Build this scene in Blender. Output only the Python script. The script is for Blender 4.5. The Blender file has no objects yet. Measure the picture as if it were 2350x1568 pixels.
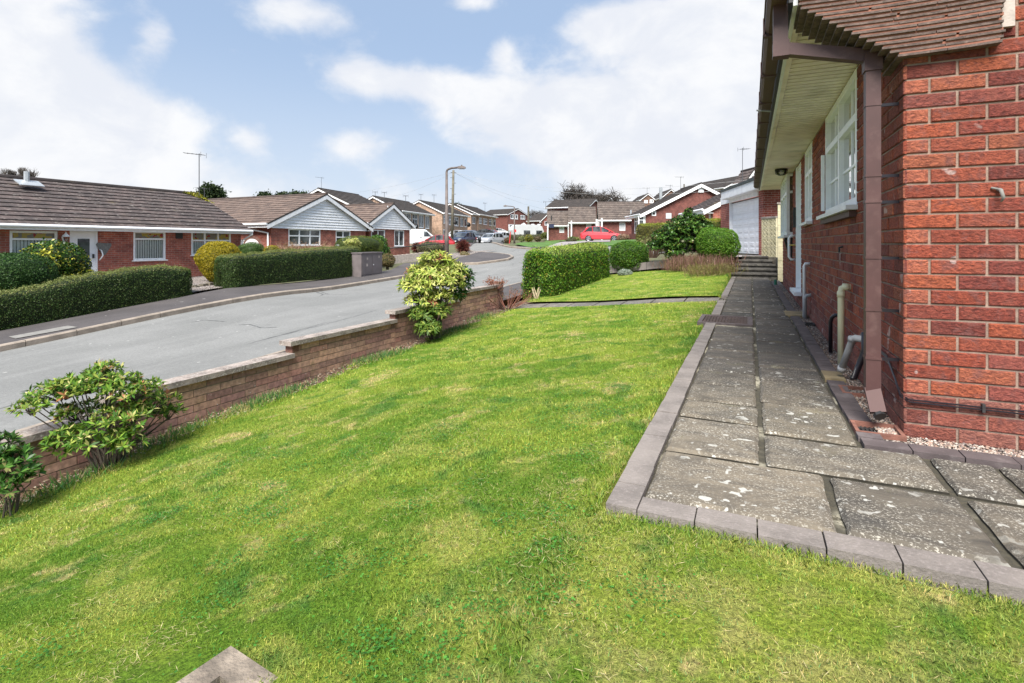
import bpy, math, random
import numpy as np
from mathutils import Vector
random.seed(7); rng = np.random.default_rng(11)
sc = bpy.context.scene
# ------------------------------------------------------------------ camera
TH = math.radians(24.3); SN, CS = math.sin(TH), math.cos(TH)
F = 1210.0; CX = 1175.0; HY = 560.0            # focal length, centre column and horizon row of the 2350 px wide survey grid
cam = bpy.data.cameras.new("Camera"); camo = bpy.data.objects.new("Camera", cam); sc.collection.objects.link(camo)
cam.sensor_width = 36; cam.lens = 36*F/2350; cam.shift_y = -(784-HY)/2350.0
cam.clip_start = .05; cam.clip_end = 3000
camo.location = (0, 0, 0); camo.rotation_euler = (math.pi/2, 0, TH)
sc.camera = camo
sc.render.resolution_x = 1024; sc.render.resolution_y = 683
sc.view_settings.view_transform = 'Standard'; sc.view_settings.look = 'None'
sc.view_settings.exposure = 1.0; sc.view_settings.gamma = 1
def U(px, py, d):                               # survey grid + distance -> world
    xc = (px-CX)/F*d
    return Vector((-d*SN+xc*CS, d*CS+xc*SN, -(py-HY)/F*d))
def Ux(px, py, X): k = (px-CX)/F; return U(px, py, X/(-SN+k*CS))
def Uy(px, py, Y): k = (px-CX)/F; return U(px, py, Y/(CS+k*SN))
def Uz(px, py, z): return U(px, py, -z*F/(py-HY))
def hit(px, py, o, n):
    r = U(px, py, 1.0); return r*(o.dot(n)/r.dot(n))
# ------------------------------------------------------------------ world and sun
class NT:
    def __init__(s, nt): s.t = nt
    def n(s, ty, **kw):
        x = s.t.nodes.new(ty)
        for k, v in kw.items():
            if k.startswith('i_'):
                x.inputs[k[2:].replace('_', ' ')].default_value = v
            else: setattr(x, k, v)
        return x
    def l(s, a, b): s.t.links.new(a, b)
    def v(s, x, sock):
        if isinstance(x, (int, float)): sock.default_value = x
        elif isinstance(x, tuple): sock.default_value = x if len(x) == len(sock.default_value) else (*x, 1)
        else: s.l(x, sock)
    def m(s, op, a, b=0.0, c=0.0, clamp=False):
        x = s.n('ShaderNodeMath', operation=op, use_clamp=clamp)
        s.v(a, x.inputs[0]); s.v(b, x.inputs[1]); s.v(c, x.inputs[2]); return x.outputs[0]
    def mix(s, f, a, b, mode='MIX'):
        x = s.n('ShaderNodeMix', data_type='RGBA', blend_type=mode)
        s.v(f, x.inputs[0]); s.v(a, x.inputs[6]); s.v(b, x.inputs[7]); return x.outputs[2]
    def noise(s, vec, scale, detail=3, rough=.55, dist=0):
        x = s.n('ShaderNodeTexNoise'); x.inputs['Scale'].default_value = scale; x.inputs['Detail'].default_value = detail
        x.inputs['Roughness'].default_value = rough; x.inputs['Distortion'].default_value = dist
        if vec is not None: s.l(vec, x.inputs['Vector'])
        return x.outputs['Fac']
    def ss(s, x, a, b):
        y = s.n('ShaderNodeMapRange', interpolation_type='SMOOTHSTEP')
        s.v(x, y.inputs[0]); y.inputs[1].default_value = a; y.inputs[2].default_value = b; return y.outputs[0]
    def scalev(s, vec, sc3):
        x = s.n('ShaderNodeMapping'); s.l(vec, x.inputs[0]); x.inputs['Scale'].default_value = sc3; return x.outputs[0]
wo = bpy.data.worlds.new("World"); sc.world = wo; wo.use_nodes = True
SUN_EL, SUN_AZ = math.radians(53), math.radians(170)      # azimuth clockwise from +Y: from behind and a little left
def build_world():
    w = NT(wo.node_tree); wo.node_tree.nodes.clear()
    sky = w.n('ShaderNodeTexSky', sky_type='NISHITA', sun_disc=False)
    sky.sun_elevation = SUN_EL; sky.sun_rotation = SUN_AZ; sky.air_density = 1.0; sky.dust_density = 1.5; sky.ozone_density = 2.0
    tc = w.n('ShaderNodeTexCoord'); vec = tc.outputs['Generated']
    sep = w.n('ShaderNodeSeparateXYZ'); w.l(vec, sep.inputs[0])
    az = w.m('ARCTAN2', sep.outputs[0], sep.outputs[1]); el = w.m('ARCSINE', sep.outputs[2])
    # soft cloud banks, each a direction (azimuth, elevation) and a size in radians
    B = [(60, 120, 190, 150, 1.1), (130, 240, 190, 110, .9), (362, 88, 62, 55, .95), (330, 290, 170, 75, .9), (700, 30, 170, 50, .95), (1066, 5, 60, 25, .7), (800, 165, 95, 55, .95),
         (960, 190, 115, 48, 1.0), (1150, 120, 38, 38, .7), (1240, 260, 210, 90, 1.15), (1420, 300, 260, 110, 1.15), (1400, 50, 120, 60, 1.0), (1600, 70, 190, 90, 1.1), (820, 332, 95, 42, .7), (580, 315, 62, 48, .6),
         (1680, 330, 200, 120, 1.1), (700, 430, 900, 45, .35), (520, 120, 45, 18, .4), (650, 255, 40, 20, .35), (1950, 200, 300, 300, .8), (-400, 150, 300, 200, .8), (-300, 400, 300, 90, .6)]
    tot = 0.0
    for (px, py, rx, ry, a) in B:
        v = U(px, py, 1.0).normalized(); A = math.atan2(v.x, v.y); E = math.asin(v.z)
        sx = rx/F*(CS if 0 else 1)/(1+((px-CX)/F)**2); sy = ry/F/(1+((py-HY)/F)**2)
        dx = w.m('DIVIDE', w.m('SUBTRACT', az, A), sx); dy = w.m('DIVIDE', w.m('SUBTRACT', el, E), sy)
        q = w.m('ADD', w.m('MULTIPLY', dx, dx), w.m('MULTIPLY', dy, dy))
        g = w.m('MULTIPLY', w.m('EXPONENT', w.m('MULTIPLY', q, -.9)), a)
        tot = w.m('ADD', tot, g)
    sv = w.scalev(vec, (1, 1, 1.45))
    n1 = w.noise(sv, 6.5, 9, .58, .15); n2 = w.noise(sv, 1.7, 4, .5)
    dens = w.m('ADD', w.m('MULTIPLY', tot, .50), w.m('ADD', w.m('MULTIPLY', w.m('SUBTRACT', n1, .5), .95), w.m('MULTIPLY', w.m('SUBTRACT', n2, .5), .25)))
    hz = w.m('MULTIPLY', w.ss(el, .22, .0), .28)
    dens = w.m('ADD', dens, hz)
    cf = w.ss(dens, .17, .50)
    n3 = w.noise(sv, 6.5, 6, .6, .3)
    cloud = w.mix(w.ss(n3, .38, .66), (.745, .775, .84, 1), (.87, .88, .90, 1))
    skc = w.n('ShaderNodeMix', data_type='RGBA', blend_type='MULTIPLY'); skc.inputs[0].default_value = 1
    w.l(sky.outputs[0], skc.inputs[6]); skc.inputs[7].default_value = (SKYG, SKYG, SKYG, 1)
    blue = w.mix(.70, skc.outputs[2], (.455, .60, .83, 1))
    blue = w.mix(w.m('MULTIPLY', w.ss(el, .38, .0), .72), blue, (.70, .77, .86, 1))
    col = w.mix(cf, blue, cloud)
    bg = w.n('ShaderNodeBackground'); w.l(col, bg.inputs[0]); bg.inputs[1].default_value = .56
    out = w.n('ShaderNodeOutputWorld'); w.l(bg.outputs[0], out.inputs[0])
SKYG = .12
build_world()
sl = bpy.data.lights.new("Sun", 'SUN'); sl.energy = 4.5; sl.angle = math.radians(38); sl.color = (1, .965, .90)
so = bpy.data.objects.new("Sun", sl); sc.collection.objects.link(so)
sd = Vector((math.sin(SUN_AZ)*math.cos(SUN_EL), math.cos(SUN_AZ)*math.cos(SUN_EL), math.sin(SUN_EL)))
so.rotation_euler = sd.to_track_quat('Z', 'Y').to_euler(); so.location = sd*80
# ------------------------------------------------------------------ materials
MATS = {}
def newmat(name):
    m = bpy.data.materials.new(name); m.use_nodes = True
    w = NT(m.node_tree); b = m.node_tree.nodes['Principled BSDF']; MATS[name] = m
    g = w.n('ShaderNodeNewGeometry')
    return m, w, b, g.outputs['Position']
def bump(w, b, h, strength, dist=.01):
    x = w.n('ShaderNodeBump'); x.inputs['Strength'].default_value = strength; x.inputs['Distance'].default_value = dist
    w.l(h, x.inputs['Height']); w.l(x.outputs[0], b.inputs['Normal'])
def simple(name, col, rough=.6, var=.15, vs=6., bmp=0., bs=80., metal=0., dirt=None, coat=0, spec=.5):
    m, w, b, P = newmat(name)
    c = (*col, 1)
    n = w.noise(P, vs, 4)
    lo = tuple(max(0, x*(1-var)) for x in col)+(1,); hi = tuple(min(1, x*(1+var)) for x in col)+(1,)
    o = w.mix(w.ss(n, .3, .7), lo, hi)
    if dirt: o = w.mix(w.m('MULTIPLY', w.ss(w.noise(P, dirt[1], 6, .65), .48, .72), dirt[2]), o, (*dirt[0], 1))
    w.l(o, b.inputs['Base Color']); b.inputs['Roughness'].default_value = rough; b.inputs['Metallic'].default_value = metal
    b.inputs['Specular IOR Level'].default_value = spec
    if coat: b.inputs['Coat Weight'].default_value = coat; b.inputs['Coat Roughness'].default_value = .05
    if bmp: bump(w, b, w.noise(P, bs, 5, .6), bmp)
    return m
simple('white_plastic', (.86, .87, .88), .35, .04, 3, dirt=((.5, .5, .44), 9, .25))
simple('white_paint', (.86, .86, .87), .5, .06, 4, dirt=((.48, .47, .42), 6, .3))
simple('door_white', (.88, .88, .90), .38, .03, 3)
simple('cream_soffit', (.93, .80, .71), .45, .10, 3, dirt=((.30, .27, .17), 2.2, .45))
simple('soffit_joint', (.05, .04, .03), .8)
simple('brown_plastic', (.072, .032, .030), .5, .12, 5, dirt=((.17, .10, .09), 14, .35))
simple('brown_light', (.085, .042, .038), .65, .10, 5)
simple('black_plastic', (.014, .011, .016), .35, .2)
simple('grey_plastic', (.36, .36, .36), .45, .1, 10, dirt=((.2, .2, .18), 20, .4))
simple('cream_plastic', (.70, .67, .45), .4, .06, 6, dirt=((.45, .42, .28), 18, .3))
simple('mortar', (.27, .19, .15), .95, .25, 14, .5, 120, dirt=((.19, .12, .09), 8, .6))
simple('dark_interior', (.03, .03, .032), .8)
simple('grey_render', (.42, .36, .32), .9, .2, 9, .3)
simple('terracotta', (.20, .085, .06), .8, .25, 20, .3)
simple('cover_grey', (.20, .19, .175), .85, .2, 6, dirt=((.12, .11, .10), 12, .6))
simple('iron', (.03, .028, .028), .6, .3, 30)
simple('rail_black', (.015, .015, .016), .5)
simple('cabinet_grey', (.145, .122, .12), .55, .12, 3, .05, dirt=((.18, .155, .15), 5, .4))
simple('coping', (.25, .205, .18), .92, .35, 7, .8, 60, dirt=((.52, .49, .44), 45, .8))
simple('concrete', (.22, .18, .14), .92, .35, 12, 1.0, 60, dirt=((.13, .10, .08), 18, .7))
simple('concrete_post', (.33, .30, .24), .9, .2, 9, .4, 50)
simple('lamp_post', (.12, .095, .085), .7, .25, 3)
simple('wood_pole', (.13, .115, .085), .85, .3, 3)
simple('screen_block', (.56, .50, .33), .9, .14, 8, .5, 60, dirt=((.28, .25, .13), 5, .5))
simple('step_stone', (.075, .068, .060), .9, .35, 8, .8, 40, dirt=((.19, .175, .14), 11, .6))
simple('tan_slab', (.26, .20, .11), .9, .25, 8, .6, 40)
simple('edging', (.085, .066, .066), .85, .18, 7, .3, 90, dirt=((.20, .17, .165), 9, .5))
simple('kerb_block', (.182, .158, .142), .9, .22, 5, .45, 90, dirt=((.28, .24, .225), 70, .6))
simple('street_kerb', (.26, .215, .175), .9, .22, 4, .5, 40, dirt=((.19, .16, .125), 6, .6))
simple('stone_rough', (.15, .13, .10), .95, .3, 8, .8, 20)
simple('soil', (.085, .050, .032), 1, .45, 12, .9, 40, dirt=((.20, .15, .10), 22, .5))
simple('twig', (.13, .085, .055), .9, .3, 20)
simple('twig_red', (.19, .075, .05), .9, .3, 20)
simple('bark', (.09, .072, .055), .95, .3, 8, .5, 30)
simple('bark_far', (.055, .045, .038), .95, .3, 3)
simple('bark_pale', (.42, .34, .22), .9, .2, 12)
simple('aerial', (.10, .10, .105), .5, .1, 10, metal=.6)
simple('galv', (.45, .47, .48), .45, .1, 6, metal=.5)
simple('tyre', (.012, .012, .012), .85)
simple('alloy', (.50, .51, .53), .3, .05, metal=.9)
simple('red_paint', (.40, .02, .026), .3, .04, 2, coat=1)
simple('bright_red_paint', (.62, .035, .045), .3, .04, 2, coat=1)
simple('white_car', (.72, .74, .77), .3, .03, 2, coat=1)
simple('silver_car', (.50, .52, .55), .3, .05, 2, coat=1, metal=.2)
simple('grey_car', (.10, .105, .115), .3, .05, 2, coat=1, metal=.4)
simple('navy_car', (.018, .024, .06), .3, .05, 2, coat=1)
simple('lens_red', (.30, .01, .01), .2)
simple('lens_clear', (.30, .31, .33), .15)
simple('plate_yellow', (.6, .45, .05), .5)
simple('caravan_white', (.52, .53, .54), .4, .04, 2)
simple('curtain', (.88, .88, .87), .9, .06, 20)
simple('blind', (.93, .94, .91), .8, .05, 20)
simple('number_stone', (.18, .175, .16), .8, .2, 20)
simple('red_sign', (.50, .03, .03), .5)
simple('felt', (.060, .072, .070), .9, .2, 10)
simple('brass', (.45, .32, .08), .4, metal=.8)
simple('litter', (.34, .18, .13), .9, .4, 30)
def glass_clear():
    m, w, b, P = newmat('glass_clear'); nt = m.node_tree
    fr = w.n('ShaderNodeFresnel'); fr.inputs[0].default_value = 1.5
    tr = w.n('ShaderNodeBsdfTransparent'); tr.inputs[0].default_value = (.95, .97, .96, 1)
    gl = w.n('ShaderNodeBsdfGlossy'); gl.inputs['Roughness'].default_value = .03
    mx = w.n('ShaderNodeMixShader'); w.l(w.m('ADD', w.m('MULTIPLY', fr.outputs[0], 1.2), .03, clamp=True), mx.inputs[0])
    w.l(tr.outputs[0], mx.inputs[1]); w.l(gl.outputs[0], mx.inputs[2]); w.l(mx.outputs[0], nt.nodes['Material Output'].inputs[0])
glass_clear()
m, w, b, P = newmat('glass_dark'); b.inputs['Roughness'].default_value = .06; b.inputs['IOR'].default_value = 1.6
w.l(w.mix(w.ss(w.noise(P, 1.4, 2), .4, .6), (.022, .026, .03, 1), (.10, .11, .115, 1)), b.inputs['Base Color'])
m, w, b, P = newmat('glass_stained'); b.inputs['Roughness'].default_value = .25
vo = w.n('ShaderNodeTexVoronoi'); vo.inputs['Scale'].default_value = 9; w.l(P, vo.inputs['Vector'])
c1 = w.mix(w.ss(w.noise(P, 5, 1), .45, .5), (.18, .17, .13, 1), (.36, .27, .04, 1)); 
vv = w.n('ShaderNodeSeparateColor'); w.l(vo.outputs['Color'], vv.inputs[0])
w.l(w.mix(w.ss(vv.outputs[0], .84, .86), c1, (.25, .015, .01, 1)), b.inputs['Base Color'])
def brickmat(name, ca, cb, mort, var=.35, bs=.5):
    m, w, b, P = newmat(name)
    uv = w.n('ShaderNodeUVMap').outputs[0]
    br = w.n('ShaderNodeTexBrick'); w.l(uv, br.inputs['Vector']); br.inputs['Scale'].default_value = 1
    br.inputs['Brick Width'].default_value = .225; br.inputs['Row Height'].default_value = .075; br.inputs['Mortar Size'].default_value = .0075
    br.inputs['Mortar Smooth'].default_value = .2; br.inputs['Bias'].default_value = 0
    br.inputs['Color1'].default_value = (*ca, 1); br.inputs['Color2'].default_value = (*cb, 1); br.inputs['Mortar'].default_value = (*mort, 1)
    n = w.noise(P, 3.5, 6, .65); o = w.mix(1, br.outputs[0], w.mix(w.ss(n, .3, .7), (1-var, 1-var, 1-var, 1), (1+var*.6, 1+var*.5, 1+var*.45, 1)), 'MULTIPLY')
    w.l(o, b.inputs['Base Color']); b.inputs['Roughness'].default_value = .9
    bump(w, b, w.m('ADD', w.m('MULTIPLY', br.outputs[1], -1), w.m('MULTIPLY', w.noise(P, 60, 4), .4)), bs, .01)
brickmat('brick_red', (.40, .115, .075), (.27, .070, .052), (.36, .24, .19))
brickmat('brick_dark', (.175, .050, .040), (.13, .036, .032), (.26, .14, .11))
brickmat('brick_buff', (.46, .31, .22), (.34, .215, .15), (.46, .36, .27))
brickmat('brick_brown', (.20, .11, .075), (.13, .07, .05), (.24, .17, .13))
brickmat('brick_garage', (.34, .085, .058), (.26, .062, .045), (.46, .29, .24))
# near brick: colour per brick from the mesh
m, w, b, P = newmat('brick_near')
at = w.n('ShaderNodeAttribute', attribute_name='c').outputs['Color']
st = w.scalev(P, (1, 1, 1.7))
n1 = w.noise(st, 46, 8, .72, .5); n2 = w.noise(P, 9, 5, .6); n3 = w.noise(P, 60, 4, .6)
o = w.mix(1, at, w.mix(w.ss(n1, .32, .68), (.50, .42, .46, 1), (1.45, 1.38, 1.30, 1)), 'MULTIPLY')
o = w.mix(w.m('MULTIPLY', w.ss(w.noise(P, 14, 5, .7), .52, .66), .55), o, (.20, .085, .078, 1))
o = w.mix(w.m('MULTIPLY', w.ss(n2, .50, .72), .50), o, (.27, .083, .058, 1))
o = w.mix(w.m('MULTIPLY', w.ss(w.noise(P, 7.3, 3, .45), .685, .72), .7), o, (.58, .45, .42, 1))
w.l(o, b.inputs['Base Color']); b.inputs['Roughness'].default_value = .9
bump(w, b, w.m('ADD', w.m('MULTIPLY', n1, 1.0), w.m('MULTIPLY', n3, .35)), 1.0, .022)
# garden wall brick
m, w, b, P = newmat('brick_garden')
at = w.n('ShaderNodeAttribute', attribute_name='c').outputs['Color']
n1 = w.noise(P, 24, 5, .6)
o = w.mix(1, at, w.mix(w.ss(n1, .3, .7), (.75, .72, .72, 1), (1.25, 1.2, 1.18, 1)), 'MULTIPLY')
o = w.mix(w.m('MULTIPLY', w.ss(w.noise(P, 5, 5, .65), .55, .72), .5), o, (.13, .115, .03, 1))
o = w.mix(w.m('MULTIPLY', w.ss(w.noise(P, 30, 3, .6), .66, .72), .8), o, (.55, .52, .46, 1))
w.l(o, b.inputs['Base Color']); b.inputs['Roughness'].default_value = .92; bump(w, b, n1, .4, .01)
def _t(): pass
def tilemat(name, ca, cb, lich, lam=.5, moss=None):
    m, w, b, P = newmat(name)
    uv = w.n('ShaderNodeUVMap').outputs[0]
    br = w.n('ShaderNodeTexBrick'); w.l(uv, br.inputs['Vector']); br.inputs['Scale'].default_value = 1
    br.inputs['Brick Width'].default_value = .30; br.inputs['Row Height'].default_value = .33; br.inputs['Mortar Size'].default_value = .008
    br.inputs['Color1'].default_value = (*ca, 1); br.inputs['Color2'].default_value = (*cb, 1); br.inputs['Mortar'].default_value = tuple(x*.55 for x in cb)+(1,)
    n = w.noise(P, 2.2, 6, .65); o = w.mix(1, br.outputs[0], w.mix(w.ss(n, .3, .7), (.72, .72, .74, 1), (1.35, 1.3, 1.28, 1)), 'MULTIPLY')
    st = w.scalev(uv, (1.4, 4, 1))
    o = w.mix(w.m('MULTIPLY', w.ss(w.noise(st, 3.3, 5, .7), .56, .68), lam), o, (*lich, 1))
    if moss: o = w.mix(w.m('MULTIPLY', w.ss(w.noise(P, 1.1, 5, .7), .60, .72), moss), o, (.12, .10, .02, 1))
    w.l(o, b.inputs['Base Color']); b.inputs['Roughness'].default_value = .9
    sx = w.n('ShaderNodeSeparateXYZ'); w.l(uv, sx.inputs[0])
    wv = w.m('SINE', w.m('MULTIPLY', sx.outputs[0], 2*math.pi/.15))
    bump(w, b, w.m('ADD', w.m('MULTIPLY', wv, .5), w.noise(P, 30, 4)), .5, .02)
tilemat('tile_brown', (.080, .060, .055), (.055, .043, .040), (.30, .27, .24), .85, .3)
tilemat('tile_tan', (.145, .105, .085), (.105, .075, .062), (.30, .24, .19), .4, .15)
tilemat('tile_far', (.060, .050, .044), (.046, .038, .034), (.15, .14, .12), .4)
tilemat('tile_buff', (.13, .105, .088), (.09, .07, .06), (.28, .25, .20), .5)
# asphalt
def asph(name, col, dark, fine, cracks=0):
    m, w, b, P = newmat(name)
    n = w.noise(P, .7, 5, .6); f = w.noise(P, 150, 3, .7); fine_ = w.noise(P, 22, 4, .7); st = w.scalev(P, (1.6, .12, 1)); s2 = w.noise(st, 1.5, 4)
    o = w.mix(w.ss(n, .35, .7), (*dark, 1), (*col, 1)); o = w.mix(w.m('MULTIPLY', w.ss(s2, .45, .65), .35), o, tuple(x*1.18 for x in col)+(1,))
    o = w.mix(1, o, w.mix(w.ss(f, .35, .65), (1-fine, 1-fine, 1-fine, 1), (1+fine, 1+fine, 1+fine, 1)), 'MULTIPLY')
    o = w.mix(1, o, w.mix(w.ss(fine_, .3, .7), (.88, .88, .88, 1), (1.10, 1.10, 1.10, 1)), 'MULTIPLY')
    o = w.mix(w.m('MULTIPLY', w.ss(w.noise(P, 5.5, 2, .4), .755, .77), .4), o, (.6, .58, .55, 1))
    if cracks:
        vo = w.n('ShaderNodeTexVoronoi', feature='DISTANCE_TO_EDGE'); vo.inputs['Scale'].default_value = .42
        dd = w.n('ShaderNodeMix', data_type='VECTOR'); dd.inputs[0].default_value = .12
        nn = w.n('ShaderNodeTexNoise'); nn.inputs['Scale'].default_value = 2.5; nn.inputs['Detail'].default_value = 5; w.l(P, nn.inputs['Vector'])
        w.l(P, dd.inputs[4]); w.l(nn.outputs['Color'], dd.inputs[5]); w.l(dd.outputs[1], vo.inputs['Vector'])
        ck = w.m('MULTIPLY', w.ss(vo.outputs['Distance'], .012, .003), w.ss(w.noise(P, .35, 2), .50, .58))
        o = w.mix(w.m('MULTIPLY', ck, .75), o, (.05, .05, .05, 1))
    w.l(o, b.inputs['Base Color']); b.inputs['Roughness'].default_value = .9; bump(w, b, f, .3, .01)
asph('asphalt', (.190, .188, .180), (.158, .157, .150), .22, 1)
asph('pavement', (.078, .068, .067), (.054, .047, .047), .22)
asph('drive_paving', (.30, .27, .27), (.24, .21, .21), .15)
# path slabs: riven stone, colour per slab
m, w, b, P = newmat('slab')
at = w.n('ShaderNodeAttribute', attribute_name='c').outputs['Color']
st = w.scalev(P, (1, 2.0, 1)); n1 = w.noise(st, 4.5, 8, .68, .8); n2 = w.noise(P, 95, 4, .75)
o = w.mix(1, at, w.mix(w.ss(n1, .3, .7), (.62, .62, .62, 1), (1.35, 1.3, 1.2, 1)), 'MULTIPLY')
sy = w.n('ShaderNodeSeparateXYZ'); w.l(P, sy.inputs[0])
near = w.ss(sy.outputs[1], 6.0, 2.6)
spk = w.m('MULTIPLY', w.ss(n2, .535, .615), w.ss(w.noise(P, 2.6, 4, .6), .30, .55))
o = w.mix(w.m('MULTIPLY', spk, w.m('ADD', w.m('MULTIPLY', near, .85), .08)), o, (.42, .39, .33, 1))
lic = w.m('MULTIPLY', w.ss(w.noise(P, 19, 2, .4, .0), .640, .665), w.ss(w.noise(P, 1.9, 4, .6), .44, .58))
lic = w.m('MAXIMUM', lic, w.m('MULTIPLY', w.ss(w.noise(P, 34, 2, .4), .66, .69), w.ss(w.noise(P, 3.1, 3), .45, .6)))
lic = w.m('MULTIPLY', lic, w.m('ADD', w.m('MULTIPLY', near, .45), .45))
o = w.mix(w.m('MULTIPLY', w.ss(w.noise(P, 2.7, 6, .7, .4), .50, .66), .60), o, (.052, .048, .042, 1))
o = w.mix(lic, o, (.44, .43, .39, 1))
o = w.mix(w.m('MULTIPLY', w.ss(w.noise(P, 4.4, 5, .7), .60, .72), .35), o, (.13, .12, .05, 1))
w.l(o, b.inputs['Base Color']); b.inputs['Roughness'].default_value = .88
bump(w, b, w.m('ADD', n1, w.m('MULTIPLY', n2, .3)), .7, .015)
m, w, b, P = newmat('joint')
n = w.noise(P, 2.0, 4); o = w.mix(w.ss(n, .50, .62), (.045, .040, .028, 1), (.36, .33, .25, 1))
o = w.mix(w.ss(w.noise(P, 40, 4, .7), .45, .65), o, (.065, .056, .036, 1)); w.l(o, b.inputs['Base Color']); b.inputs['Roughness'].default_value = 1
bump(w, b, w.noise(P, 60, 4), .8, .01)
def gravelmat(name, cols, scale, vv=1.0):
    m, w, b, P = newmat(name)
    vo = w.n('ShaderNodeTexVoronoi'); vo.inputs['Scale'].default_value = scale; w.l(P, vo.inputs['Vector'])
    s = w.n('ShaderNodeSeparateColor'); w.l(vo.outputs['Color'], s.inputs[0])
    o = w.mix(s.outputs[0], (*cols[0], 1), (*cols[1], 1)); o = w.mix(w.ss(s.outputs[1], .6, .8), o, (*cols[2], 1))
    o = w.mix(w.ss(vo.outputs['Distance'], .35, .65), o, (.05, .04, .03, 1))
    w.l(o, b.inputs['Base Color']); b.inputs['Roughness'].default_value = .85
    bump(w, b, w.m('MULTIPLY', vo.outputs['Distance'], -1), .9, .02)
gravelmat('gravel', ((.42, .33, .28), (.26, .17, .14), (.55, .50, .44)), 75)
gravelmat('gravel_pale', ((.36, .30, .28), (.26, .21, .19), (.45, .41, .38)), 24)
m, w, b, P = newmat('stone_attr')
at = w.n('ShaderNodeAttribute', attribute_name='c').outputs['Color']; w.l(at, b.inputs['Base Color']); b.inputs['Roughness'].default_value = .8
def leafmat(name, rough=.45, trans=.25):
    m, w, b, P = newmat(name); nt = m.node_tree
    at = w.n('ShaderNodeAttribute', attribute_name='c').outputs['Color']
    w.l(at, b.inputs['Base Color']); b.inputs['Roughness'].default_value = rough; b.inputs['Specular IOR Level'].default_value = .2
    tl = w.n('ShaderNodeBsdfTranslucent'); w.l(at, tl.inputs[0]); mx = w.n('ShaderNodeMixShader'); mx.inputs[0].default_value = trans
    w.l(b.outputs[0], mx.inputs[1]); w.l(tl.outputs[0], mx.inputs[2]); w.l(mx.outputs[0], nt.nodes['Material Output'].inputs[0])
leafmat('leaf'); leafmat('leaf_gloss', .25, .15)
def lawncol(w, P):
    st = w.scalev(P, (1.0, 1.0, .3))
    a = w.noise(st, 1.3, 6, .65, .6); c = w.noise(st, 3.4, 5, .65, .4); d = w.noise(st, 9, 3, .6)
    o = w.mix(w.ss(a, .40, .58), LG[0], LG[1])
    o = w.mix(w.m('MULTIPLY', w.ss(c, .48, .62), .75), o, LG[2])
    o = w.mix(w.m('MULTIPLY', w.ss(w.m('ADD', w.m('MULTIPLY', d, .5), w.m('MULTIPLY', w.noise(st, 1.7, 3, .5, .2), .5)), .555, .66), .75), o, LG[3])
    sy_ = w.n('ShaderNodeSeparateXYZ'); w.l(P, sy_.inputs[0])
    o = w.mix(w.m('MULTIPLY', w.m('MULTIPLY', w.ss(sy_.outputs[1], 2.3, 1.0), w.ss(w.noise(P, 6, 5, .7), .40, .62)), w.m('MULTIPLY', w.ss(sy_.outputs[0], -1.2, .2), .6)), o, LG[3])
    o = w.mix(w.m('MULTIPLY', w.ss(w.noise(st, 2.3, 5, .65, .8), .55, .66), .70), o, LG[4])
    return o
LG = [(.135, .245, .026, 1), (.250, .335, .045, 1), (.345, .385, .085, 1), (.50, .42, .19, 1), (.072, .190, .032, 1)]
m, w, b, P = newmat('lawn_base')
o = lawncol(w, P); o = w.mix(1, o, w.mix(w.ss(w.noise(P, 70, 4, .7), .3, .7), (.45, .45, .45, 1), (1.15, 1.1, 1, 1)), 'MULTIPLY')
w.l(o, b.inputs['Base Color']); b.inputs['Roughness'].default_value = .95; b.inputs['Specular IOR Level'].default_value = .1; bump(w, b, w.noise(P, 60, 5, .7), 1, .03)
m, w, b, P = newmat('grass_blade')
at = w.n('ShaderNodeAttribute', attribute_name='c').outputs['Color']
o = w.mix(1, lawncol(w, P), at, 'MULTIPLY')
w.l(o, b.inputs['Base Color']); b.inputs['Roughness'].default_value = .55; b.inputs['Specular IOR Level'].default_value = .25
tl = w.n('ShaderNodeBsdfTranslucent'); w.l(o, tl.inputs[0]); mx = w.n('ShaderNodeMixShader'); mx.inputs[0].default_value = .3
w.l(b.outputs[0], mx.inputs[1]); w.l(tl.outputs[0], mx.inputs[2]); w.l(mx.outputs[0], m.node_tree.nodes['Material Output'].inputs[0])
simple('far_grass', (.060, .135, .020), 1, .25, 1.2, .5, 40, dirt=((.15, .16, .04), 1.5, .5))
simple('ground_mix', (.085, .090, .040), 1, .35, .8, .5, 20, dirt=((.14, .10, .06), 2, .6))
m, w, b, P = newmat('corbel_mortar'); w.l(w.mix(w.noise(P, 30, 4), (.20, .075, .05, 1), (.34, .15, .10, 1)), b.inputs['Base Color']); b.inputs['Roughness'].default_value = .95
simple('corbel_tile', (.115, .082, .070), .9, .3, 25, .5, 90, dirt=((.26, .18, .15), 40, .5))
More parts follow.
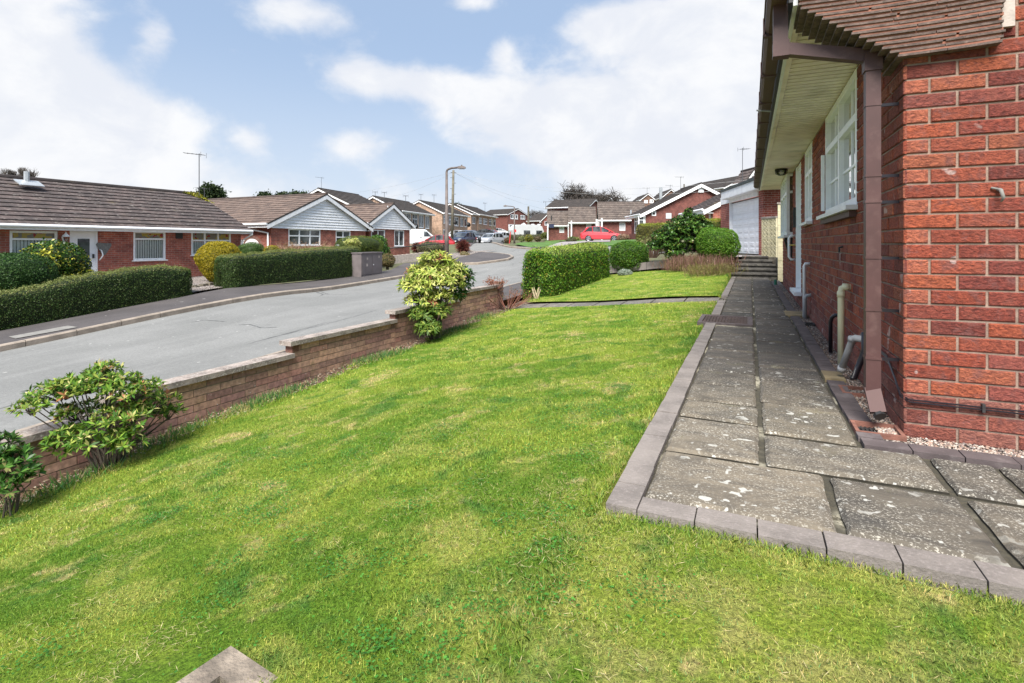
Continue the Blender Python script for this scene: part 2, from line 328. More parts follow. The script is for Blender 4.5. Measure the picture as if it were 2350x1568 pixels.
# ------------------------------------------------------------------ mesh helpers
ORG = {}
def link(o, parent=None, org=None):
    sc.collection.objects.link(o)
    if parent is not None: o.parent = parent
    return o
def tag(o, label=None, cat=None, group=None, kind=None):
    if label: o['label'] = label
    if cat: o['category'] = cat
    if group: o['group'] = group
    if kind: o['kind'] = kind
    return o
def thing(name, label, cat, loc, group=None):
    o = bpy.data.objects.new(name, None); o.empty_display_size = .2; link(o); o.location = loc
    ORG[o.name] = Vector(loc); return tag(o, label, cat, group)
class MB:
    def __init__(s): s.v = []; s.f = []; s.uv = []; s.c = []; s.col = (1, 1, 1); s.mi = []; s.m = 0
    def face(s, pts, uv=None):
        i = len(s.v); s.v += [tuple(p) for p in pts]; s.c += [s.col]*len(pts); s.f.append(tuple(range(i, i+len(pts))))
        s.uv.append(uv or [(0, 0)]*len(pts)); s.mi.append(s.m)
    def autouv(s, pts):
        a = (Vector(pts[1])-Vector(pts[0])); b = (Vector(pts[-1])-Vector(pts[0])); n = a.cross(b)
        if n.length < 1e-9: return [(0, 0)]*len(pts)
        n.normalize()
        if abs(n.z) > .95: return [(p[0], p[1]) for p in pts]
        h = Vector((-n.y, n.x, 0)).normalized(); up = n.cross(h)
        if up.z < 0: up = -up
        return [(Vector(p).dot(h), Vector(p).dot(up) if abs(n.z) > .05 else p[2]) for p in pts]
    def quad(s, *pts): s.face(pts, s.autouv(pts))
    def box(s, o, a, b, c):                        # corner + three edge vectors
        o = Vector(o); a = Vector(a); b = Vector(b); c = Vector(c)
        if a.cross(b).dot(c) < 0: a, b = b, a
        P = [o, o+a, o+a+b, o+b, o+c, o+a+c, o+a+b+c, o+b+c]
        for q in ((0, 3, 2, 1), (4, 5, 6, 7), (0, 1, 5, 4), (1, 2, 6, 5), (2, 3, 7, 6), (3, 0, 4, 7)): s.quad(*[P[k] for k in q])
    def bx(s, x0, x1, y0, y1, z0, z1): s.box((x0, y0, z0), (x1-x0, 0, 0), (0, y1-y0, 0), (0, 0, z1-z0))
    def beam(s, p, q, w, h, up=(0, 0, 1)):          # square bar along p-q, w across, h along up
        p = Vector(p); q = Vector(q); d = (q-p); up = Vector(up); sd_ = d.cross(up).normalized(); u = sd_.cross(d).normalized()
        s.box(p-sd_*w/2-u*h/2, d, sd_*w, u*h)
    def tube(s, pts, r, n=8, caps=True):
        pts = [Vector(p) for p in pts]; R = r if isinstance(r, (list, tuple)) else [r]*len(pts)
        rings = []; prev = None
        for i, p in enumerate(pts):
            d = (pts[min(i+1, len(pts)-1)]-pts[max(i-1, 0)]).normalized()
            a = prev if prev is not None and abs(prev.dot(d)) < .95 else (Vector((1, 0, 0)) if abs(d.x) < .9 else Vector((0, 1, 0)))
            a = (a-d*a.dot(d)).normalized(); prev = a; bb = d.cross(a)
            rings.append([p+(a*math.cos(2*math.pi*k/n)+bb*math.sin(2*math.pi*k/n))*R[i] for k in range(n)])
        i0 = len(s.v)
        for rg in rings: s.v += [tuple(x) for x in rg]; s.c += [s.col]*n
        for i in range(len(rings)-1):
            for k in range(n):
                s.f.append((i0+i*n+k, i0+i*n+(k+1) % n, i0+(i+1)*n+(k+1) % n, i0+(i+1)*n+k)); s.uv.append([(0, 0)]*4); s.mi.append(s.m)
        if caps:
            s.f.append(tuple(i0+k for k in range(n))[::-1]); s.uv.append([(0, 0)]*n); s.mi.append(s.m)
            s.f.append(tuple(i0+(len(rings)-1)*n+k for k in range(n))); s.uv.append([(0, 0)]*n); s.mi.append(s.m)
    def lathe(s, o, prof, n=16, ax=(0, 0, 1)):
        o = Vector(o); ax = Vector(ax).normalized()
        s.tube([o+ax*z for r_, z in prof], [max(r_, 1e-4) for r_, z in prof], n)
    def build(s, name, mat, parent=None, smooth=False, label=None, cat=None, group=None, kind=None, bevel=0):
        me = bpy.data.meshes.new(name)
        org = ORG[parent.name] if parent is not None else Vector((0, 0, 0))
        V = np.array(s.v, dtype=np.float32).reshape(-1, 3)
        if parent is None and len(V):
            lo = V.min(0); hi = V.max(0); org = Vector((float((lo[0]+hi[0])/2), float((lo[1]+hi[1])/2), float(lo[2])))
            if kind == 'structure': org = Vector((0, 0, 0))
        me.from_pydata((V-np.array(org, dtype=np.float32)).tolist(), [], s.f)
        uvl = me.uv_layers.new(name='UVMap'); uvl.data.foreach_set('uv', np.array([c for f in s.uv for c in f], dtype=np.float32).ravel())
        if s.c and any(c != (1, 1, 1) for c in s.c):
            ca = me.color_attributes.new('c', 'FLOAT_COLOR', 'POINT'); A = np.ones((len(s.v), 4), dtype=np.float32); A[:, :3] = np.array(s.c)
            ca.data.foreach_set('color', A.ravel())
        ms = mat if isinstance(mat, (list, tuple)) else [mat]
        for q in ms: me.materials.append(MATS[q])
        if len(ms) > 1: me.polygons.foreach_set('material_index', np.array(s.mi, dtype=np.int32))
        if smooth: me.polygons.foreach_set('use_smooth', [True]*len(me.polygons))
        o = bpy.data.objects.new(name, me); link(o, parent)
        if parent is None: o.location = org
        ORG[o.name] = Vector(org)
        if bevel:
            bm_ = o.modifiers.new('bevel', 'BEVEL'); bm_.width = bevel; bm_.segments = 2; bm_.limit_method = 'ANGLE'; bm_.angle_limit = .6
        return tag(o, label, cat, group, kind)
def npmesh(name, V, Fq, C, mat, parent=None, smooth=False, **kw):
    """V (n,3), Fq (m,k) int, C (n,3) colours"""
    me = bpy.data.meshes.new(name); k = Fq.shape[1]
    if parent is not None: org = np.array(ORG[parent.name])
    elif kw.get('kind') == 'structure': org = np.zeros(3)
    else: org = np.array([V[:, 0].mean(), V[:, 1].mean(), V[:, 2].min()])
    me.vertices.add(len(V)); me.vertices.foreach_set('co', (V-org).astype(np.float32).ravel())
    me.loops.add(Fq.size); me.loops.foreach_set('vertex_index', Fq.astype(np.int32).ravel())
    me.polygons.add(len(Fq)); me.polygons.foreach_set('loop_start', (np.arange(len(Fq))*k).astype(np.int32))
    me.polygons.foreach_set('loop_total', np.full(len(Fq), k, dtype=np.int32))
    if smooth: me.polygons.foreach_set('use_smooth', np.ones(len(Fq), dtype=bool))
    me.update(calc_edges=True)
    if C is not None:
        ca = me.color_attributes.new('c', 'FLOAT_COLOR', 'POINT'); A = np.ones((len(V), 4), dtype=np.float32); A[:, :3] = C
        ca.data.foreach_set('color', A.ravel())
    me.materials.append(MATS[mat]); o = bpy.data.objects.new(name, me); link(o, parent)
    if parent is None: o.location = org
    ORG[o.name] = Vector(org)
    return tag(o, **kw)
def nrm(a): return a/np.maximum(np.linalg.norm(a, axis=1, keepdims=True), 1e-9)
def wob(P, f=1.0, seed=0):                         # cheap smooth noise -1..1
    r = np.random.default_rng(seed); o = np.zeros(len(P))
    for k in range(6):
        d = r.normal(size=3)*f*(1+k*.6); o += np.sin(P@d+r.uniform(0, 6.28))/(1+k*.5)
    return o/3
# ------------------------------------------------------------------ terrain
def PT(px, py, d): v = U(px, py, d); return (v.x, v.y, v.z)
def PL(px, py, d): v = PT(px, py, d); return (v[0], v[1], v[2]-.12)
CP = [PL(0, 758, 11.34), PL(436, 679, 15.2), PL(503, 661, 16.0), PL(821, 632, 21.7), (-12.95, 13.5, -1.60),
      (-12.8, 5.1, -2.02), (-12.8, 8.06, -1.745), (-13.3, 18.6, -1.44), (-7.2, 2.84, -2.0), (-7.2, 6.47, -1.78), (-7.3, 15.7, -1.40), (-5.3, 3.4, -1.78), (-5.3, 9, -1.5),
      (-10, 3, -2.06), (-10, 12, -1.62), (-7.2, -4, -2.45), (-13, -4, -2.6), (-20, -4, -2.5), (-4, -6, -2.3),
      PT(1177, 594, 30), PT(1026, 586, 34), PT(1124, 561, 73), PT(1037, 559.5, 57), PT(1180, 562, 72), PT(1381, 555.5, 51), PT(1021, 566, 45), PT(940, 595, 37.5),
      (-20.7, 14, -1.47), (-20.7, 8, -1.75), (-22, 20, -1.25), (-22, 28, -1.12), (-30, 20, -1.2), (-30, 8, -1.6),
      PT(1089, 544, 100), PT(1281, 552, 75), PT(1455, 551, 47), PT(1410, 551, 62), PT(1180, 528, 140), PT(1000, 545, 95), PT(900, 560, 75), PT(1600, 545, 60),
      (-5, 20, -1.12), (-5.3, 26, -.85), (-3, 21.5, -.70), (-.6, 20, -.40), (-1, 24, -.35), (3, 24, -.3), (-9, 26, -.80), (-2, 35, -.2),
      (4, 3, -1.1), (8, 10, -1.0), (10, 30, 0.2), (40, 60, 2.5), (-80, 60, -.8), (-90, 0, -2.0), (-60, 140, 3.0), (20, 160, 5.0), (90, 120, 5.0), (-40, -30, -3.0), (40, -30, -1.5),
      (-140, 140, 1.0), (80, 20, 1.0), (-140, -60, -2.5), (120, -60, 0.)]
CPa = np.array(CP)
def tps(r2): return np.where(r2 > 0, r2*np.log(np.maximum(r2, 1e-9))*.5, 0)
def fit(C, lam=.6):
    n = len(C); D = ((C[:, None, :2]-C[None, :, :2])**2).sum(2); K = tps(D)+lam*np.eye(n)*3
    Pm = np.c_[np.ones(n), C[:, :2]]; A = np.zeros((n+3, n+3)); A[:n, :n] = K; A[:n, n:] = Pm; A[n:, :n] = Pm.T
    return np.linalg.solve(A, np.r_[C[:, 2], 0, 0, 0])
WC = fit(CPa)
def Gn(X, Y):
    X = np.atleast_1d(np.asarray(X, float)); Y = np.atleast_1d(np.asarray(Y, float))
    D = (X[:, None]-CPa[None, :, 0])**2+(Y[:, None]-CPa[None, :, 1])**2
    return tps(D)@WC[:-3]+WC[-3]+WC[-2]*X+WC[-1]*Y
def G(x, y): return float(Gn(x, y)[0])
def onG(px, py, dz=0):                             # follow the line of sight until it meets the ground
    lo, hi = None, None; ds = np.linspace(4, 260, 1200); r = U(px, py, 1.0)
    z = ds*r.z; g = Gn(ds*r.x, ds*r.y)+dz; k = np.where(z < g)[0]
    d = ds[k[0]] if len(k) else 150; return Vector((r.x*d, r.y*d, G(r.x*d, r.y*d)+dz))
# own garden heights
def LW(Y): return np.interp(Y, [-4, -2, 2, 3.4, 8.8, 11.6, 16, 20], [-2.30, -2.17, -1.86, -1.745, -1.49, -1.36, -1.2, -1.08])
def LE(Y): return np.interp(Y, [-4, 9, 11, 14, 17, 20], [-.998, -.998, -.990, -.95, -.74, -.60])
def XROW(x): return 9.75+(-.5-x)*.11               # near edge of the crossing path
def Ln(X, Y):
    X = np.asarray(X, float); Y = np.asarray(Y, float); t = np.clip((-.5-X)/4.4, 0, 1.15)
    z = LE(Y)*(1-t**1.1)+LW(Y)*t**1.1
    z = z+.015*np.sin(X*2.1+Y)*np.sin(Y*1.3)
    return z+np.where(Y > XROW(X)+.84, .018, 0)
def L(x, y): return float(Ln(x, y))
XW = .72; YN = 3.30; ZP = -.97; XWALL = -5.07     # own house wall plane, near wall plane, path level, street wall
def grid(name, xs, ys, zf, mat, keep=None, **kw):
    X, Y = np.meshgrid(xs, ys); Z = zf(X.ravel(), Y.ravel()); V = np.c_[X.ravel(), Y.ravel(), Z]; nx = len(xs)
    i = np.arange(len(ys)-1)[:, None]*nx+np.arange(nx-1)[None, :]; i = i.ravel(); Fq = np.c_[i, i+1, i+nx+1, i+nx]
    if keep is not None: c = V[Fq].mean(1); Fq = Fq[keep(c[:, 0], c[:, 1])]
    return npmesh(name, V, Fq, None, mat, smooth=True, **kw)
gx = np.r_[np.linspace(-900, -100, 9)[:-1], np.arange(-100, -20, 4), np.arange(-20, 12, .5), np.arange(12, 60, 4), np.linspace(60, 900, 8)]
gy = np.r_[np.linspace(-400, -20, 6)[:-1], np.arange(-20, 40, .5), np.arange(40, 160, 4), np.linspace(160, 1200, 8)]
def gz(X, Y):
    Xc = np.clip(X, -140, 120); Yc = np.clip(Y, -60, 165); z = np.concatenate([Gn(Xc[i:i+4000], Yc[i:i+4000]) for i in range(0, len(Xc), 4000)])-.06
    own = (X > -5.6) & (Y < 19.5) & (X < 30); z = np.where(own, np.minimum(z, np.minimum(Ln(X, np.clip(Y, -4, 20)), -1.05)-.12), z)
    return z
grid('ground', gx, gy, gz, 'ground_mix', kind='structure')
def sheet(name, pts, mat, dz, cell=1.0, hf=None, **kw):
    """fill a plan polygon with a draped sheet by clipping grid cells"""
    P = [(p[0], p[1]) for p in pts]; xs = [p[0] for p in P]; ys = [p[1] for p in P]; hf = hf or Gn
    ar = sum(P[i][0]*P[(i+1) % len(P)][1]-P[(i+1) % len(P)][0]*P[i][1] for i in range(len(P)))
    def clip(poly, a, b, c):
        out = []
        for i in range(len(poly)):
            p, q = poly[i], poly[(i+1) % len(poly)]; dp = a*p[0]+b*p[1]-c; dq = a*q[0]+b*q[1]-c
            if dp >= 0: out.append(p)
            if (dp >= 0) != (dq >= 0): t = dp/(dp-dq); out.append((p[0]+(q[0]-p[0])*t, p[1]+(q[1]-p[1])*t))
        return out
    mb = MB(); polys = []
    for x in np.arange(math.floor(min(xs)/cell)*cell, max(xs), cell):
        col = clip(clip(P, 1, 0, x), -1, 0, -(x+cell))
        if len(col) < 3: continue
        for y in np.arange(math.floor(min(c[1] for c in col)/cell)*cell, max(c[1] for c in col), cell):
            q = clip(clip(col, 0, 1, y), 0, -1, -(y+cell))
            if len(q) >= 3: polys.append(q[::-1] if ar < 0 else q)
    fl = [p for q in polys for p in q]; Z = hf(np.array([p[0] for p in fl]), np.array([p[1] for p in fl]))+dz; k = 0
    for q in polys:
        mb.face([(p[0], p[1], Z[k+i]) for i, p in enumerate(q)], [(p[0], p[1]) for p in q]); k += len(q)
    return mb.build(name, mat, kind='structure', smooth=False, **kw)
def lerpline(a, b, n): return [tuple(a[i]+(b[i]-a[i])*k/n for i in range(2)) for k in range(n+1)]
# main road, its far kerb line from the photograph's survey
far_kerb = [(-12.6, -8), (-12.75, 2), (-12.8, 8), (-13.0, 13), (-13.3, 18.6)]+[tuple(onG(px, py)[:2]) for px, py in [(1000, 619), (1066, 609), (1098, 608.5), (1140, 603), (1168, 598), (1179, 593)]]
near_kerb = [(-6.55, -8), (-6.6, 3), (-6.65, 10), (-6.9, 15.7), (-6.8, 21), (-6.0, 26)]
side_left = [tuple(onG(px, py)[:2]) for px, py in [(1172, 589), (1150, 585), (1120, 583), (1090, 580), (1074, 575)]]
road = near_kerb+[(-4.5, 31), (-2, 38), (-8, 42)]+[tuple(onG(px, py)[:2]) for px, py in [(1215, 571), (1165, 567), (1143, 562), (1130, 555)]]+[tuple(onG(px, py)[:2]) for px, py in [(1118, 547.5), (1085, 549), (1085, 556), (1070, 566)]]+side_left[::-1]+far_kerb[::-1]
sheet('road', road, 'asphalt', 0)
def kerbrun(name, line, w=.13, h=.12, side=1, seg=.92, mat='street_kerb', hf=Gn, dz=0):
    mb = MB(); L_ = []; acc = 0
    pts = [Vector((p[0], p[1], 0)) for p in line]
    for a, b in zip(pts[:-1], pts[1:]):
        n = max(1, round((b-a).length/seg))
        for k in range(n):
            p = a+(b-a)*k/n; q = a+(b-a)*(k+1)/n; d = (q-p).normalized(); s_ = Vector((-d.y, d.x, 0))*side*w
            p = p+d*.006; q = q-d*.006
            c = [p, q, q+s_, p+s_]; z = hf(np.array([v.x for v in c]), np.array([v.y for v in c]))+dz
            zt = [float(zz)+h for zz in z]; ch = .02
            B_ = [Vector((v.x, v.y, float(z[i])-.15)) for i, v in enumerate(c)]
            M_ = [Vector((v.x, v.y, zt[i]-(ch if i < 2 else 0))) for i, v in enumerate(c)]
            T_ = [Vector((v.x, v.y, zt[i])) for i, v in enumerate([p+s_*.18, q+s_*.18, q+s_, p+s_])]
            o_ = -1 if side > 0 else 1
            F_ = [(B_[0], B_[1], M_[1], M_[0]), (M_[0], M_[1], T_[1], T_[0]), (T_[0], T_[1], T_[2], T_[3]), (B_[1], B_[2], T_[2], M_[1]), (B_[2], B_[3], T_[3], T_[2]), (B_[3], B_[0], M_[0], T_[3])]
            for f in F_: mb.quad(*f)
    return mb.build(name, mat, kind='structure')
kerbrun('far_kerb', far_kerb+side_left, side=1)
kerbrun('near_kerb', near_kerb, side=-1)
# pavements
fk = [Vector((p[0], p[1], 0)) for p in far_kerb]
def off(line, dist):
    o = []
    for i, p in enumerate(line):
        a = Vector(line[max(i-1, 0)]); b = Vector(line[min(i+1, len(line)-1)]); d = (b-a).normalized(); o.append((p[0]-d.y*dist, p[1]+d.x*dist))
    return o
fk_in = off(far_kerb[:5], .12); back = [(-14.45, -8), (-14.6, 2), (-14.65, 8), (-14.8, 13), (-14.95, 17)]
gback = [tuple(onG(px, py)[:2]) for px, py in [(928, 609), (995, 603), (1040, 598), (1065, 594), (1082, 589), (1098, 584)]]
sheet('pavement', fk_in+off(far_kerb[5:]+side_left, .12)+gback[::-1]+[(-15.2, 20)]+back[::-1], 'pavement', .112, .7)
sheet('near_pavement', [(-5.15, -8), (-5.15, 11.5), (-5.3, 20), (-4.6, 26), (-5.9, 25.9)]+[(p[0]+.12, p[1]) for p in near_kerb[::-1][1:]], 'pavement', .112, .8)
# front gardens over the road
sheet('garden_gravel', [(-15.0, 9.6), (-15.0, 11.3), (-17.5, 12.6), (-20.6, 16.3), (-20.6, 10.5), (-17, 9.5)], 'gravel_pale', .13, .7)
sheet('garden_gravel', [(p[0], p[1]) for p in gback[1:]]+[(-16, 33), (-19, 31)], 'gravel_pale', .12, .8)
sheet('far_lawn', [tuple(onG(px, py)[:2]) for px, py in [(1181, 562), (1216, 569), (1250, 569), (1290, 563), (1335, 555.5), (1345, 552), (1298, 552), (1253, 553)]], 'far_grass', .06, 2)
sheet('far_driveway', [tuple(onG(px, py)[:2]) for px, py in [(1252, 570.5), (1268, 571), (1345, 558), (1400, 557), (1400, 553), (1340, 554)]], 'drive_paving', .08, 2)
sheet('far_lawn', [tuple(onG(px, py)[:2]) for px, py in [(1275, 574), (1380, 568), (1450, 560), (1470, 552), (1402, 552.5), (1402, 557.5), (1350, 559)]], 'far_grass', .06, 2)
sheet('far_pavement', [tuple(onG(px, py)[:2]) for px, py in [(1128, 558), (1147, 563.5), (1168, 568.5), (1218, 573), (1250, 569), (1200, 567.5), (1160, 566), (1155, 561), (1150, 556)]], 'pavement', .05, 2)
sheet('far_pavement', [tuple(onG(px, py)[:2]) for px, py in [(1070, 566.5), (1086, 557), (1100, 553.5), (1128, 550.5), (1125, 552.5), (1108, 555.5), (1082, 564)]], 'pavement', .05, 2)
kerbrun('far_kerb', [tuple(onG(px, py)[:2]) for px, py in [(1128, 558.5), (1147, 564), (1168, 569), (1218, 573.5)]], side=1, seg=1.5)
# own driveway up to the garage
def drivez(X, Y): return np.interp(X, [-5.2, -3, -.6, 1], [-.98, -.70, -.42, -.36])+np.clip((Y-19)*.0, 0, 1)
sheet('driveway', [(-5.2, 19.0), (-5.0, 26.5), (-1.5, 25.5), (.35, 19.6), (.35, 18.35), (-.45, 18.35), (-.7, 18.4)], 'drive_paving', 0, .8, drivez)
kerbrun('driveway_edge', [(-5.1, 18.85), (-.75, 18.3)], w=.12, h=.1, side=-1, seg=.6, mat='kerb_block', hf=drivez)
# ------------------------------------------------------------------ own lawn, bed, path
def shear(x): return .11*np.clip(-.5-x, 0, 9)
def keeplawn(x, y):
    pat = (x > -.50) & (y > 1.93); yy = y-shear(x); cr = (yy > 9.80) & (yy < 10.60)
    return ~(pat | cr | ((x > -.58) & (y > 6.92) & (y < 7.70)))
def shgrid(name, xs, ys, zf, mat, keep, **kw):
    X, Y = np.meshgrid(xs, ys); Y = Y+shear(X); V = np.c_[X.ravel(), Y.ravel(), zf(X.ravel(), Y.ravel())]; nx = len(xs)
    i = (np.arange(len(ys)-1)[:, None]*nx+np.arange(nx-1)[None, :]).ravel(); Fq = np.c_[i, i+1, i+nx+1, i+nx]; c = V[Fq].mean(1)
    return npmesh(name, V, Fq[keep(c[:, 0], c[:, 1])], None, mat, smooth=True, **kw)
shgrid('lawn', np.r_[np.arange(-4.62, -.6, .1), np.arange(-.6, -.1, .05), np.arange(-.1, 6.1, .2)], np.round(np.arange(-5.0, 17.8, .1), 2), lambda X, Y: np.where((X > -.5) & (Y > 1.9), np.minimum(Ln(X, Y), -1.07), Ln(X, Y)), 'lawn_base', lambda x, y: keeplawn(x, y) & ~((y > 18) & (x > -.5)) & (y > -3.5) & (y < 18.6), kind='structure')
grid('flower_bed', np.arange(-5.0, -4.45, .09), np.arange(-3.5, 18.6, .2), lambda X, Y: Ln(X, Y)-.04+.02*np.exp(-((X+4.9)/.15)**2)+.015*np.sin(X*31)*np.sin(Y*17), 'soil', kind='structure')
# crossing path
mb = MB(); mb.bx
x = -.5
while x > -5.6:
    w_ = .62+random.uniform(-.05, .05); c = random.choice([(.15, .135, .12), (.175, .16, .14), (.13, .122, .11)])
    mb.col = c; y0 = XROW(x)+.05; y1 = XROW(x-w_)+.05; a = [(x-.012, y0), (x-w_+.012, y1), (x-w_+.012, y1+.78), (x-.012, y0+.78)]
    zz = [L(p[0], p[1]-.3)-.01 for p in a]; mb.quad(*[(p[0], p[1], z) for p, z in zip(a, zz)][::-1]); x -= w_
mb.build('crossing_path', 'slab', kind='structure')
sheet('crossing_path_bed', [(-.45, XROW(-.45)-.02), (-.45, XROW(-.45)+.95), (-5.6, XROW(-5.6)+.95), (-5.6, XROW(-5.6)-.02)], 'joint', -.03, .5, lambda X, Y: Ln(X, Y-.4))
# path slabs, one sheet of stones
simple('joint_dirt_shade', (.030, .026, .018), 1, .4, 20); mb = MB(); JB = ZP-.022  # slab sides: dirt, with the shade of the joints put into the colour
def slab(x0, x1, y0, y1, c=None, j=.013, t=.0):
    mb.col = c or tuple(np.array(random.choice([(.070, .061, .053), (.080, .069, .058), (.060, .053, .047), (.088, .075, .06), (.068, .062, .055)]))*random.uniform(.75, 1.35))
    q = lambda: random.uniform(-.004, .004); z = ZP+random.uniform(-.002, .002)+t
    jy = j*1.7; sk = random.uniform(-.008, .008)
    a = [Vector((x0+j+q(), y0+jy-sk, z)), Vector((x1-j+q(), y0+jy+sk, z)), Vector((x1-j+q(), y1-jy+sk*.5, z)), Vector((x0+j+q(), y1-jy-sk*.5, z))]
    # irregular riven edge
    ring = []
    for k in range(4):
        p, r_ = a[k], a[(k+1) % 4]; n = max(3, int((r_-p).length/.06))
        for i in range(n): ring.append(p+(r_-p)*i/n+Vector((q(), q(), 0))*.8)
    cc = sum(ring, Vector())/len(ring); inner = [p+(cc-p).normalized()*.018+Vector((0, 0, 0)) for p in ring]; out = [p-Vector((0, 0, .013)) for p in ring]
    low = [p-Vector((0, 0, .04)) for p in ring]; n = len(ring); i0 = len(mb.v)
    mb.face([tuple(p) for p in inner], [(p.x, p.y) for p in inner])
    for k in range(n):
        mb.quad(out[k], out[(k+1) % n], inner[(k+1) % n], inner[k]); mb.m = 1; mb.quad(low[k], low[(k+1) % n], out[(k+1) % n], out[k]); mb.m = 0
# patio front rows
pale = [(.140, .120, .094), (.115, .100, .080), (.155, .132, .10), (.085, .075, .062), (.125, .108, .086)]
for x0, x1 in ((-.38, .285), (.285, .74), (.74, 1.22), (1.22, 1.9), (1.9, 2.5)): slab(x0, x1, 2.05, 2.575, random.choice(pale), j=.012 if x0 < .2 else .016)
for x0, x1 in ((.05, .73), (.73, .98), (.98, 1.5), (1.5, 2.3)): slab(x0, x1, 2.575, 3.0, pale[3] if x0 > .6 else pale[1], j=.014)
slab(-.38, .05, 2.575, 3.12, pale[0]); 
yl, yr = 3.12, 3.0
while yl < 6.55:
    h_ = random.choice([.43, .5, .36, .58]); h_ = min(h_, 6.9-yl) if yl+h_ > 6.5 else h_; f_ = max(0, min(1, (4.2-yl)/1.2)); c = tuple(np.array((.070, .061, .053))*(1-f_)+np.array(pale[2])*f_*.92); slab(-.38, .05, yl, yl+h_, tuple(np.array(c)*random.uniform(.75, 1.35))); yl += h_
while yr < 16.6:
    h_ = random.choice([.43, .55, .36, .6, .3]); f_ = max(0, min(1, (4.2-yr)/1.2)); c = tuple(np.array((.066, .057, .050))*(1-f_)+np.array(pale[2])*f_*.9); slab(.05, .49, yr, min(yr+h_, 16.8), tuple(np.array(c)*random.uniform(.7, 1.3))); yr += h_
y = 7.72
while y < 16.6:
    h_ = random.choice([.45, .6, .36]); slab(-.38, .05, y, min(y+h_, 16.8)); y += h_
mb.build('path', ['slab', 'joint_dirt_shade'], kind='structure')
mb = MB(); mb.box((-.48, 1.95, ZP-.016), (3.2, 0, 0), (0, 1.2, 0), (0, 0, -.1)) if 0 else None
def flat(x0, x1, y0, y1, z): mb.quad((x0, y0, z), (x1, y0, z), (x1, y1, z), (x0, y1, z))
flat(-.40, 3.0, 2.03, 3.0, JB); flat(-.40, .5, 3.0, 16.85, JB)
mb.build('path_joints', 'joint', kind='structure')
# kerb blocks along the lawn edge
def blocks(name, runs, mat, w, h, seg, top, **kw):
    mb = MB()
    for (x0, y0, x1, y1, sgn) in runs:
        a = Vector((x0, y0, 0)); b_ = Vector((x1, y1, 0)); d = (b_-a).normalized(); s_ = Vector((-d.y, d.x, 0))*sgn*w; n = max(1, round((b_-a).length/seg))
        for k in range(n):
            p = a+(b_-a)*k/n+d*.0025; q = a+(b_-a)*(k+1)/n-d*.0025; z = top+random.uniform(-.003, .003); j_ = Vector((0, 0, 0))+s_.normalized()*random.uniform(-.003, .003)
            mb.box(p+j_+Vector((0, 0, z-h)), q-p, s_, (0, 0, h))
    return mb.build(name, mat, kind='structure', bevel=.004, **kw)
blocks('path_kerb', [(-.49, 1.93, -.49, 6.88, -1), (-.49, 7.78, -.49, 9.72, -1), (-.49, 10.62, -.49, 16.75, -1), (-.375, 1.93, 3.4, 1.93, 1)], 'kerb_block', .112, .14, .2, ZP+.006)
blocks('path_edging', [(.495, 3.12, .495, 3.20, -1), (.495, 3.42, .495, 4.35, -1), (.495, 4.65, .495, 8.0, -1), (.495, 8.55, .495, 15.2, -1), (.50, 3.015, 3.4, 3.015, 1)], 'edging', .105, .12, .2, ZP+.004)
# manhole cover
t = thing('manhole_cover', 'rusty ribbed square manhole cover beside the dark path slabs', 'manhole cover', (-.35, 7.3, ZP-.01))
mb = MB()
for a in ((-.60, .03, 6.92, 6.97), (-.60, .03, 7.65, 7.70), (-.60, -.55, 6.97, 7.65), (-.03, .03, 6.97, 7.65)): mb.bx(a[0], a[1], a[2], a[3], ZP-.05, ZP+.002)
mb.build('surround', 'edging', t)
mb = MB(); mb.bx(-.55, -.03, 6.97, 7.65, ZP-.05, ZP-.012)
x = -.53
while x < -.06: mb.bx(x, x+.018, 7.01, 7.61, ZP-.012, ZP-.003); x += .036
simple('rust', (.060, .038, .032), .8, .4, 14, .4); mb.build('lid', 'rust', t)
# gravel strips with loose stones
mb = MB(); mb.quad((.60, 3.12, ZP-.02), (XW, 3.12, ZP-.02), (XW, 16, ZP-.02), (.60, 16, ZP-.02)); mb.quad((.60, 3.11, ZP-.021), (3.4, 3.11, ZP-.021), (3.4, YN, ZP-.021), (.60, YN, ZP-.021))
mb.build('gravel_strip', 'gravel', kind='structure')
def stones(name, N, area, r, zz, label=None, cols=None):
    cols = np.array(cols or [(.34, .27, .22), (.22, .145, .12), (.42, .37, .32), (.16, .13, .12), (.30, .20, .15)])
    base = np.array([(1, 0, 0), (-1, 0, 0), (0, 1, 0), (0, -1, 0), (0, 0, 1), (0, 0, -1)], float)
    fc = np.array([(0, 2, 4), (2, 1, 4), (1, 3, 4), (3, 0, 4), (2, 0, 5), (1, 2, 5), (3, 1, 5), (0, 3, 5)])
    P = np.array([area() for _ in range(N)]); Vs = []; Cs = []
    for k in range(N):
        s = r*rng.uniform(.6, 1.5)*np.array([1, rng.uniform(.6, .9), .55]); a = rng.uniform(0, 6.28); R = np.array([[math.cos(a), -math.sin(a), 0], [math.sin(a), math.cos(a), 0], [0, 0, 1]])
        Vs.append(((base*rng.uniform(.75, 1.1, (6, 1)))*s)@R.T+P[k]+[0, 0, zz]); Cs.append(np.repeat([cols[rng.integers(len(cols))]*rng.uniform(.8, 1.3)], 6, 0))
    Fq = (fc[None]+np.arange(N)[:, None, None]*6).reshape(-1, 3)
    return npmesh(name, np.concatenate(Vs), Fq, np.concatenate(Cs), 'stone_attr', smooth=True, kind='stuff', label=label, cat='gravel')
def ar1():
    if random.random() < .42: return (random.uniform(.73, 2.2), random.uniform(3.13, 3.29), ZP-.015)
    return (random.uniform(.61, .715), 3.3+random.random()**1.6*9, ZP-.015)
stones('loose_gravel', 5200, ar1, .0085, .0, 'loose pinkish gravel strip at the foot of the red brick wall')
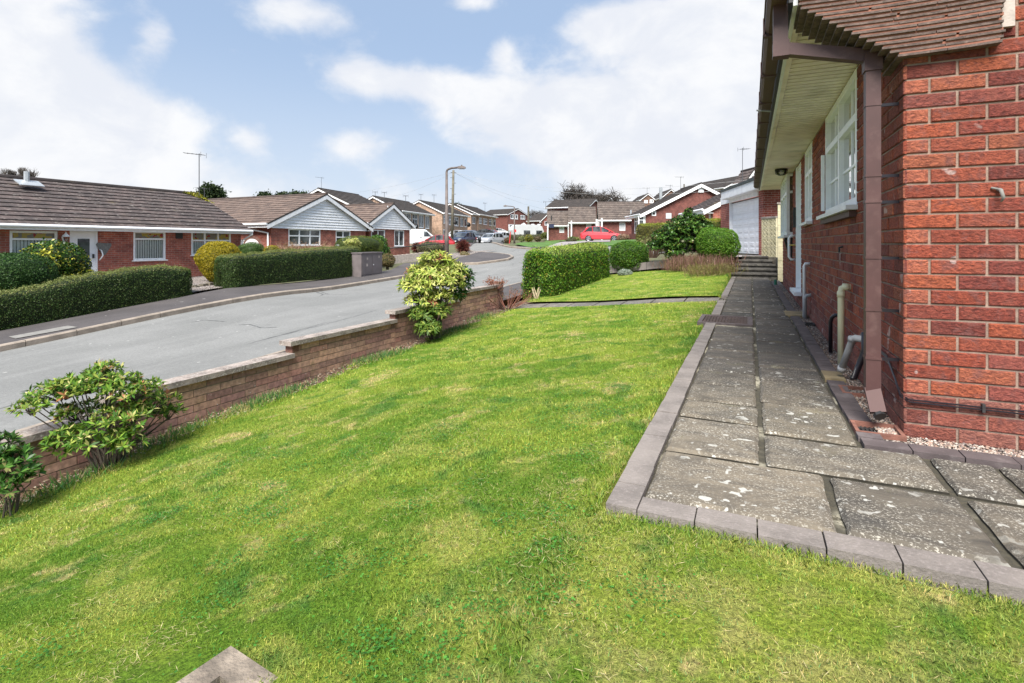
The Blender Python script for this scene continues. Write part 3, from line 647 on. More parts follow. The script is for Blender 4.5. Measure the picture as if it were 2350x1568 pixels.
# ------------------------------------------------------------------ grass
def grass(name, N, dmin, dmax, ln, wd, mat='grass_blade', label=None):
    """blades sampled in the lawn outline between two distances"""
    k = rng.uniform(-1.2, 1.2, N*3); d = np.sqrt(rng.uniform(dmin**2, dmax**2, N*3))
    X = -d*SN+k*d*CS; Y = d*CS+k*d*SN
    ok = (X > -4.72+.12*np.sin(Y*3.1)+.06*np.sin(Y*11)) & (X < 5) & (Y < 18) & keeplawn(X+.012, Y-.012)
    ok &= ~((X > -.52) & (Y > 1.94)) & ~((X > -.60) & (Y > 6.90) & (Y < 7.72)) & ~((np.hypot(X+1.47, Y-.86) < .17) & (dmin < 2))
    X, Y = X[ok][:N], Y[ok][:N]; n = len(X); Z = Ln(X, Y)
    cl = wob(np.c_[X, Y, X*0], 3.0, 3)
    l_ = ln*rng.uniform(.5, 1.35, n)*(1+.35*cl); a = rng.uniform(0, 6.28, n); ti = np.abs(rng.normal(.7, .45, n))
    edge = ((X > -.62) & (X < -.5)) | ((Y > 1.82) & (X > -.5)); l_ = np.where(edge & (rng.random(n) < .3), l_*1.7, l_); ti = np.where(edge, ti*.6, ti)
    l_ = np.where(X < -4.45, l_*1.8, l_)
    D = np.c_[np.cos(a)*np.sin(ti), np.sin(a)*np.sin(ti), np.cos(ti)]; S = np.c_[-np.sin(a), np.cos(a), a*0]; b2 = rng.uniform(0, 6.28, n); S = np.c_[np.cos(b2), np.sin(b2), a*0]
    P = np.c_[X, Y, Z-.004]; W = wd*rng.uniform(.7, 1.4, n)
    mid = P+D*(l_*.55)[:, None]; tip = mid+nrm(D+np.c_[D[:, 0]*.8, D[:, 1]*.8, -.25*np.ones(n)])*(l_*.5)[:, None]
    V = np.stack([P-S*W[:, None]/2, P+S*W[:, None]/2, mid+S*W[:, None]*.4, tip, mid-S*W[:, None]*.4], 1).reshape(-1, 3)
    Fq = np.arange(n*5).reshape(n, 5)
    r = rng.random(n); C = np.ones((n, 3))*rng.uniform(.75, 1.35, (n, 1)); C[r < .12] *= [1.7, 1.3, 1.7]; C[(r > .12) & (r < .24)] *= [.5, .85, .9]; C[(r > .24) & (r < .28)] *= [1.9, 1.4, 2.2]
    return npmesh(name, V, Fq, np.repeat(C, 5, 0), mat, kind='stuff', label=label, cat='grass')
grass('grass', 235000, .75, 2.6, .0155, .0020, label='close blades of the front lawn nearest the camera')
grass('grass', 170000, 2.6, 5.5, .019, .0038, label='green and yellow lawn blades in the middle of the garden')
grass('grass', 90000, 5.5, 10.5, .024, .0072, label='lawn blades at the far end of the lower lawn')
grass('grass', 45000, 10.5, 18, .026, .012, label='lawn blades on the upper lawn past the crossing path')
# concrete block in the lawn, bottom of the view
zc = L(-1.37, .58)
t = thing('drain_surround', 'square hollow concrete surround sunk in the lawn nearest the camera', 'concrete block', (-1.37, .58, zc))
c0 = Uz(530, 1482, zc+.05); u_ = (Uz(392, 1575, zc+.05)-c0).normalized(); v_ = (Uz(596, 1568, zc+.05)-c0).normalized(); u_ = Vector((u_.x, u_.y, 0)).normalized(); v_ = Vector((-u_.y, u_.x, 0)); v_ = v_ if v_.dot(Uz(596, 1568, zc)-c0) > 0 else -v_
mb = MB(); o = Vector((c0.x, c0.y, zc-.05)); S_ = .36; T_ = .075
mb.box(o, u_*S_, v_*T_, (0, 0, .10)); mb.box(o+v_*(S_-T_), u_*S_, v_*T_, (0, 0, .10)); mb.box(o+v_*T_, u_*T_, v_*(S_-2*T_), (0, 0, .10)); mb.box(o+v_*T_+u_*(S_-T_), u_*T_, v_*(S_-2*T_), (0, 0, .10))
mb.build('rim', 'concrete', t, bevel=.012)
mb = MB(); mb.box(o+u_*(T_+.02)+v_*(T_+.03), u_*(S_-2*T_-.04), v_*(S_-2*T_-.06), (0, 0, .075)); mb.build('inner_stone', 'concrete_post', t, bevel=.008)

BC = o+u_*.18+v_*.18
# clover and straw patches among the blades
def patches(name, N, n_p, r_, size, cols, label, cat, lo=1.3, hi=4.2, flat=.3, asp=.9, near=None):
    d = np.sqrt(rng.uniform(lo**2, hi**2, n_p*4)); k = rng.uniform(-.95, .95, n_p*4); X = -d*SN+k*d*CS; Y = d*CS+k*d*SN; ok = (X > -4.2) & (X < 3) & ~((X > -.65) & (Y > 1.8)); c = np.c_[X, Y][ok][:n_p]
    if near is not None: c = np.r_[c, near]
    i = rng.integers(len(c), size=N); P = c[i]+rng.normal(size=(N, 2))*r_*rng.uniform(.3, 1.3, (N, 1)); m = ~((P[:, 0] > -.51) & (P[:, 1] > 1.92)) & ~(np.hypot(P[:, 0]-BC.x, P[:, 1]-BC.y) < .27); P = P[m]; n = len(P)
    Z_ = Ln(P[:, 0], P[:, 1])+rng.uniform(.004, .022, n); a = rng.uniform(0, 6.28, n); D = np.c_[np.cos(a), np.sin(a), rng.uniform(-.1, flat, n)]; D /= np.linalg.norm(D, axis=1, keepdims=True)
    S = np.c_[-np.sin(a), np.cos(a), rng.uniform(-.3, .3, n)]; L_ = size*rng.uniform(.5, 1.4, n); P3 = np.c_[P, Z_]; W_ = L_*asp
    V = np.stack([P3, P3+D*(L_*.5)[:, None]+S*(W_/2)[:, None], P3+D*L_[:, None], P3+D*(L_*.5)[:, None]-S*(W_/2)[:, None]], 1).reshape(-1, 3)
    cc = np.array(cols)[rng.integers(len(cols), size=n)]*rng.uniform(.75, 1.25, (n, 1))
    return npmesh(name, V, np.arange(n*4).reshape(n, 4), np.repeat(cc, 4, 0), 'leaf', kind='stuff', label=label, cat=cat)
patches('clover', 9500, 60, .085, .0085, [(.055, .19, .025), (.08, .23, .035), (.04, .13, .02)], 'small patches of clover leaves in the near lawn', 'clover')
patches('dry_grass', 7000, 60, .11, .024, [(.44, .37, .18), (.52, .44, .24), (.38, .31, .13), (.30, .29, .10)], 'straw coloured dead grass wisps lying in the near lawn', 'grass', asp=.055, flat=.45, near=np.array([(-.6, 1.75), (-.75, 1.9), (-.55, 1.6), (-.3, 1.75), (.3, 1.2), (.1, 1.35), (.6, 1.5), (.9, 1.1), (-.62, 2.4), (-.3, 1.1), (1.1, 1.3), (-.6, 1.8), (-.45, 1.7), (-.2, 1.72), (-.62, 2.1), (-.66, 2.0), (-.1, 1.6), (.5, 1.3), (1.3, 1.4), (.8, 1.35)]))

# cracks in the road surface
def crack(pts, w_=.012):
    mb = MB(); P = [onG(*q) for q in pts]; Q = []
    for a, b_ in zip(P[:-1], P[1:]):
        for k in range(8): t_ = k/8; v = a.lerp(b_, t_); Q.append(Vector((v.x+random.uniform(-.02, .02), v.y+random.uniform(-.02, .02), 0)))
    for a, b_ in zip(Q[:-1], Q[1:]):
        d = (b_-a).normalized(); s_ = Vector((-d.y, d.x, 0))*w_*random.uniform(.4, 1); za, zb = G(a.x, a.y)+.004, G(b_.x, b_.y)+.004
        mb.quad((a.x-s_.x, a.y-s_.y, za), (b_.x-s_.x, b_.y-s_.y, zb), (b_.x+s_.x, b_.y+s_.y, zb), (a.x+s_.x, a.y+s_.y, za))
    mb.build('road_crack', 'rail_black', kind='structure')
crack([(600, 782), (695, 759), (758, 742), (810, 730.5), (872, 712)], .008); crack([(547, 750), (575, 749), (598, 756), (640, 752)], .014); crack([(870, 700), (960, 694), (1040, 672)], .006); crack([(440, 742), (470, 739), (520, 742)], .010)
# ------------------------------------------------------------------ building helpers
Z = Vector((0, 0, 1))
def wallface(mb, o, r, n, w, z0, z1, ops, rec=.07):
    """wall panel from o along r, outward normal n, with rectangular openings (u0,u1,v0,v1) in absolute z"""
    o = Vector((o[0], o[1], 0)); us = sorted({0, w}|{a for q in ops for a in q[:2]}); vs = sorted({z0, z1}|{a for q in ops for a in q[2:4]})
    P = lambda u, z, k=0: o+r*u+Z*z-n*k
    for i in range(len(us)-1):
        for j in range(len(vs)-1):
            cu, cv = (us[i]+us[i+1])/2, (vs[j]+vs[j+1])/2
            if any(q[0] < cu < q[1] and q[2] < cv < q[3] for q in ops): continue
            a = [P(us[i], vs[j]), P(us[i+1], vs[j]), P(us[i+1], vs[j+1]), P(us[i], vs[j+1])]
            mb.face(a, [(us[i], vs[j]), (us[i+1], vs[j]), (us[i+1], vs[j+1]), (us[i], vs[j+1])])
    for (u0, u1, v0, v1) in [q[:4] for q in ops]:
        mb.quad(P(u0, v0), P(u0, v0, rec), P(u0, v1, rec), P(u0, v1)); mb.quad(P(u1, v1), P(u1, v1, rec), P(u1, v0, rec), P(u1, v0))
        mb.quad(P(u0, v0), P(u1, v0), P(u1, v0, rec), P(u0, v0, rec)); mb.quad(P(u0, v1, rec), P(u1, v1, rec), P(u1, v1), P(u0, v1))
def window(par, o, r, n, u0, u1, z0, z1, cols=2, transom=0, fr=.055, rec=.05, glass='glass_dark', back=None, sill=True, topglass=None, mull=None, grid_=0, name='window', label=None):
    """frame > pane, sill, curtain.  cols: number of lights, transom: fraction of the height from the top"""
    o = Vector((o[0], o[1], 0)); P = lambda u, z, k: o+r*u+Z*z-n*k
    mb = MB(); T = fr*1.1; B = lambda a, b_, c, d, k0=rec-.045, k1=rec+.01: mb.box(P(a, c, k1), r*(b_-a), Z*(d-c), n*(k1-k0))
    B(u0, u1, z0, z0+fr); B(u0, u1, z1-fr, z1); B(u0, u0+fr, z0+fr, z1-fr); B(u1-fr, u1, z0+fr, z1-fr)
    xs = mull or [u0+(u1-u0)*k/cols for k in range(1, cols)]
    for x in xs: B(x-fr*.5, x+fr*.5, z0+fr, z1-fr, rec-.04, rec+.008)
    zt = z1-(z1-z0)*transom if transom else None
    edges = [u0]+xs+[u1]
    if zt:
        for a, b_ in zip(edges[:-1], edges[1:]): B(a+fr*.5, b_-fr*.5, zt-fr*.45, zt+fr*.45, rec-.042, rec+.006)
    if grid_:
        for k in range(1, grid_): zz = z0+(zt-z0 if zt else z1-z0)*k/grid_; B(u0+fr, u1-fr, zz-.01, zz+.01, rec-.012, rec+.004)
        for a, b_ in zip(edges[:-1], edges[1:]): B((a+b_)/2-.01, (a+b_)/2+.01, z0+fr, z1-fr, rec-.011, rec+.003)
    f = mb.build(name, 'white_plastic', par, label=label)
    mb = MB(); zz = zt or z1
    mb.quad(P(u0+.02, z0+.02, rec), P(u1-.02, z0+.02, rec), P(u1-.02, zz, rec), P(u0+.02, zz, rec))
    if topglass is None and zt: mb.quad(P(u0+.02, zz, rec), P(u1-.02, zz, rec), P(u1-.02, z1-.02, rec), P(u0+.02, z1-.02, rec))
    mb.build('pane', glass, f)
    if topglass and zt:
        mb = MB(); mb.quad(P(u0+.02, zz, rec), P(u1-.02, zz, rec), P(u1-.02, z1-.02, rec), P(u0+.02, z1-.02, rec)); mb.build('stained_pane', topglass, f)
    if back:
        mb = MB(); n_ = int((u1-u0)/.09)
        for k in range(n_):
            a = u0+.03+(u1-u0-.06)*k/n_; b_ = u0+.03+(u1-u0-.06)*(k+1)/n_
            mb.quad(P(a, z0+.02, rec+.03), P(b_-.004, z0+.02, rec+.055), P(b_-.004, z1, rec+.055), P(a, z1, rec+.03))
        mb.build('blind', back, f)
        mb = MB(); mb.quad(P(u0-.1, z0-.1, rec+.17), P(u1+.1, z0-.1, rec+.17), P(u1+.1, z1+.1, rec+.17), P(u0-.1, z1+.1, rec+.17)); mb.build('dark_room', 'dark_interior', f)
    if sill:
        mb = MB(); mb.box(P(u0-.05, z0-.035, rec), r*(u1-u0+.1), Z*.034, n*(rec+.06)); mb.build('sill', 'white_plastic', f)
    return f
def roofslope(mb, A, B, C, D, course=.33, t=.045):
    """A-B eave, D-C ridge; stepped courses of tiles"""
    A, B, C, D = map(Vector, (A, B, C, D)); t = t*max(1, course/.33); n = (B-A).cross(D-A).normalized()
    if n.z < 0: n = -n
    Ls = ((A+B)/2-(C+D)/2).length; k = max(1, round(Ls/course)); W0 = (B-A).length; ux = (B-A).normalized()
    for i in range(k):
        f0, f1 = i/k, (i+1)/k; a = A+(D-A)*f0; b_ = B+(C-B)*f0; c = B+(C-B)*f1; d = A+(D-A)*f1
        lo = n*t; hi = n*.006; ov = (a-d).normalized()*.045
        ua, ub, uc, ud = [(p-A).dot(ux) for p in (a, b_, c, d)]; v0, v1 = i*.33, (i+1)*.33-.001
        mb.face([a+lo+ov, b_+lo+ov, c+hi, d+hi], [(ua, v0), (ub, v0), (uc, v1), (ud, v1)])
        mb.face([a+ov-n*.01, b_+ov-n*.01, b_+lo+ov, a+lo+ov], [(ua, v0), (ub, v0), (ub, v0+.02), (ua, v0+.02)])
def house(name, label, cat, O, ang, W, D, zb, ze, zr, ridge='x', wins=(), wall='brick_red', roof='tile_brown', group=None, oe=.32, ov=.18, clad=None, trim='white_paint', gutters=True, sidewall=None, fascia=.16, doors=(), rx=.5, course=.33):
    a = math.radians(ang); r = Vector((math.cos(a), math.sin(a), 0)); y = Vector((-r.y, r.x, 0)); O = Vector((O[0], O[1], 0)); n = -y
    t = thing(name, label, cat, (O.x, O.y, zb), group)
    FACE = {'f': (O, r, n, W), 'l': (O+y*D, -y, -r, D), 'r': (O+r*W, y, r, D)}
    P = lambda u, v, z: O+r*u+y*v+Z*z
    ops = {'f': [], 'l': [], 'r': []}; todo = []
    for q in wins:
        fo, fr_, fn, fw = FACE[q.get('face', 'f')]
        if 'px' in q:
            x0, x1, y0, y1 = q['px']; p0 = hit(x0, (y0+y1)/2, fo, fn); p1 = hit(x1, (y0+y1)/2, fo, fn); u0, u1 = sorted([(p0-fo).dot(fr_), (p1-fo).dot(fr_)])
            xm = (x0+x1)/2; zt = hit(xm, y0, fo, fn).z; zz = hit(xm, y1, fo, fn).z
        else: u0, u1, zz, zt = q['uz']
        u0 = max(.06, u0); u1 = min(fw-.06, u1); zt = min(zt, ze-.02)
        ops[q.get('face', 'f')].append((u0, u1, zz, zt)); todo.append((q, fo, fr_, fn, u0, u1, zz, zt))
    mb = MB(); rx_ = W*rx
    for k in ('f', 'l', 'r'):
        fo, fr_, fn, fw = FACE[k]; wallface(mb, fo, fr_, fn, fw, zb-1.0, ze, ops[k])
    mb.quad(P(W, D, zb-1), P(0, D, zb-1), P(0, D, ze), P(W, D, ze))
    if ridge == 'x':
        for u in (0, W): g = [P(u, 0, ze), P(u, D, ze), P(u, D/2, zr-.04)]; mb.face(g, [(p.dot(y), p.z) for p in g])
    else:
        for v in (0, D): g = [P(0, v, ze), P(W, v, ze), P(rx_, v, zr-.04)]; mb.face(g, [(p.dot(r), p.z) for p in g])
    mb.build('wall', wall, t)
    ex = MB()
    mb = MB()
    if ridge == 'x':
        s = (zr-ze)/(D/2); e = ze-oe*s
        roofslope(mb, P(-ov, -oe, e), P(W+ov, -oe, e), P(W+ov, D/2, zr), P(-ov, D/2, zr), course); roofslope(mb, P(W+ov, D+oe, e), P(-ov, D+oe, e), P(-ov, D/2, zr), P(W+ov, D/2, zr), course)
        rp = (P(-ov, D/2, zr), P(W+ov, D/2, zr))
        # closed underside
        ex.box(P(-ov+.01, -oe, e-fascia), r*(W+2*ov-.02), n*.02, Z*(fascia)); ex.box(P(-ov+.01, -oe+.002, e-fascia), r*(W+2*ov-.02), y*(oe-.002), Z*.02)
        eaves = [(P(-ov, -oe-.07, e-.03), P(W+ov, -oe-.07, e-.03))]
        ver = [[P(u, -oe, e), P(u, D/2, zr), P(u, D+oe, e)] for u in (-ov, W+ov)]
        ud = r
    else:
        s1 = (zr-ze)/rx_; s2 = (zr-ze)/(W-rx_); e1 = ze-oe*s1; e2 = ze-oe*s2
        roofslope(mb, P(-oe, D+ov, e1), P(-oe, -ov, e1), P(rx_, -ov, zr), P(rx_, D+ov, zr), course); roofslope(mb, P(W+oe, -ov, e2), P(W+oe, D+ov, e2), P(rx_, D+ov, zr), P(rx_, -ov, zr), course)
        rp = (P(rx_, -ov, zr), P(rx_, D+ov, zr))
        for (u, e, s_) in ((-oe, e1, -1), (W+oe, e2, 1)):
            ex.box(P(u, -ov+.01, e-fascia), y*(D+2*ov-.02), r*s_*.02, Z*fascia); ex.box(P(u, -ov+.01, e-fascia), y*(D+2*ov-.02), r*(-s_)*(oe-.002), Z*.02)
        eaves = [(P(-oe-.07, D+ov, e1-.03), P(-oe-.07, -ov, e1-.03)), (P(W+oe+.07, -ov, e2-.03), P(W+oe+.07, D+ov, e2-.03))]
        ver = [[P(-oe, v, e1), P(rx_, v, zr), P(W+oe, v, e2)] for v in (-ov, D+ov)]
        ud = y
    rf = mb.build('roof', roof, t)
    mb = MB(); mb.tube([rp[0]+Z*.0, rp[1]+Z*.0], .10, 8); mb.build('ridge_tiles', roof, rf)
    for vv in ver[:1] if ridge == 'y' else ver:       # bargeboards
        o_ = -1 if vv is ver[0] else 1
        ax = ud*o_*.012
        for p, q in ((vv[0], vv[1]), (vv[1], vv[2])):
            dn = Z*(-.04); ex.face([p+dn+ax, q+dn+ax, q-Z*(.04+fascia*1.15)+ax, p-Z*(.04+fascia*1.15)+ax]); ex.face([p+dn-ax, p-Z*(.04+fascia*1.15)-ax, q-Z*(.04+fascia*1.15)-ax, q+dn-ax])
            ex.face([p-Z*(.04+fascia*1.15)+ax, q-Z*(.04+fascia*1.15)+ax, q-Z*(.04+fascia*1.15)-ax, p-Z*(.04+fascia*1.15)-ax])
    ex.build('bargeboard' if ridge == 'y' else 'fascia', trim, t)
    for vv in ver[:1] if ridge == 'y' else ver:        # dark verge edge
        mb = MB(); o_ = -1 if vv is ver[0] else 1
        for p, q in ((vv[0], vv[1]), (vv[1], vv[2])): mb.beam(p+ud*o_*.005-Z*.005, q+ud*o_*.005-Z*.005, .03, .075)
        mb.build('verge_tiles', 'tile_far' if clad else roof, t)
    if gutters:
        for p, q in eaves: mb = MB(); mb.tube([p, q], .055, 8); mb.build('gutter', 'white_plastic', t)
    if clad and ridge == 'y':                           # white boarded gable
        mb = MB(); zc0 = clad; H = zr-.12-zc0; zz = zc0; 
        slopeL = (zr-e1)/(rx_+oe); 
        while zz < zr-.25:
            z2 = min(zz+.15, zr-.22); 
            def span(z): 
                uL = rx_-(zr-.14-z)/s1; uR = rx_+(zr-.14-z)/s2; return max(uL, -.02), min(uR, W+.02)
            a0, b0 = span(zz); a1, b1 = span(z2)
            if b1 > a1:
                q = [P(a0, -.105, zz), P(b0, -.105, zz), P(b1, -.050, z2), P(a1, -.050, z2)]
                mb.quad(*q); mb.quad(P(a0, -.0, zz), P(b0, -.0, zz), P(b0, -.105, zz), P(a0, -.105, zz))
            zz = z2
        mb.build('gable_cladding', 'white_paint', t)
    for (q, fo, fr_, fn, u0, u1, zz, zt) in todo:
        k = {k_: v_ for k_, v_ in q.items() if k_ not in ('face', 'px', 'uz', 'door')}
        if q.get('door'):
            door(t, fo, fr_, fn, u0, u1, zz, zt, **k)
        else: window(t, fo, fr_, fn, u0, u1, zz, zt, **k)
    return t, P, FACE
def door(par, o, r, n, u0, u1, z0, z1, glass='glass_dark', pane=(.25, .75, .35, .9), **k):
    o = Vector((o[0], o[1], 0)); P = lambda u, z, kk: o+r*u+Z*z-n*kk; mb = MB(); B = lambda a, b_, c, d, k0, k1: mb.box(P(a, c, k1), r*(b_-a), Z*(d-c), n*(k1-k0))
    B(u0, u1, z0, z1, .05, .07); B(u0, u0+.06, z0, z1, .02, .05); B(u1-.06, u1, z0, z1, .02, .05); B(u0+.06, u1-.06, z1-.07, z1, .02, .05)
    d = mb.build('door', 'door_white', par)
    w_ = u1-u0; h = z1-z0; a, b_, c, e = u0+w_*pane[0], u0+w_*pane[1], z0+h*pane[2], z0+h*pane[3]
    mb = MB(); B(a, b_, c, e, .04, .05); mb.build('pane', glass, d)
    mb = MB(); B(u1-.15, u1-.11, z0+h*.46, z0+h*.54, .0, .05); mb.build('handle', 'iron', d)
    return d
def downpipe(par, pts, r=.034, mat='white_plastic', name='downpipe', n=8):
    mb = MB(); mb.tube(pts, r, n); return mb.build(name, mat, par, smooth=True)
def aerial(x, y, z, h=1.6, head=0, label=None, small=False, s=1.0, group='television aerials on the rooftops'):
    mb = MB(); r_ = .018*s; mb.tube([(x, y, z), (x, y, z+h)], r_, 6)
    d = Vector((math.cos(head), math.sin(head), .12)).normalized(); q = Vector((-math.sin(head), math.cos(head), 0)); c = Vector((x, y, z+h-.05))
    mb.tube([c-d*.25*s, c+d*.75*s], r_*.8, 5)
    for k in range(5): p = c+d*(-.2+.22*k)*s; mb.tube([p-q*.17*s, p+q*.17*s], r_*.5, 4); 
    mb.tube([c-d*.22*s-Z*.12*s-q*.2*s, c-d*.22*s+Z*.12*s-q*.2*s], r_*.5, 4); mb.tube([c-d*.22*s-Z*.12*s+q*.2*s, c-d*.22*s+Z*.12*s+q*.2*s], r_*.5, 4)
    return mb.build('roof_aerial', 'aerial', None, label=label, cat='aerial', group=group)
# ------------------------------------------------------------------ house A, long bungalow over the road
XA = -20.7
yA0, yA1 = 2.0, Ux(553, 560, XA).y
A_, PA, FA = house('bungalow', 'long red brick bungalow across the road with mossy roof and white front door', 'bungalow', (XA, yA0), 90, yA1-yA0, 6.6, -1.75, .79, 2.36, 'x', wins=[
    dict(px=(22, 132, 530, 604), cols=1, transom=.26, glass='glass_clear', back='blind', fr=.07, topglass='glass_stained'),
    dict(px=(160, 225, 529, 648), door=True, pane=(.30, .72, .42, .84)),
    dict(px=(306, 380, 531, 597), cols=1, transom=.27, glass='glass_clear', back='blind', fr=.07, topglass='glass_stained'),
    dict(px=(439, 530, 532, 585), cols=3, transom=.38, glass='glass_clear', back='curtain', fr=.065, topglass='glass_stained')],
    oe=.42, ov=.2, fascia=.15, roof='tile_brown')
for a in (0,):
    p = Ux(548, 540, XA); mb = MB(); g = [(XA+.48, p.y+.30, .58), (XA+.48, p.y+.30, .42), (XA+.06, p.y+.12, .15), (XA+.06, p.y+.12, -1.6)]; mb.tube(g, .036, 8); mb.build('downpipe', 'white_plastic', A_)
p = Uy(60, 405, 0) if 0 else None
mb = MB(); pv = Ux(61, 418, -23.2); mb.tube([(pv.x, pv.y, 2.1), (pv.x, pv.y, 2.55)], [.085, .085], 8); mb.box((pv.x-.05, pv.y-.35, 2.22), (.45, 0, -.21), (0, .7, 0), (.012, 0, .03)); mb.build('roof_vent', 'galv', A_)
mb = MB(); q = Ux(389, 552, XA+.02); q.z = hit(389, 541, Vector((XA, 0, 0)), Vector((1, 0, 0))).z; p2 = Ux(411, 540, XA)
mb.box((XA+.001, p2.y-.14, p2.z-.14), (.02, 0, 0), (0, .28, 0), (0, 0, .28)); mb.build('air_vent', 'iron', A_)
pq = Ux(238.5, 573, XA+.03); mb = MB(); w_ = .235; mb.face([(XA+.03, pq.y-w_, pq.z+.18), (XA+.03, pq.y-w_*.8, pq.z+.24), (XA+.03, pq.y+w_, pq.z+.22), (XA+.03, pq.y+w_, pq.z+.12), (XA+.03, pq.y+.04, pq.z-.2), (XA+.03, pq.y-.04, pq.z-.2)][::-1]); mb.build('house_plaque', 'number_stone', A_)
o_ = bpy.data.objects['house_plaque']; sm = o_.modifiers.new('thick', 'SOLIDIFY'); sm.thickness = .03
p0, p1 = Ux(228, 573, XA), Ux(229, 597, XA); downpipe(A_, [(XA+.02, p0.y, p0.z), (XA+.09, p0.y+.02, p0.z-.03), (XA+.10, p0.y+.06, p0.z-.2), (XA+.09, p0.y+.0, p1.z+.05), (XA+.02, p0.y-.01, p1.z)], .022, name='grab_rail')
# carriage lantern by the door
pl = Ux(150, 546, XA+.22); t = thing('wall_lantern', 'white carriage lantern beside the white front door of the long bungalow', 'lantern', (XA+.05, pl.y, pl.z))
mb = MB(); mb.lathe((XA+.25, pl.y, pl.z), [(.01, .20), (.02, .16), (.04, .13), (.11, .05), (.115, .04), (.07, .035)], 10); mb.tube([(XA+.03, pl.y, pl.z+.02), (XA+.14, pl.y, pl.z-.16), (XA+.25, pl.y, pl.z-.14)], .02, 6); mb.build('bracket', 'white_plastic', t, smooth=False)
mb = MB(); mb.lathe((XA+.25, pl.y, pl.z-.12), [(.05, 0), (.075, .13)], 6); mb.build('glass', 'glass_clear', t)
pa = Ux(457, 440, XA-2.9); aerial(pa.x, pa.y, 2.25, 1.75+.25, math.radians(200), 'tall mast aerial at the right end of the long bungalow roof')
pa = Ux(469, 440, XA-4.5); aerial(pa.x, pa.y, 1.9, .95, math.radians(180), 'short aerial just right of the tall mast on the long bungalow', s=.8)
# ------------------------------------------------------------------ houses B and C, gables to the street
XB = -22.0
yB0 = Ux(622, 530, XB).y; yB1 = Ux(839, 530, XB).y
B_, PB, FB = house('bungalow', 'red brick bungalow with the wider white boarded gable, behind the right-hand clipped hedge', 'bungalow', (XB, yB0), 90, yB1-yB0, 13, -1.3, 1.20, 2.80, 'y', wins=[
    dict(px=(662, 735.5, 526, 563.5), cols=3, transom=.42, fr=.07, glass='glass_dark', mull=None), dict(px=(770.5, 804.5, 529.5, 563.5), cols=2, transom=.45, fr=.07),
    dict(face='l', uz=(9.9, 11.2, -1.5, .22), door=True, pane=(.4, .41, .4, .41))], clad=.80, roof='tile_tan', oe=.42, ov=.25, fascia=.2)
C_ = None
yC0 = Ux(848, 530, XB).y; yC1 = Ux(940.4, 530, XB).y
C_, PC, FC = house('bungalow', 'small red brick bungalow with white boarded gable beside the white van', 'bungalow', (XB, yC0), 90, yC1-yC0, 12, -1.2, 1.50, 2.68, 'y', wins=[
    dict(px=(852, 883.5, 527.5, 565), cols=2, fr=.06, mull=None), dict(px=(905, 927.5, 528.8, 565), cols=2, fr=.06)], clad=.98, roof='tile_tan', oe=.35, ov=.25, fascia=.2)
for par, px, py in ((B_, 748, 453), (C_, 889, 476)):
    q = Ux(px, py, XB+.1); mb = MB(); mb.lathe((q.x+.04, q.y, q.z-.1), [(.05, 0), (.10, .03), (.06, .1), (.04, .2)], 8); mb.build('gable_light', 'grey_plastic', par)
# B side wall: rounded gate in a brick arch, gutter pipe
yg = yB0; gx_ = (Uy(562, 560, yg).x, Uy(600, 560, yg).x); xc_ = sum(gx_)/2; hw = abs(gx_[1]-gx_[0])/2; ztop = Uy(581, 548, yg).z
mb = MB(); pts = [(xc_-hw, yg-.05, -1.9)]+[(xc_-hw*math.cos(k*math.pi/14), yg-.05, ztop-hw*.95+hw*.95*math.sin(k*math.pi/14)) for k in range(15)]+[(xc_+hw, yg-.05, -1.9)]
mb.face(pts); g_ = mb.build('arched_gate', 'white_paint', B_); sm = g_.modifiers.new('t', 'SOLIDIFY'); sm.thickness = .04
mb = MB(); 
for k in range(14):
    a0 = k*math.pi/14; a1 = (k+1)*math.pi/14; R = hw*1.02; R2 = hw*1.02+.16; zc_ = ztop-hw*.95
    q = [(xc_-R*math.cos(a0), yg-.03, zc_+R*.95*math.sin(a0)), (xc_-R*math.cos(a1), yg-.03, zc_+R*.95*math.sin(a1)), (xc_-R2*math.cos(a1), yg-.03, zc_+R2*.95*math.sin(a1)), (xc_-R2*math.cos(a0), yg-.03, zc_+R2*.95*math.sin(a0))]
    mb.face([Vector(p) for p in q])
mb.build('gate_arch', 'brick_dark', B_)
downpipe(B_, [(XB-1.6, yB0-.42, .98), (XB-1.6, yB0-.42, .84), (XB-.15, yB0-.06, .55), (XB-.15, yB0-.06, -1.5)], .05)
q = Uy(546.5, 497, yB0-.1); mb = MB(); s_ = U(547, 516, 31); e_ = U(547, 494, 31); mb.tube([s_-Z*.3, e_, e_+Vector((.22, .1, .04))], .07, 8); mb.build('soil_pipe', 'white_plastic', B_)
pa = U(1207/1.634 if 0 else 737.5, 433, 56); aerial(pa.x, pa.y, pa.z-.1, 1.3, math.radians(200), 'thin bent aerial on the apex of the nearest two-storey house', s=.9)
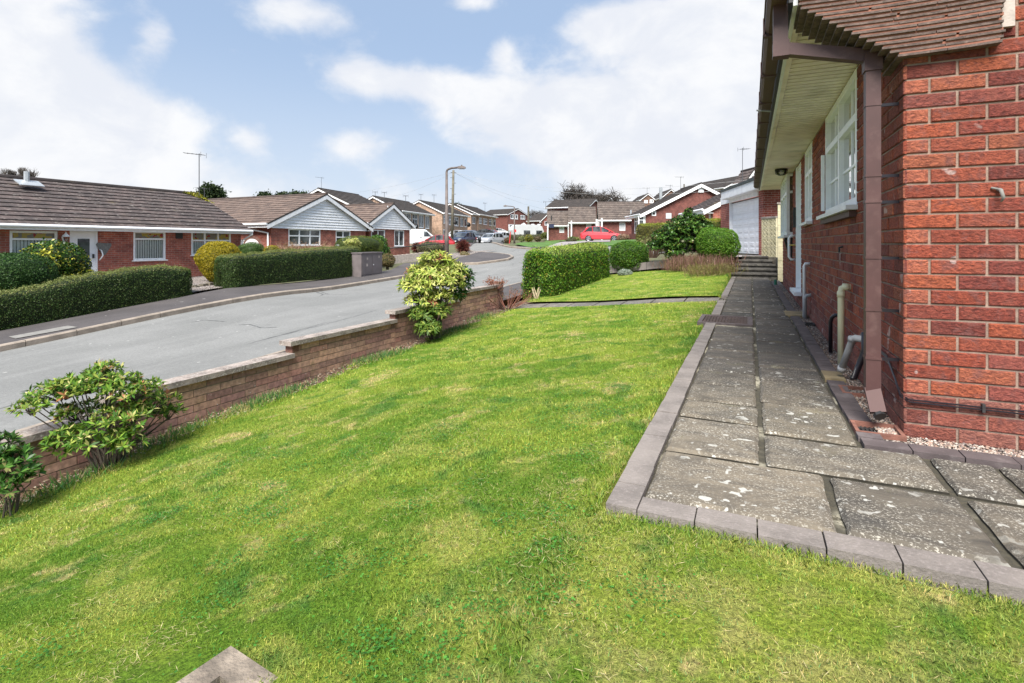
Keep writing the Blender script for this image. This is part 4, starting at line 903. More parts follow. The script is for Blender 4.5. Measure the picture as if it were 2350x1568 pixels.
# ------------------------------------------------------------------ two-storey terrace up the left side
DV = math.atan2(.965*CS+.262*SN, -.965*SN+.262*CS)       # their frontage direction in plan
def twostorey(px, py, d, length, hw_, hgt, label, wins, rise=1.75, wall='brick_buff', gb=None):
    c = U(px, py, d); ang = math.degrees(DV)
    return house('terraced_house', label, 'house', (c.x, c.y), ang, length, hw_*2, c.z-hgt, c.z, c.z+rise, 'x', wins=wins, wall=wall, roof='tile_far', oe=.35, ov=.2, course=.5, group='two-storey houses in a row up the street')
def pw(*L): return [dict(px=(a, b_, c, d_), cols=n_, fr=.10, transom=tr, sill=True) for (a, b_, c, d_, n_, tr) in L]
twostorey(807, 469, 55, 7.5, 3.9, 5.0, 'two-storey house with dark brown gable rising behind the white boarded bungalow', [], wall='brick_brown')
twostorey(918, 481, 66, 9.8, 3.7, 5.2, 'buff two-storey house with four upstairs windows behind the white van', pw((920, 930, 489, 515, 2, .4), (947, 958, 491, 521, 2, .4), (976, 985, 495, 525, 2, 0)) + pw((930, 943, 490, 519, 3, .4), (961, 972, 493, 523, 2, 0), (960, 977, 552, 585, 2, 0)))
t, P3, F3 = twostorey(1015, 486, 78, 10.9, 3.7, 5.1, 'buff two-storey house seen directly behind the tall lamp column', pw((1018, 1024, 494, 513, 2, .4), (1030, 1039.5, 496, 517, 3, .4), (1043, 1052, 498, 519, 2, .4), (1056.5, 1063, 500, 520, 2, 0), (1066, 1071, 501, 521, 1, 0), (1017, 1023, 527, 554, 1, 0), (1030, 1038.5, 538, 553, 3, .3), (1043, 1055, 536, 553, 3, .3), (1057, 1063, 531, 552, 1, 0)))
t, P4, F4 = twostorey(1081, 489, 92, 3.4, 3.9, 5.0, 'buff two-storey house with a white garage door, left of the brown-roofed porch', pw((1084, 1090.5, 498, 514, 2, 0))+[dict(px=(1081.5, 1090, 539, 558), door=True, pane=(.4, .41, .4, .41))])
t, P5, F5 = twostorey(1097, 490, 95, 11, 3.9, 5.2, 'far end two-storey house with a small brown-roofed porch', pw((1099.5, 1105.5, 500, 514, 2, .4), (1109, 1118, 502, 516, 3, .4), (1123, 1131, 504, 518, 2, .4), (1133, 1137, 505, 519, 1, 0), (1099, 1112, 539, 555, 3, .3), (1123, 1130, 540, 552, 3, .3), (1132, 1137, 535, 552, 1, 0)))
q0 = U(1099, 529, 93.5); 
mb = MB(); a = Vector((math.cos(DV), math.sin(DV), 0)); b_ = Vector((-a.y, a.x, 0)); o = U(1098, 536, 94); o.z = 0; zt = U(1098, 534, 94).z
mb.quad(o+Z*zt, o+a*4+Z*zt, o+a*4+b_*1.3+Z*(zt+.9), o+b_*1.3+Z*(zt+.9)); mb.box(o+Z*(zt-.14), a*4, b_*.1, Z*.14); mb.build('porch_roof', 'tile_brown', t)
for (px, py, d, s_) in ((970, 758/1.634 if 0 else 462, 67, 1), (1041, 468, 92, 1)):
    pa = U(px, py, d)
for (px, py, py2, d, lab) in ((931, 480, 449, 63, 'faint aerial on the roof left of the tall lamp column'), (861, 453, 440, 66, 'small aerial on the gable of the buff house behind the van'), (882, 462, 441, 66, 'aerial halfway along the roof behind the white van'), (966, 463, 446, 78, 'square-headed aerial on the gable left of the tall lamp column'), (996, 470, 447, 80, 'aerial mast between the gable aerial and the lamp column'), (1113, 490, 466, 96, 'two-tier aerial above the far end house of the row')):
    p0 = U(px, py+4, d); aerial(p0.x, p0.y, p0.z, (py-py2+4)/F*d, 2.2, lab, s=1.5)
def dish(px, py, d, rad, par, nm='satellite_dish'):
    c = U(px, py, d); mb = MB(); ax = Vector((.75, -.55, .30)).normalized(); mb.lathe(c, [(.01, -.06), (rad*.6, -.03), (rad, .06), (rad*.98, .07), (rad*.6, -.015), (.01, -.04)], 14, ax); mb.tube([c, c+ax*.3], .02, 5)
    return mb.build(nm, 'iron', par, smooth=True)
dish(1106/1.0, 546, 94, .01, t) if 0 else None
H2 = bpy.data.objects['terraced_house.001']; dish(953, 519.5, 64.5, .36, H2, 'satellite_dish'); H3 = bpy.data.objects['terraced_house.002']; dish(1044, 510.5, 80, .36, H3); dish(1074.5, 516, 85, .42, H3)
# van-side garage of the buff house
def blockhouse(name, label, px, py, d, w_, dep, h, ang, wall, roofm, cat='garage', over=.12):
    c = U(px, py, d); a = math.radians(ang); r = Vector((math.cos(a), math.sin(a), 0)); y = Vector((-r.y, r.x, 0)); t = thing(name, label, cat, (c.x, c.y, c.z-h))
    o = Vector((c.x, c.y, 0)); mb = MB(); wallface(mb, o, r, -y, w_, c.z-h-1, c.z, []); wallface(mb, o+y*dep, -y, -r, dep, c.z-h-1, c.z, []); wallface(mb, o+r*w_, y, r, dep, c.z-h-1, c.z, []); mb.build('wall', wall, t)
    mb = MB(); mb.box(o-r*over-y*over+Z*c.z, r*(w_+2*over), y*(dep+2*over), Z*.22); mb.build('flat_roof', roofm, t)
    mb = MB(); mb.box(o-r*(over-.03)-y*(over-.03)+Z*(c.z+.22), r*(w_+2*over-.06), y*(dep+2*over-.06), Z*.04); mb.build('roof_felt', 'felt', t)
    return t, o, r, y
g1, o, r, y = blockhouse('flat_garage', 'low flat-roofed garage joined to the buff house behind the red hatchback', 958, 548.5, 63.5, 6.5, 5, 2.4, math.degrees(DV), 'brick_buff', 'white_paint')

# moss on the right end of the long roof
sA = (2.36-.79)/3.3; n = 420; yy_ = rng.uniform(0, 1, n); Ym = 15.95+.8*yy_**.6; tm = rng.uniform(0, 1, n)**1.5*(.25+1.0*yy_); Xm = XA-3.3+tm*.95; Zm = 2.36-(Xm-(XA-3.3))*sA+.05
MOSS = (np.c_[Xm, Ym, Zm], n)
# ------------------------------------------------------------------ far centre: red house, caravan
cG = U(1188.6, 477, 128); vw = Vector((cG.x, cG.y, 0)).normalized(); angG = math.degrees(math.atan2(CS*math.sin(-.22)+SN*math.cos(-.22) if 0 else 0, 1))
R0 = Vector((CS, SN, 0)); F0 = Vector((-SN, CS, 0))
def face_cam(px0, py0, d0, px1, d1): a = U(px0, py0, d0); b_ = U(px1, py0, d1); return a, math.degrees(math.atan2(b_.y-a.y, b_.x-a.x)), ((b_.x-a.x)**2+(b_.y-a.y)**2)**.5
a, ang, wG = face_cam(1165, 491, 126, 1211, 132)
t, PG, FG = house('detached_house', 'two-storey red brick house with white gable boards above the caravan', 'house', (a.x, a.y), ang, wG, 9, U(1165, 538, 126).z, U(1188, 492, 128).z, U(1188.6, 478.5, 128).z, 'y', wins=[
    dict(px=(1171.8, 1188.6, 492.5, 503, ), cols=3, fr=.14), dict(px=(1194.4, 1205, 494, 503.5), cols=3, fr=.14), dict(px=(1167, 1179, 515, 532), door=True)] + [dict(face='l', uz=(.5, 1.2, 4.5, 5.3), cols=1)], wall='brick_dark', roof='tile_far', course=.6, oe=.4)
mb = MB(); c = U(1203, 513.5, 124); rr = U(1204, 513.5, 124)-c; rr.normalize(); yy = Vector((-rr.y, rr.x, 0))
mb.face([c-rr*1.9-Z*1.4, c+rr*1.6-Z*1.4, c+Z*.3-rr*.1]); mb.quad(c-rr*2.1-Z*1.4-yy*.2, c-rr*.1+Z*.45-yy*.2, c-rr*.1+Z*.45+yy*3, c-rr*2.1-Z*1.4+yy*3); mb.build('porch_gable', 'white_paint', t)
mb = MB(); cc = c-rr*.1-Z*.6-yy*.06
star = [cc+(rr*math.cos(math.pi/2+k*math.pi/5)+Z*math.sin(math.pi/2+k*math.pi/5))*(.45 if k % 2 == 0 else .2) for k in range(10)]
mb.face(star); s_ = mb.build('gable_star', 'iron', t); s_.modifiers.new('t', 'SOLIDIFY').thickness = .05
a, ang, w_ = face_cam(1212, 504, 120, 1249, 118)
house('bungalow', 'low grey-roofed bungalow with white fascia behind the caravan', 'bungalow', (a.x, a.y), ang, w_, 8, a.z-3, U(1212, 506, 120).z, U(1212, 492, 124).z, 'x', wall='brick_dark', roof='tile_far', course=.6, oe=.5)
a, ang, w_ = face_cam(1244, 506, 112, 1272, 110)
house('bungalow', 'brick bungalow corner with small white gable right of the caravan', 'bungalow', (a.x, a.y), ang, w_, 8, a.z-3, U(1250, 505, 112).z, U(1250, 493, 114).z, 'y', wins=[dict(px=(1250, 1257, 508, 517), cols=1)], wall='brick_dark', roof='tile_far', course=.6, oe=.5)
# caravan
a, ang, Lc = face_cam(1176, 560, 92, 1248, 94); a.z = G(a.x, a.y)+.35; zc = U(1200, 560, 93).z+.45
an = math.radians(ang); r = Vector((math.cos(an), math.sin(an), 0)); y = Vector((-r.y, r.x, 0)); o = Vector((a.x, a.y, 0)); zt = U(1200, 515.5, 93).z; zl = U(1200, 543, 93).z-1.0
t = thing('caravan', 'white touring caravan with two dark side windows parked above the clipped hedge', 'caravan', (a.x, a.y, zl))
def prof(k): return k
pr = [(0, zl+.3), (0.05, zt-1.0), (.45, zt-.28), (.9, zt-.05), (Lc*.5, zt), (Lc-.9, zt-.05), (Lc-.35, zt-.3), (Lc-.02, zt-1.1), (Lc, zl+.3), (Lc-.3, zl), (.3, zl)]
mb = MB(); n_ = len(pr)
mb.face([o+r*p[0]+Z*p[1] for p in pr][::-1]); mb.face([o+r*p[0]+Z*p[1]+y*2.2 for p in pr])
for k in range(n_): p, q = pr[k], pr[(k+1) % n_]; mb.quad(o+r*p[0]+Z*p[1], o+r*q[0]+Z*q[1], o+r*q[0]+Z*q[1]+y*2.2, o+r*p[0]+Z*p[1]+y*2.2)
mb.build('body', 'caravan_white', t)
for (x0, x1) in ((1202, 1216.5), (1230.5, 1245.5)):
    p0 = hit(x0, 534, o, -y); p1 = hit(x1, 534, o, -y); u0, u1 = (p0-o).dot(r), min((p1-o).dot(r), Lc-.3); z0, z1 = U(x0, 541.5, 93).z, U(x0, 529, 93).z
    mb = MB(); mb.box(o+r*u0+Z*z0-y*.04, r*(u1-u0), y*.05, Z*(z1-z0)); w1 = mb.build('window', 'glass_dark', t, bevel=.06)
mb = MB(); mb.box(o+r*.4+Z*(zl+.55)-y*.012, r*(Lc-.8), y*.02, Z*.09); mb.build('side_trim', 'grey_plastic', t)
for u in (2.1, 4.0, 5.2): mb = MB(); mb.box(o+r*u+Z*(zt-.04)+y*.7, r*.4, y*.5, Z*.18); mb.build('roof_hatch', 'white_plastic', t)
mb = MB(); c = o+r*(Lc*.45)+Z*(zl-.05); mb.tube([c+y*.05, c+y*.25], .33, 16); mb.build('wheel', 'tyre', t)
# ------------------------------------------------------------------ right: two-storey D and three low ranges
def rng_house(name, label, px0, px1, pe, d0, d1, hgt, rise, dep, wins, cat='house', wall='brick_dark', roof='tile_buff', **k):
    a, ang, w_ = face_cam(px0, pe, d0, px1, d1); return house(name, label, cat, (a.x, a.y), ang, w_, dep, a.z-hgt, a.z, a.z+rise, 'x', wins=wins, wall=wall, roof=roof, **k)
a, ang, wD = face_cam(1256, 477, 82, 1349, 79)
house('detached_house', 'two-storey red brick house with long dark roof below the bare oak', 'house', (a.x, a.y), ang, wD, 6.4, .4, U(1256, 475.5, 82).z, U(1300, 459.5, 84).z, 'x', wall='brick_dark', roof='tile_far', oe=.4, ov=.25, course=.5)
rng_house('low_wing', 'leftmost low brick wing with buff tiles, white board window and dark sign', 1259, 1303, 514.5, 75, 74.8, 2.45, 2.0, 6.0, [dict(px=(1283.8, 1294.6, 521, 534.5), cols=1, fr=.04, rec=.03, glass='caravan_white', sill=False)], cat='bungalow', oe=.4, ov=.22, course=.46)
rng_house('low_wing', 'middle low brick wing with buff tiled roof, left of the white verge', 1306.5, 1366, 507.5, 73, 72.6, 2.6, 2.15, 6.4, [dict(px=(1345.3, 1357, 514, 523.5), cols=1, fr=.04, rec=.03, glass='caravan_white', sill=False)], cat='bungalow', oe=.4, ov=.15, course=.46)
t, PW, FW = rng_house('low_wing', 'longest low brick wing with a white boarded window behind the bright red hatchback', 1383, 1475, 501.5, 61.6, 61, 2.5, 2.15, 7.0, [dict(px=(1421.4, 1435, 511.2, 529.6), cols=1, fr=.04, rec=.03, glass='caravan_white', sill=False)], cat='bungalow', oe=.4, ov=.5, course=.46)
for px, lab, d_, y0_ in ((1257, 'low_wing', 74.4, 514), (1304.5, 'low_wing', 74.4, 514), (1311.4, 'low_wing.001', 72.4, 507), (1381, 'low_wing.002', 60.2, 501)):
    par = bpy.data.objects[lab]; mb = MB(); mb.tube([U(px, y0_, d_), U(px, 551, d_)], .10, 6); mb.build('downpipe', 'white_plastic', par)
mb = MB(); p = U(1367, 520, 66.5); q = U(1376, 503, 66.5); mb.box(p, Vector((q.x-p.x, q.y-p.y, 0)), Vector((0, .1, 0)), Z*(q.z-p.z)); mb.build('porch_door', 'white_paint', bpy.data.objects['low_wing.002'])
for (px, py, d, m_, lb) in ((1265.5, 500, 74, 'iron', 'low_wing'), (1448, 487, 60.8, 'galv', 'low_wing.002')):
    mb = MB(); mb.tube([U(px, py+6, d), U(px, py-5, d)], .10, 6); mb.build('roof_vent', m_, bpy.data.objects[lb])
p0 = U(1260, 523, 73.8); mb = MB(); mb.box(p0, R0*.7, Vector((0, .03, 0)), Z*.5); mb.build('wall_sign', 'navy_car', bpy.data.objects['low_wing'])
p = U(1252.5, 479, 80); aerial(p.x, p.y, p.z, 1.1, .5, 'thin aerial at the left end of the dark-roofed red house', s=1.4)
# houses on the hill behind
for (px0, d0, px1, d1, pe, pr_, lab, wn) in ((1472, 108, 1502, 108, 456, 444.5, 'small brown house with two windows on the hill, left of the tall flue', ((1478.5, 1486.6, 459.5, 466), (1491, 1500, 458, 466))), (1520, 104, 1560, 104, 451, 434.5, 'brown gabled house on the hill, right of the tall flue', ())):
    a, ang, w_ = face_cam(px0, pe, d0, px1, d1)
    house('hill_house', lab, 'house', (a.x, a.y), ang, w_, 9, a.z-5, a.z, U(px0, pr_, d0).z, 'y', wins=[dict(px=q, cols=2, fr=.16) for q in wn], wall='brick_brown', roof='tile_far', course=.6, oe=.4, group='brown houses on the hill')
mb = MB(); mb.tube([U(1516.5, 462, 98), U(1516.5, 430, 98)], .28, 8); mb.build('chimney_flue', 'galv', None, label='tall pale flue pipe rising between the two brown hill houses', cat='flue')
for (px, py, py2, d, lab) in ((1485, 444, 431.5, 106, 'aerial above the leftmost brown hill house'), (1538, 435, 425.5, 103, 'aerial above the right brown hill house'), (1562, 438, 406, 88, 'tall two-tier aerial mast behind the bungalow with the alarm box')):
    p0 = U(px, py+4, d); aerial(p0.x, p0.y, p0.z, (py+4-py2)/F*d, 2.6, lab, s=1.5)
mb = MB(); mb.tube([U(1570, 440, 88), U(1570, 423, 88)], .12, 6); mb.build('wooden_pole', 'wood_pole', None, label='short dark wooden pole behind the bungalow with the alarm box', cat='pole')
def camdir(xc, d): v = R0*xc+F0*d; return v.normalized()
def angof(v): return math.degrees(math.atan2(v.y, v.x))
rB = camdir(.965, .26); a = U(1664, 428, 80)
house('detached_house', 'large brown-roofed house high behind the alarm-box bungalow, white verge rising to the right', 'house', (a.x, a.y), angof(rB), 8.4, 13, a.z-5, a.z, a.z+1.95, 'y', wall='brick_brown', roof='tile_far', course=.5, oe=.45, ov=.3)
a = U(1711, 414, 40)
house('detached_house', 'white boarded gable with red-brown tiles peeping above the garage roof', 'house', (a.x, a.y), angof(camdir(1, .1)), 2.6, 1.6, a.z-5, a.z, a.z+.92, 'y', wall='white_paint', roof='tile_brown', clad=a.z-.2, oe=.12, course=.3, fascia=.2, rx=.26)
# ------------------------------------------------------------------ bungalow E
rE = camdir(1, .033); a = U(1480, 489, 47); zeE = a.z+.05
E_, PE, FE = house('bungalow', 'red brick bungalow with an alarm box high on its gable, behind the tall clipped hedge', 'bungalow', (a.x, a.y), angof(rE), 10.0, 4.6, .2, zeE+.1, U(1609, 421, 47).z, 'y', wins=[], wall='brick_dark', roof='tile_far', oe=.5, ov=.28, fascia=.26, course=.3)
fo, fr_, fn, fw = FE['f']
p = hit(1608, 435, fo, fn); mb = MB(); mb.box(p-fr_*.25-Z*.28+fn*.005, fr_*.5, fn*.1, Z*.46); mb.build('alarm_box', 'white_plastic', E_, bevel=.06)
for s_, m_, k_ in ((.20, 'white_plastic', 0), (.10, 'iron', .012)):
    p = hit(1500.5, 490.5, fo, fn); mb = MB(); mb.box(p-fr_*s_-Z*s_+fn*k_, fr_*2*s_, fn*.03, Z*2*s_); mb.build('flue_vent', m_, E_)
p = hit(1528, 497, fo, fn); mb = MB(); mb.box(p-Z*.2, fr_*.5, fn*.03, Z*.5); mb.build('blank_window', 'caravan_white', E_)
fo2, fr2, fn2, fw2 = FE['l']; zb0 = U(1470, 536, 47).z
window(E_, fo2+fn2*.06, fr2, fn2, fw2-3.2, fw2-.2, zb0, zeE-.25, cols=4, transom=.28, fr=.10, rec=.02)
q_ = Vector((a.x, a.y, 0)); mb = MB(); mb.box(q_+Z*zb0-fr_*.10+fn*.03, fr_*.14, fn*.0-fn*.12, Z*(zeE-.2-zb0)); mb.build('corner_post', 'white_plastic', E_)
window(E_, q_-fr_*.62+fn*.02, fr_, fn, 0, .56, zb0, zeE-.28, cols=1, transom=.25, fr=.10, rec=.0)
mb = MB(); mb.box(q_-fr_*.62+Z*(zb0-1.2), fr_*.6, -fn*3, Z*1.2); mb.build('bay_base', 'brick_dark', E_)
# ------------------------------------------------------------------ house I (between E and the garage)
rI = camdir(1, -.052); a = U(1636, 473, 27)
I_, PI_, FI = house('bungalow', 'brick bungalow with tiled roof and white porch between the alarm-box bungalow and the garage', 'bungalow', (a.x, a.y), angof(rI), 8.0, 4.2, -.3, a.z+.1, a.z+2.15, 'y', wall='brick_red', roof='tile_brown', oe=.50, ov=.15, fascia=.22, course=.3)
fo, fr_, fn, fw = FI['f']
for (x0, x1, y0, y1) in ((1610, 1613, 478, 520), (1627, 1631, 478, 520), (1613, 1627, 487, 490)):
    k = -.3; p = hit(x0, y1, fo+fn*k, fn); q = hit(x1, y0, fo+fn*k, fn); mb = MB(); mb.box(p, Vector((q.x-p.x, q.y-p.y, 0)), fn*.06, Z*(q.z-p.z)); mb.build('porch_frame', 'white_plastic', I_)
# ------------------------------------------------------------------ garage F with white sectional door
uF = Vector((-.318, .948, 0)).normalized(); nF = Vector((-uF.y, uF.x, 0)); cF = Vector((.40, 19.5, 0))      # runs away from the corner, nF points to the drive
F_ = thing('garage', 'red brick garage with wide white panelled door at the top of the steps', 'garage', (cF.x, cF.y, -.38))
def onF(px, py): return hit(px, py, cF, nF)
uD0 = (onF(1741, 500)-cF).dot(uF); uD1 = (onF(1674.5, 500)-cF).dot(uF); uP = (onF(1664, 480)-cF).dot(uF); uE = (onF(1658, 480)-cF).dot(uF)+.25
zD0, zD1 = -.36, onF(1742.4, 449.4).z
mb = MB(); 
wallface(mb, cF+uF*0, uF, nF, uD0, -1.4, zD1+.55, []) ; wallface(mb, cF+uF*uD1, uF, nF, uE-uD1, -1.4, zD1+.02, [])
mb.box(cF+uF*uD1+Z*-1.4, uF*.01, -nF*.2, Z*2.4)
wallface(mb, cF+uF*uE, -nF, uF, 6, -1.4, zD1, []); wallface(mb, cF-nF*6, nF, -uF, 6, -1.4, zD1+.9, [])
mb.quad(cF+uF*uE-nF*6-Z*1.4, cF-nF*6-Z*1.4, cF-nF*6+Z*zD1, cF+uF*uE-nF*6+Z*zD1)
mb.build('wall', 'brick_garage', F_)
mb = MB(); mb.box(cF+uF*uD0+Z*zD1-nF*.02, uF*(uE-uD0-.1), nF*.06, Z*.30); mb.build('lintel_board', 'white_paint', F_)
# door panels: four horizontal sections, each with raised cassettes
mb = MB(); W_ = uD1-uD0; H_ = zD1-zD0; o = cF+uF*uD0-nF*.12
for k in range(4):
    z0 = zD0+H_*k/4+.006; z1 = zD0+H_*(k+1)/4-.006; mb.box(o+Z*z0-nF*.03, uF*W_, nF*.04, Z*(z1-z0))
mb.quad(o+Z*zD0-nF*.012, o+uF*W_+Z*zD0-nF*.012, o+uF*W_+Z*zD1-nF*.012, o+Z*zD1-nF*.012)
dr = mb.build('garage_door', 'door_white', F_)
mb = MB(); nC = 5
for k in range(4):
    for i in range(nC):
        for j in range(2):
            z0 = zD0+H_*(k+.14+.42*j)/4; z1 = z0+H_*.28/4; u0 = W_*(i+.14)/nC; u1 = W_*(i+.86)/nC
            p = lambda u, z, q: o+uF*u+Z*z+nF*q
            A = [p(u0, z0, .0105), p(u1, z0, .0105), p(u1, z1, .0105), p(u0, z1, .0105)]; B = [p(u0+.03, z0+.02, .026), p(u1-.03, z0+.02, .026), p(u1-.03, z1-.02, .026), p(u0+.03, z1-.02, .026)]
            for q in range(4): mb.quad(A[q], A[(q+1) % 4], B[(q+1) % 4], B[q])
            mb.quad(*B)
mb.build('door_cassettes', 'door_white', dr)
mb = MB(); mb.box(o+uF*W_-uF*.05+Z*zD0, uF*.06, nF*.13, Z*H_); mb.box(o-uF*.01+Z*zD0, uF*.05, nF*.06, Z*H_); mb.build('door_frame', 'white_plastic', F_)
mb = MB(); mb.box(o+Z*(zD1-.03), uF*W_, nF*.05, Z*.03); mb.build('door_shadow_gap', 'rail_black', F_)
# sloping verge board and roof
pA = hit(1655, 459.5, cF+nF*.35, nF); pB = hit(1742.4, 431.6, cF+nF*.35, nF); sl_ = (pB.z-pA.z)/((pA-pB).dot(uF)); pC = pB-uF*1.2+Z*sl_*1.2 if 1 else pB
pC = pB-uF*.55+Z*sl_*.55
vb = .30
mb = MB(); 
for (p, q) in ((pA, pC),): mb.box(p, q-p, -nF*.06, Z*vb); mb.box(p+Z*.01, q-p, -nF*.35, Z*.02)
mb.build('bargeboard', 'white_paint', F_)
mb = MB(); mb.box(pA+Z*vb+nF*.03, pC-pA, -nF*6.5, Z*.10); mb.build('felt_roof', 'felt', F_)
# side wall fill under the roof, facing the path
mb = MB(); q = cF+uF*.02; mb.quad(q-Z*1.2, q-nF*6-Z*1.2, q-nF*6+Z*(pC.z+vb), q+Z*(pC.z+vb-.05)); mb.build('side_wall', 'brick_garage', F_)
pm = hit(1704, 437, cF-nF*2, nF); p0 = pm.copy(); aerial(pm.x, pm.y, pm.z-.3, hit(1704, 340, cF-nF*2, nF).z-pm.z+.3, math.radians(60), 'tall thin aerial mast rising behind the garage roof', s=.75)
# ------------------------------------------------------------------ steps
t = thing('stone_steps', 'five dark mossy stone steps up from the slab path to the garage', 'steps', (.1, 17.0, ZP))
ns = 5; rise = (-.37-ZP)/ns; y0 = 16.82
for k in range(ns):
    y_ = y0+k*.33; z0 = ZP-.1; z1 = ZP+rise*(k+1); xa = -.52+.05*k*(1 if k < 4 else 1.4); xb = (.72, .72, .71, .63, .52)[k]
    mb = MB(); mb.bx(xa+.02, xb-.02, y_+.04, y_+.34, z0, z1-.05); 
    n_ = 3
    for j in range(n_): mb.bx(xa+(xb-xa)*j/n_+.003, xa+(xb-xa)*(j+1)/n_-.003, y_, y_+.345, z1-.048, z1)
    mb.build('step', 'step_stone', t, bevel=.01)
# screen wall of pierced blocks and its post
pp = Vector((.78, 16.75, 0)); p0 = Vector((.72, 17.86, 0)); p1 = Vector((.33, 18.46, 0)); d = (p1-p0); Ls = d.length+.2; d.normalize(); n = Vector((-d.y, d.x, 0)); n = n if n.dot(-p0) > 0 else -n; p0 = p0-d*.2
t = thing('screen_wall', 'cream pierced concrete block screen between the garage and the bungalow', 'screen wall', (p0.x, p0.y, ZP))
nr = 4; zs = Uy(1768, 496, 18.1).z; bs = .30; nc = 2; bw = (Ls-.2)/nc; zbase = zs-.07-nr*bs
mb = MB(); mb.box(p0+d*.2+Z*-1.2, d*(Ls-.2), -n*.09, Z*(zbase+1.2)); q0 = pp+Vector((-.01, .15, 0)); q1 = p0+d*.2; mb.box(q0-Z*1.2, q1-q0, Vector((.1, 0, 0)), Z*(zbase+1.2)); mb.build('plinth', 'stone_rough', t)
mb = MB()
for i in range(nc):
    for j in range(nr):
        o = p0+d*(.2+i*bw)+Z*(zbase+j*bs); q = lambda a0, a1, b0, b1, dep=.09: mb.box(o+d*a0*bw+Z*b0*bs, d*(a1-a0)*bw, -n*dep, Z*(b1-b0)*bs)
        q(.01, .99, .01, .10); q(.01, .99, .90, .99); q(.01, .10, .1, .9); q(.90, .99, .1, .9); q(.46, .54, .1, .9, .05); q(.1, .46, .46, .54, .05); q(.54, .9, .46, .54, .05)
        for (ca, cb) in ((.28, .28), (.72, .28), (.28, .72), (.72, .72)):
            c = o+d*ca*bw+Z*cb*bs-n*.01; mb.tube([c-(d+Z)*.055, c+(d+Z)*.055], .014, 4, False); mb.tube([c-(d-Z)*.055, c+(d-Z)*.055], .014, 4, False)
mb.build('pierced_blocks', 'screen_block', t)
mb = MB(); mb.box(p0+d*.2+Z*zbase-n*.092, d*(Ls-.2), -n*.01, Z*nr*bs); mb.build('hole_shade_sheet', 'dark_interior', t)  # added dark sheet, stands in for shade inside the block holes
mb = MB(); mb.box(p0+d*.2+Z*(zs-.07)+n*.02, d*(Ls-.2), -n*.13, Z*.06); mb.build('coping', 'coping', t)
mb = MB(); z = ZP-.1
while z < zs+.18: mb.box(pp+Vector((-.06, 0, 0))+Z*z, Vector((.2, 0, 0)), Vector((0, .2, 0)), Z*.195); z += .2
mb.build('post', 'screen_block', t, bevel=.008); mb = MB(); mb.box(pp+Vector((-.08, -.02, 0))+Z*z, Vector((.24, 0, 0)), Vector((0, .24, 0)), Z*.05); mb.build('post_cap', 'coping', t)
# ------------------------------------------------------------------ street furniture
def lamp(px, pyb, pyt, d, lab, arm, r0=.085):
    b_ = U(px, pyb, d); zt = U(px, pyt, d).z; t = thing('street_lamp', lab, 'street lamp', b_, 'street lamps along the road')
    mb = MB(); H = zt-b_.z; mb.tube([b_-Z*.2, b_+Z*1.4, b_+Z*1.45, b_+Z*(H-.25)], [r0*1.25, r0*1.15, r0*.95, r0*.62], 10); mb.build('column', 'lamp_post', t, smooth=True)
    a = Vector((arm[0], arm[1], 0)).normalized(); L_ = arm[2]; mb = MB(); c = b_+Z*(H-.27)
    mb.tube([c, c+Z*.10+a*.03, c+Z*.17+a*.12, c+Z*.24+a*L_*.45, c+Z*.27+a*L_], r0*.55, 8); mb.build('arm', 'lamp_post', t, smooth=True)
    s = Vector((-a.y, a.x, 0)); h = c+Z*.27+a*(L_-.05); mb = MB(); 
    pr = [(0, .06, .05), (.12, .11, .09), (.40, .12, .10), (.56, .09, .03)]
    for (q0, w0, h0), (q1, w1, h1) in zip(pr[:-1], pr[1:]):
        A = [h+a*q0-s*w0-Z*.06, h+a*q0+s*w0-Z*.06, h+a*q0+s*w0*.7+Z*h0, h+a*q0-s*w0*.7+Z*h0]; B = [h+a*q1-s*w1-Z*.06, h+a*q1+s*w1-Z*.06, h+a*q1+s*w1*.7+Z*h1, h+a*q1-s*w1*.7+Z*h1]
        for k in range(4): mb.quad(A[k], A[(k+1) % 4], B[(k+1) % 4], B[k])
        if q0 == 0: mb.quad(*A[::-1])
    mb.quad(*B); mb.tube([h+a*.3+Z*.08, h+a*.3+Z*.17], .045, 8); mb.build('lamp_head', 'lamp_post', t)
    mb = MB(); mb.box(h+a*.14-s*.09-Z*.10, a*.34, s*.18, Z*.045); mb.build('lamp_glass', 'lens_clear', t, bevel=.01)
    return t
lamp(1025, 586, 385, 34, 'tall brown lamp column nearest the camera, beside the spiky red shrub', (CS, SN*.9, .72), .12)
lamp(1180.5, 562, 773/1.634, 72, 'far slender lamp column in front of the caravan, arm pointing left', (-CS, -SN, 1.0), .11)
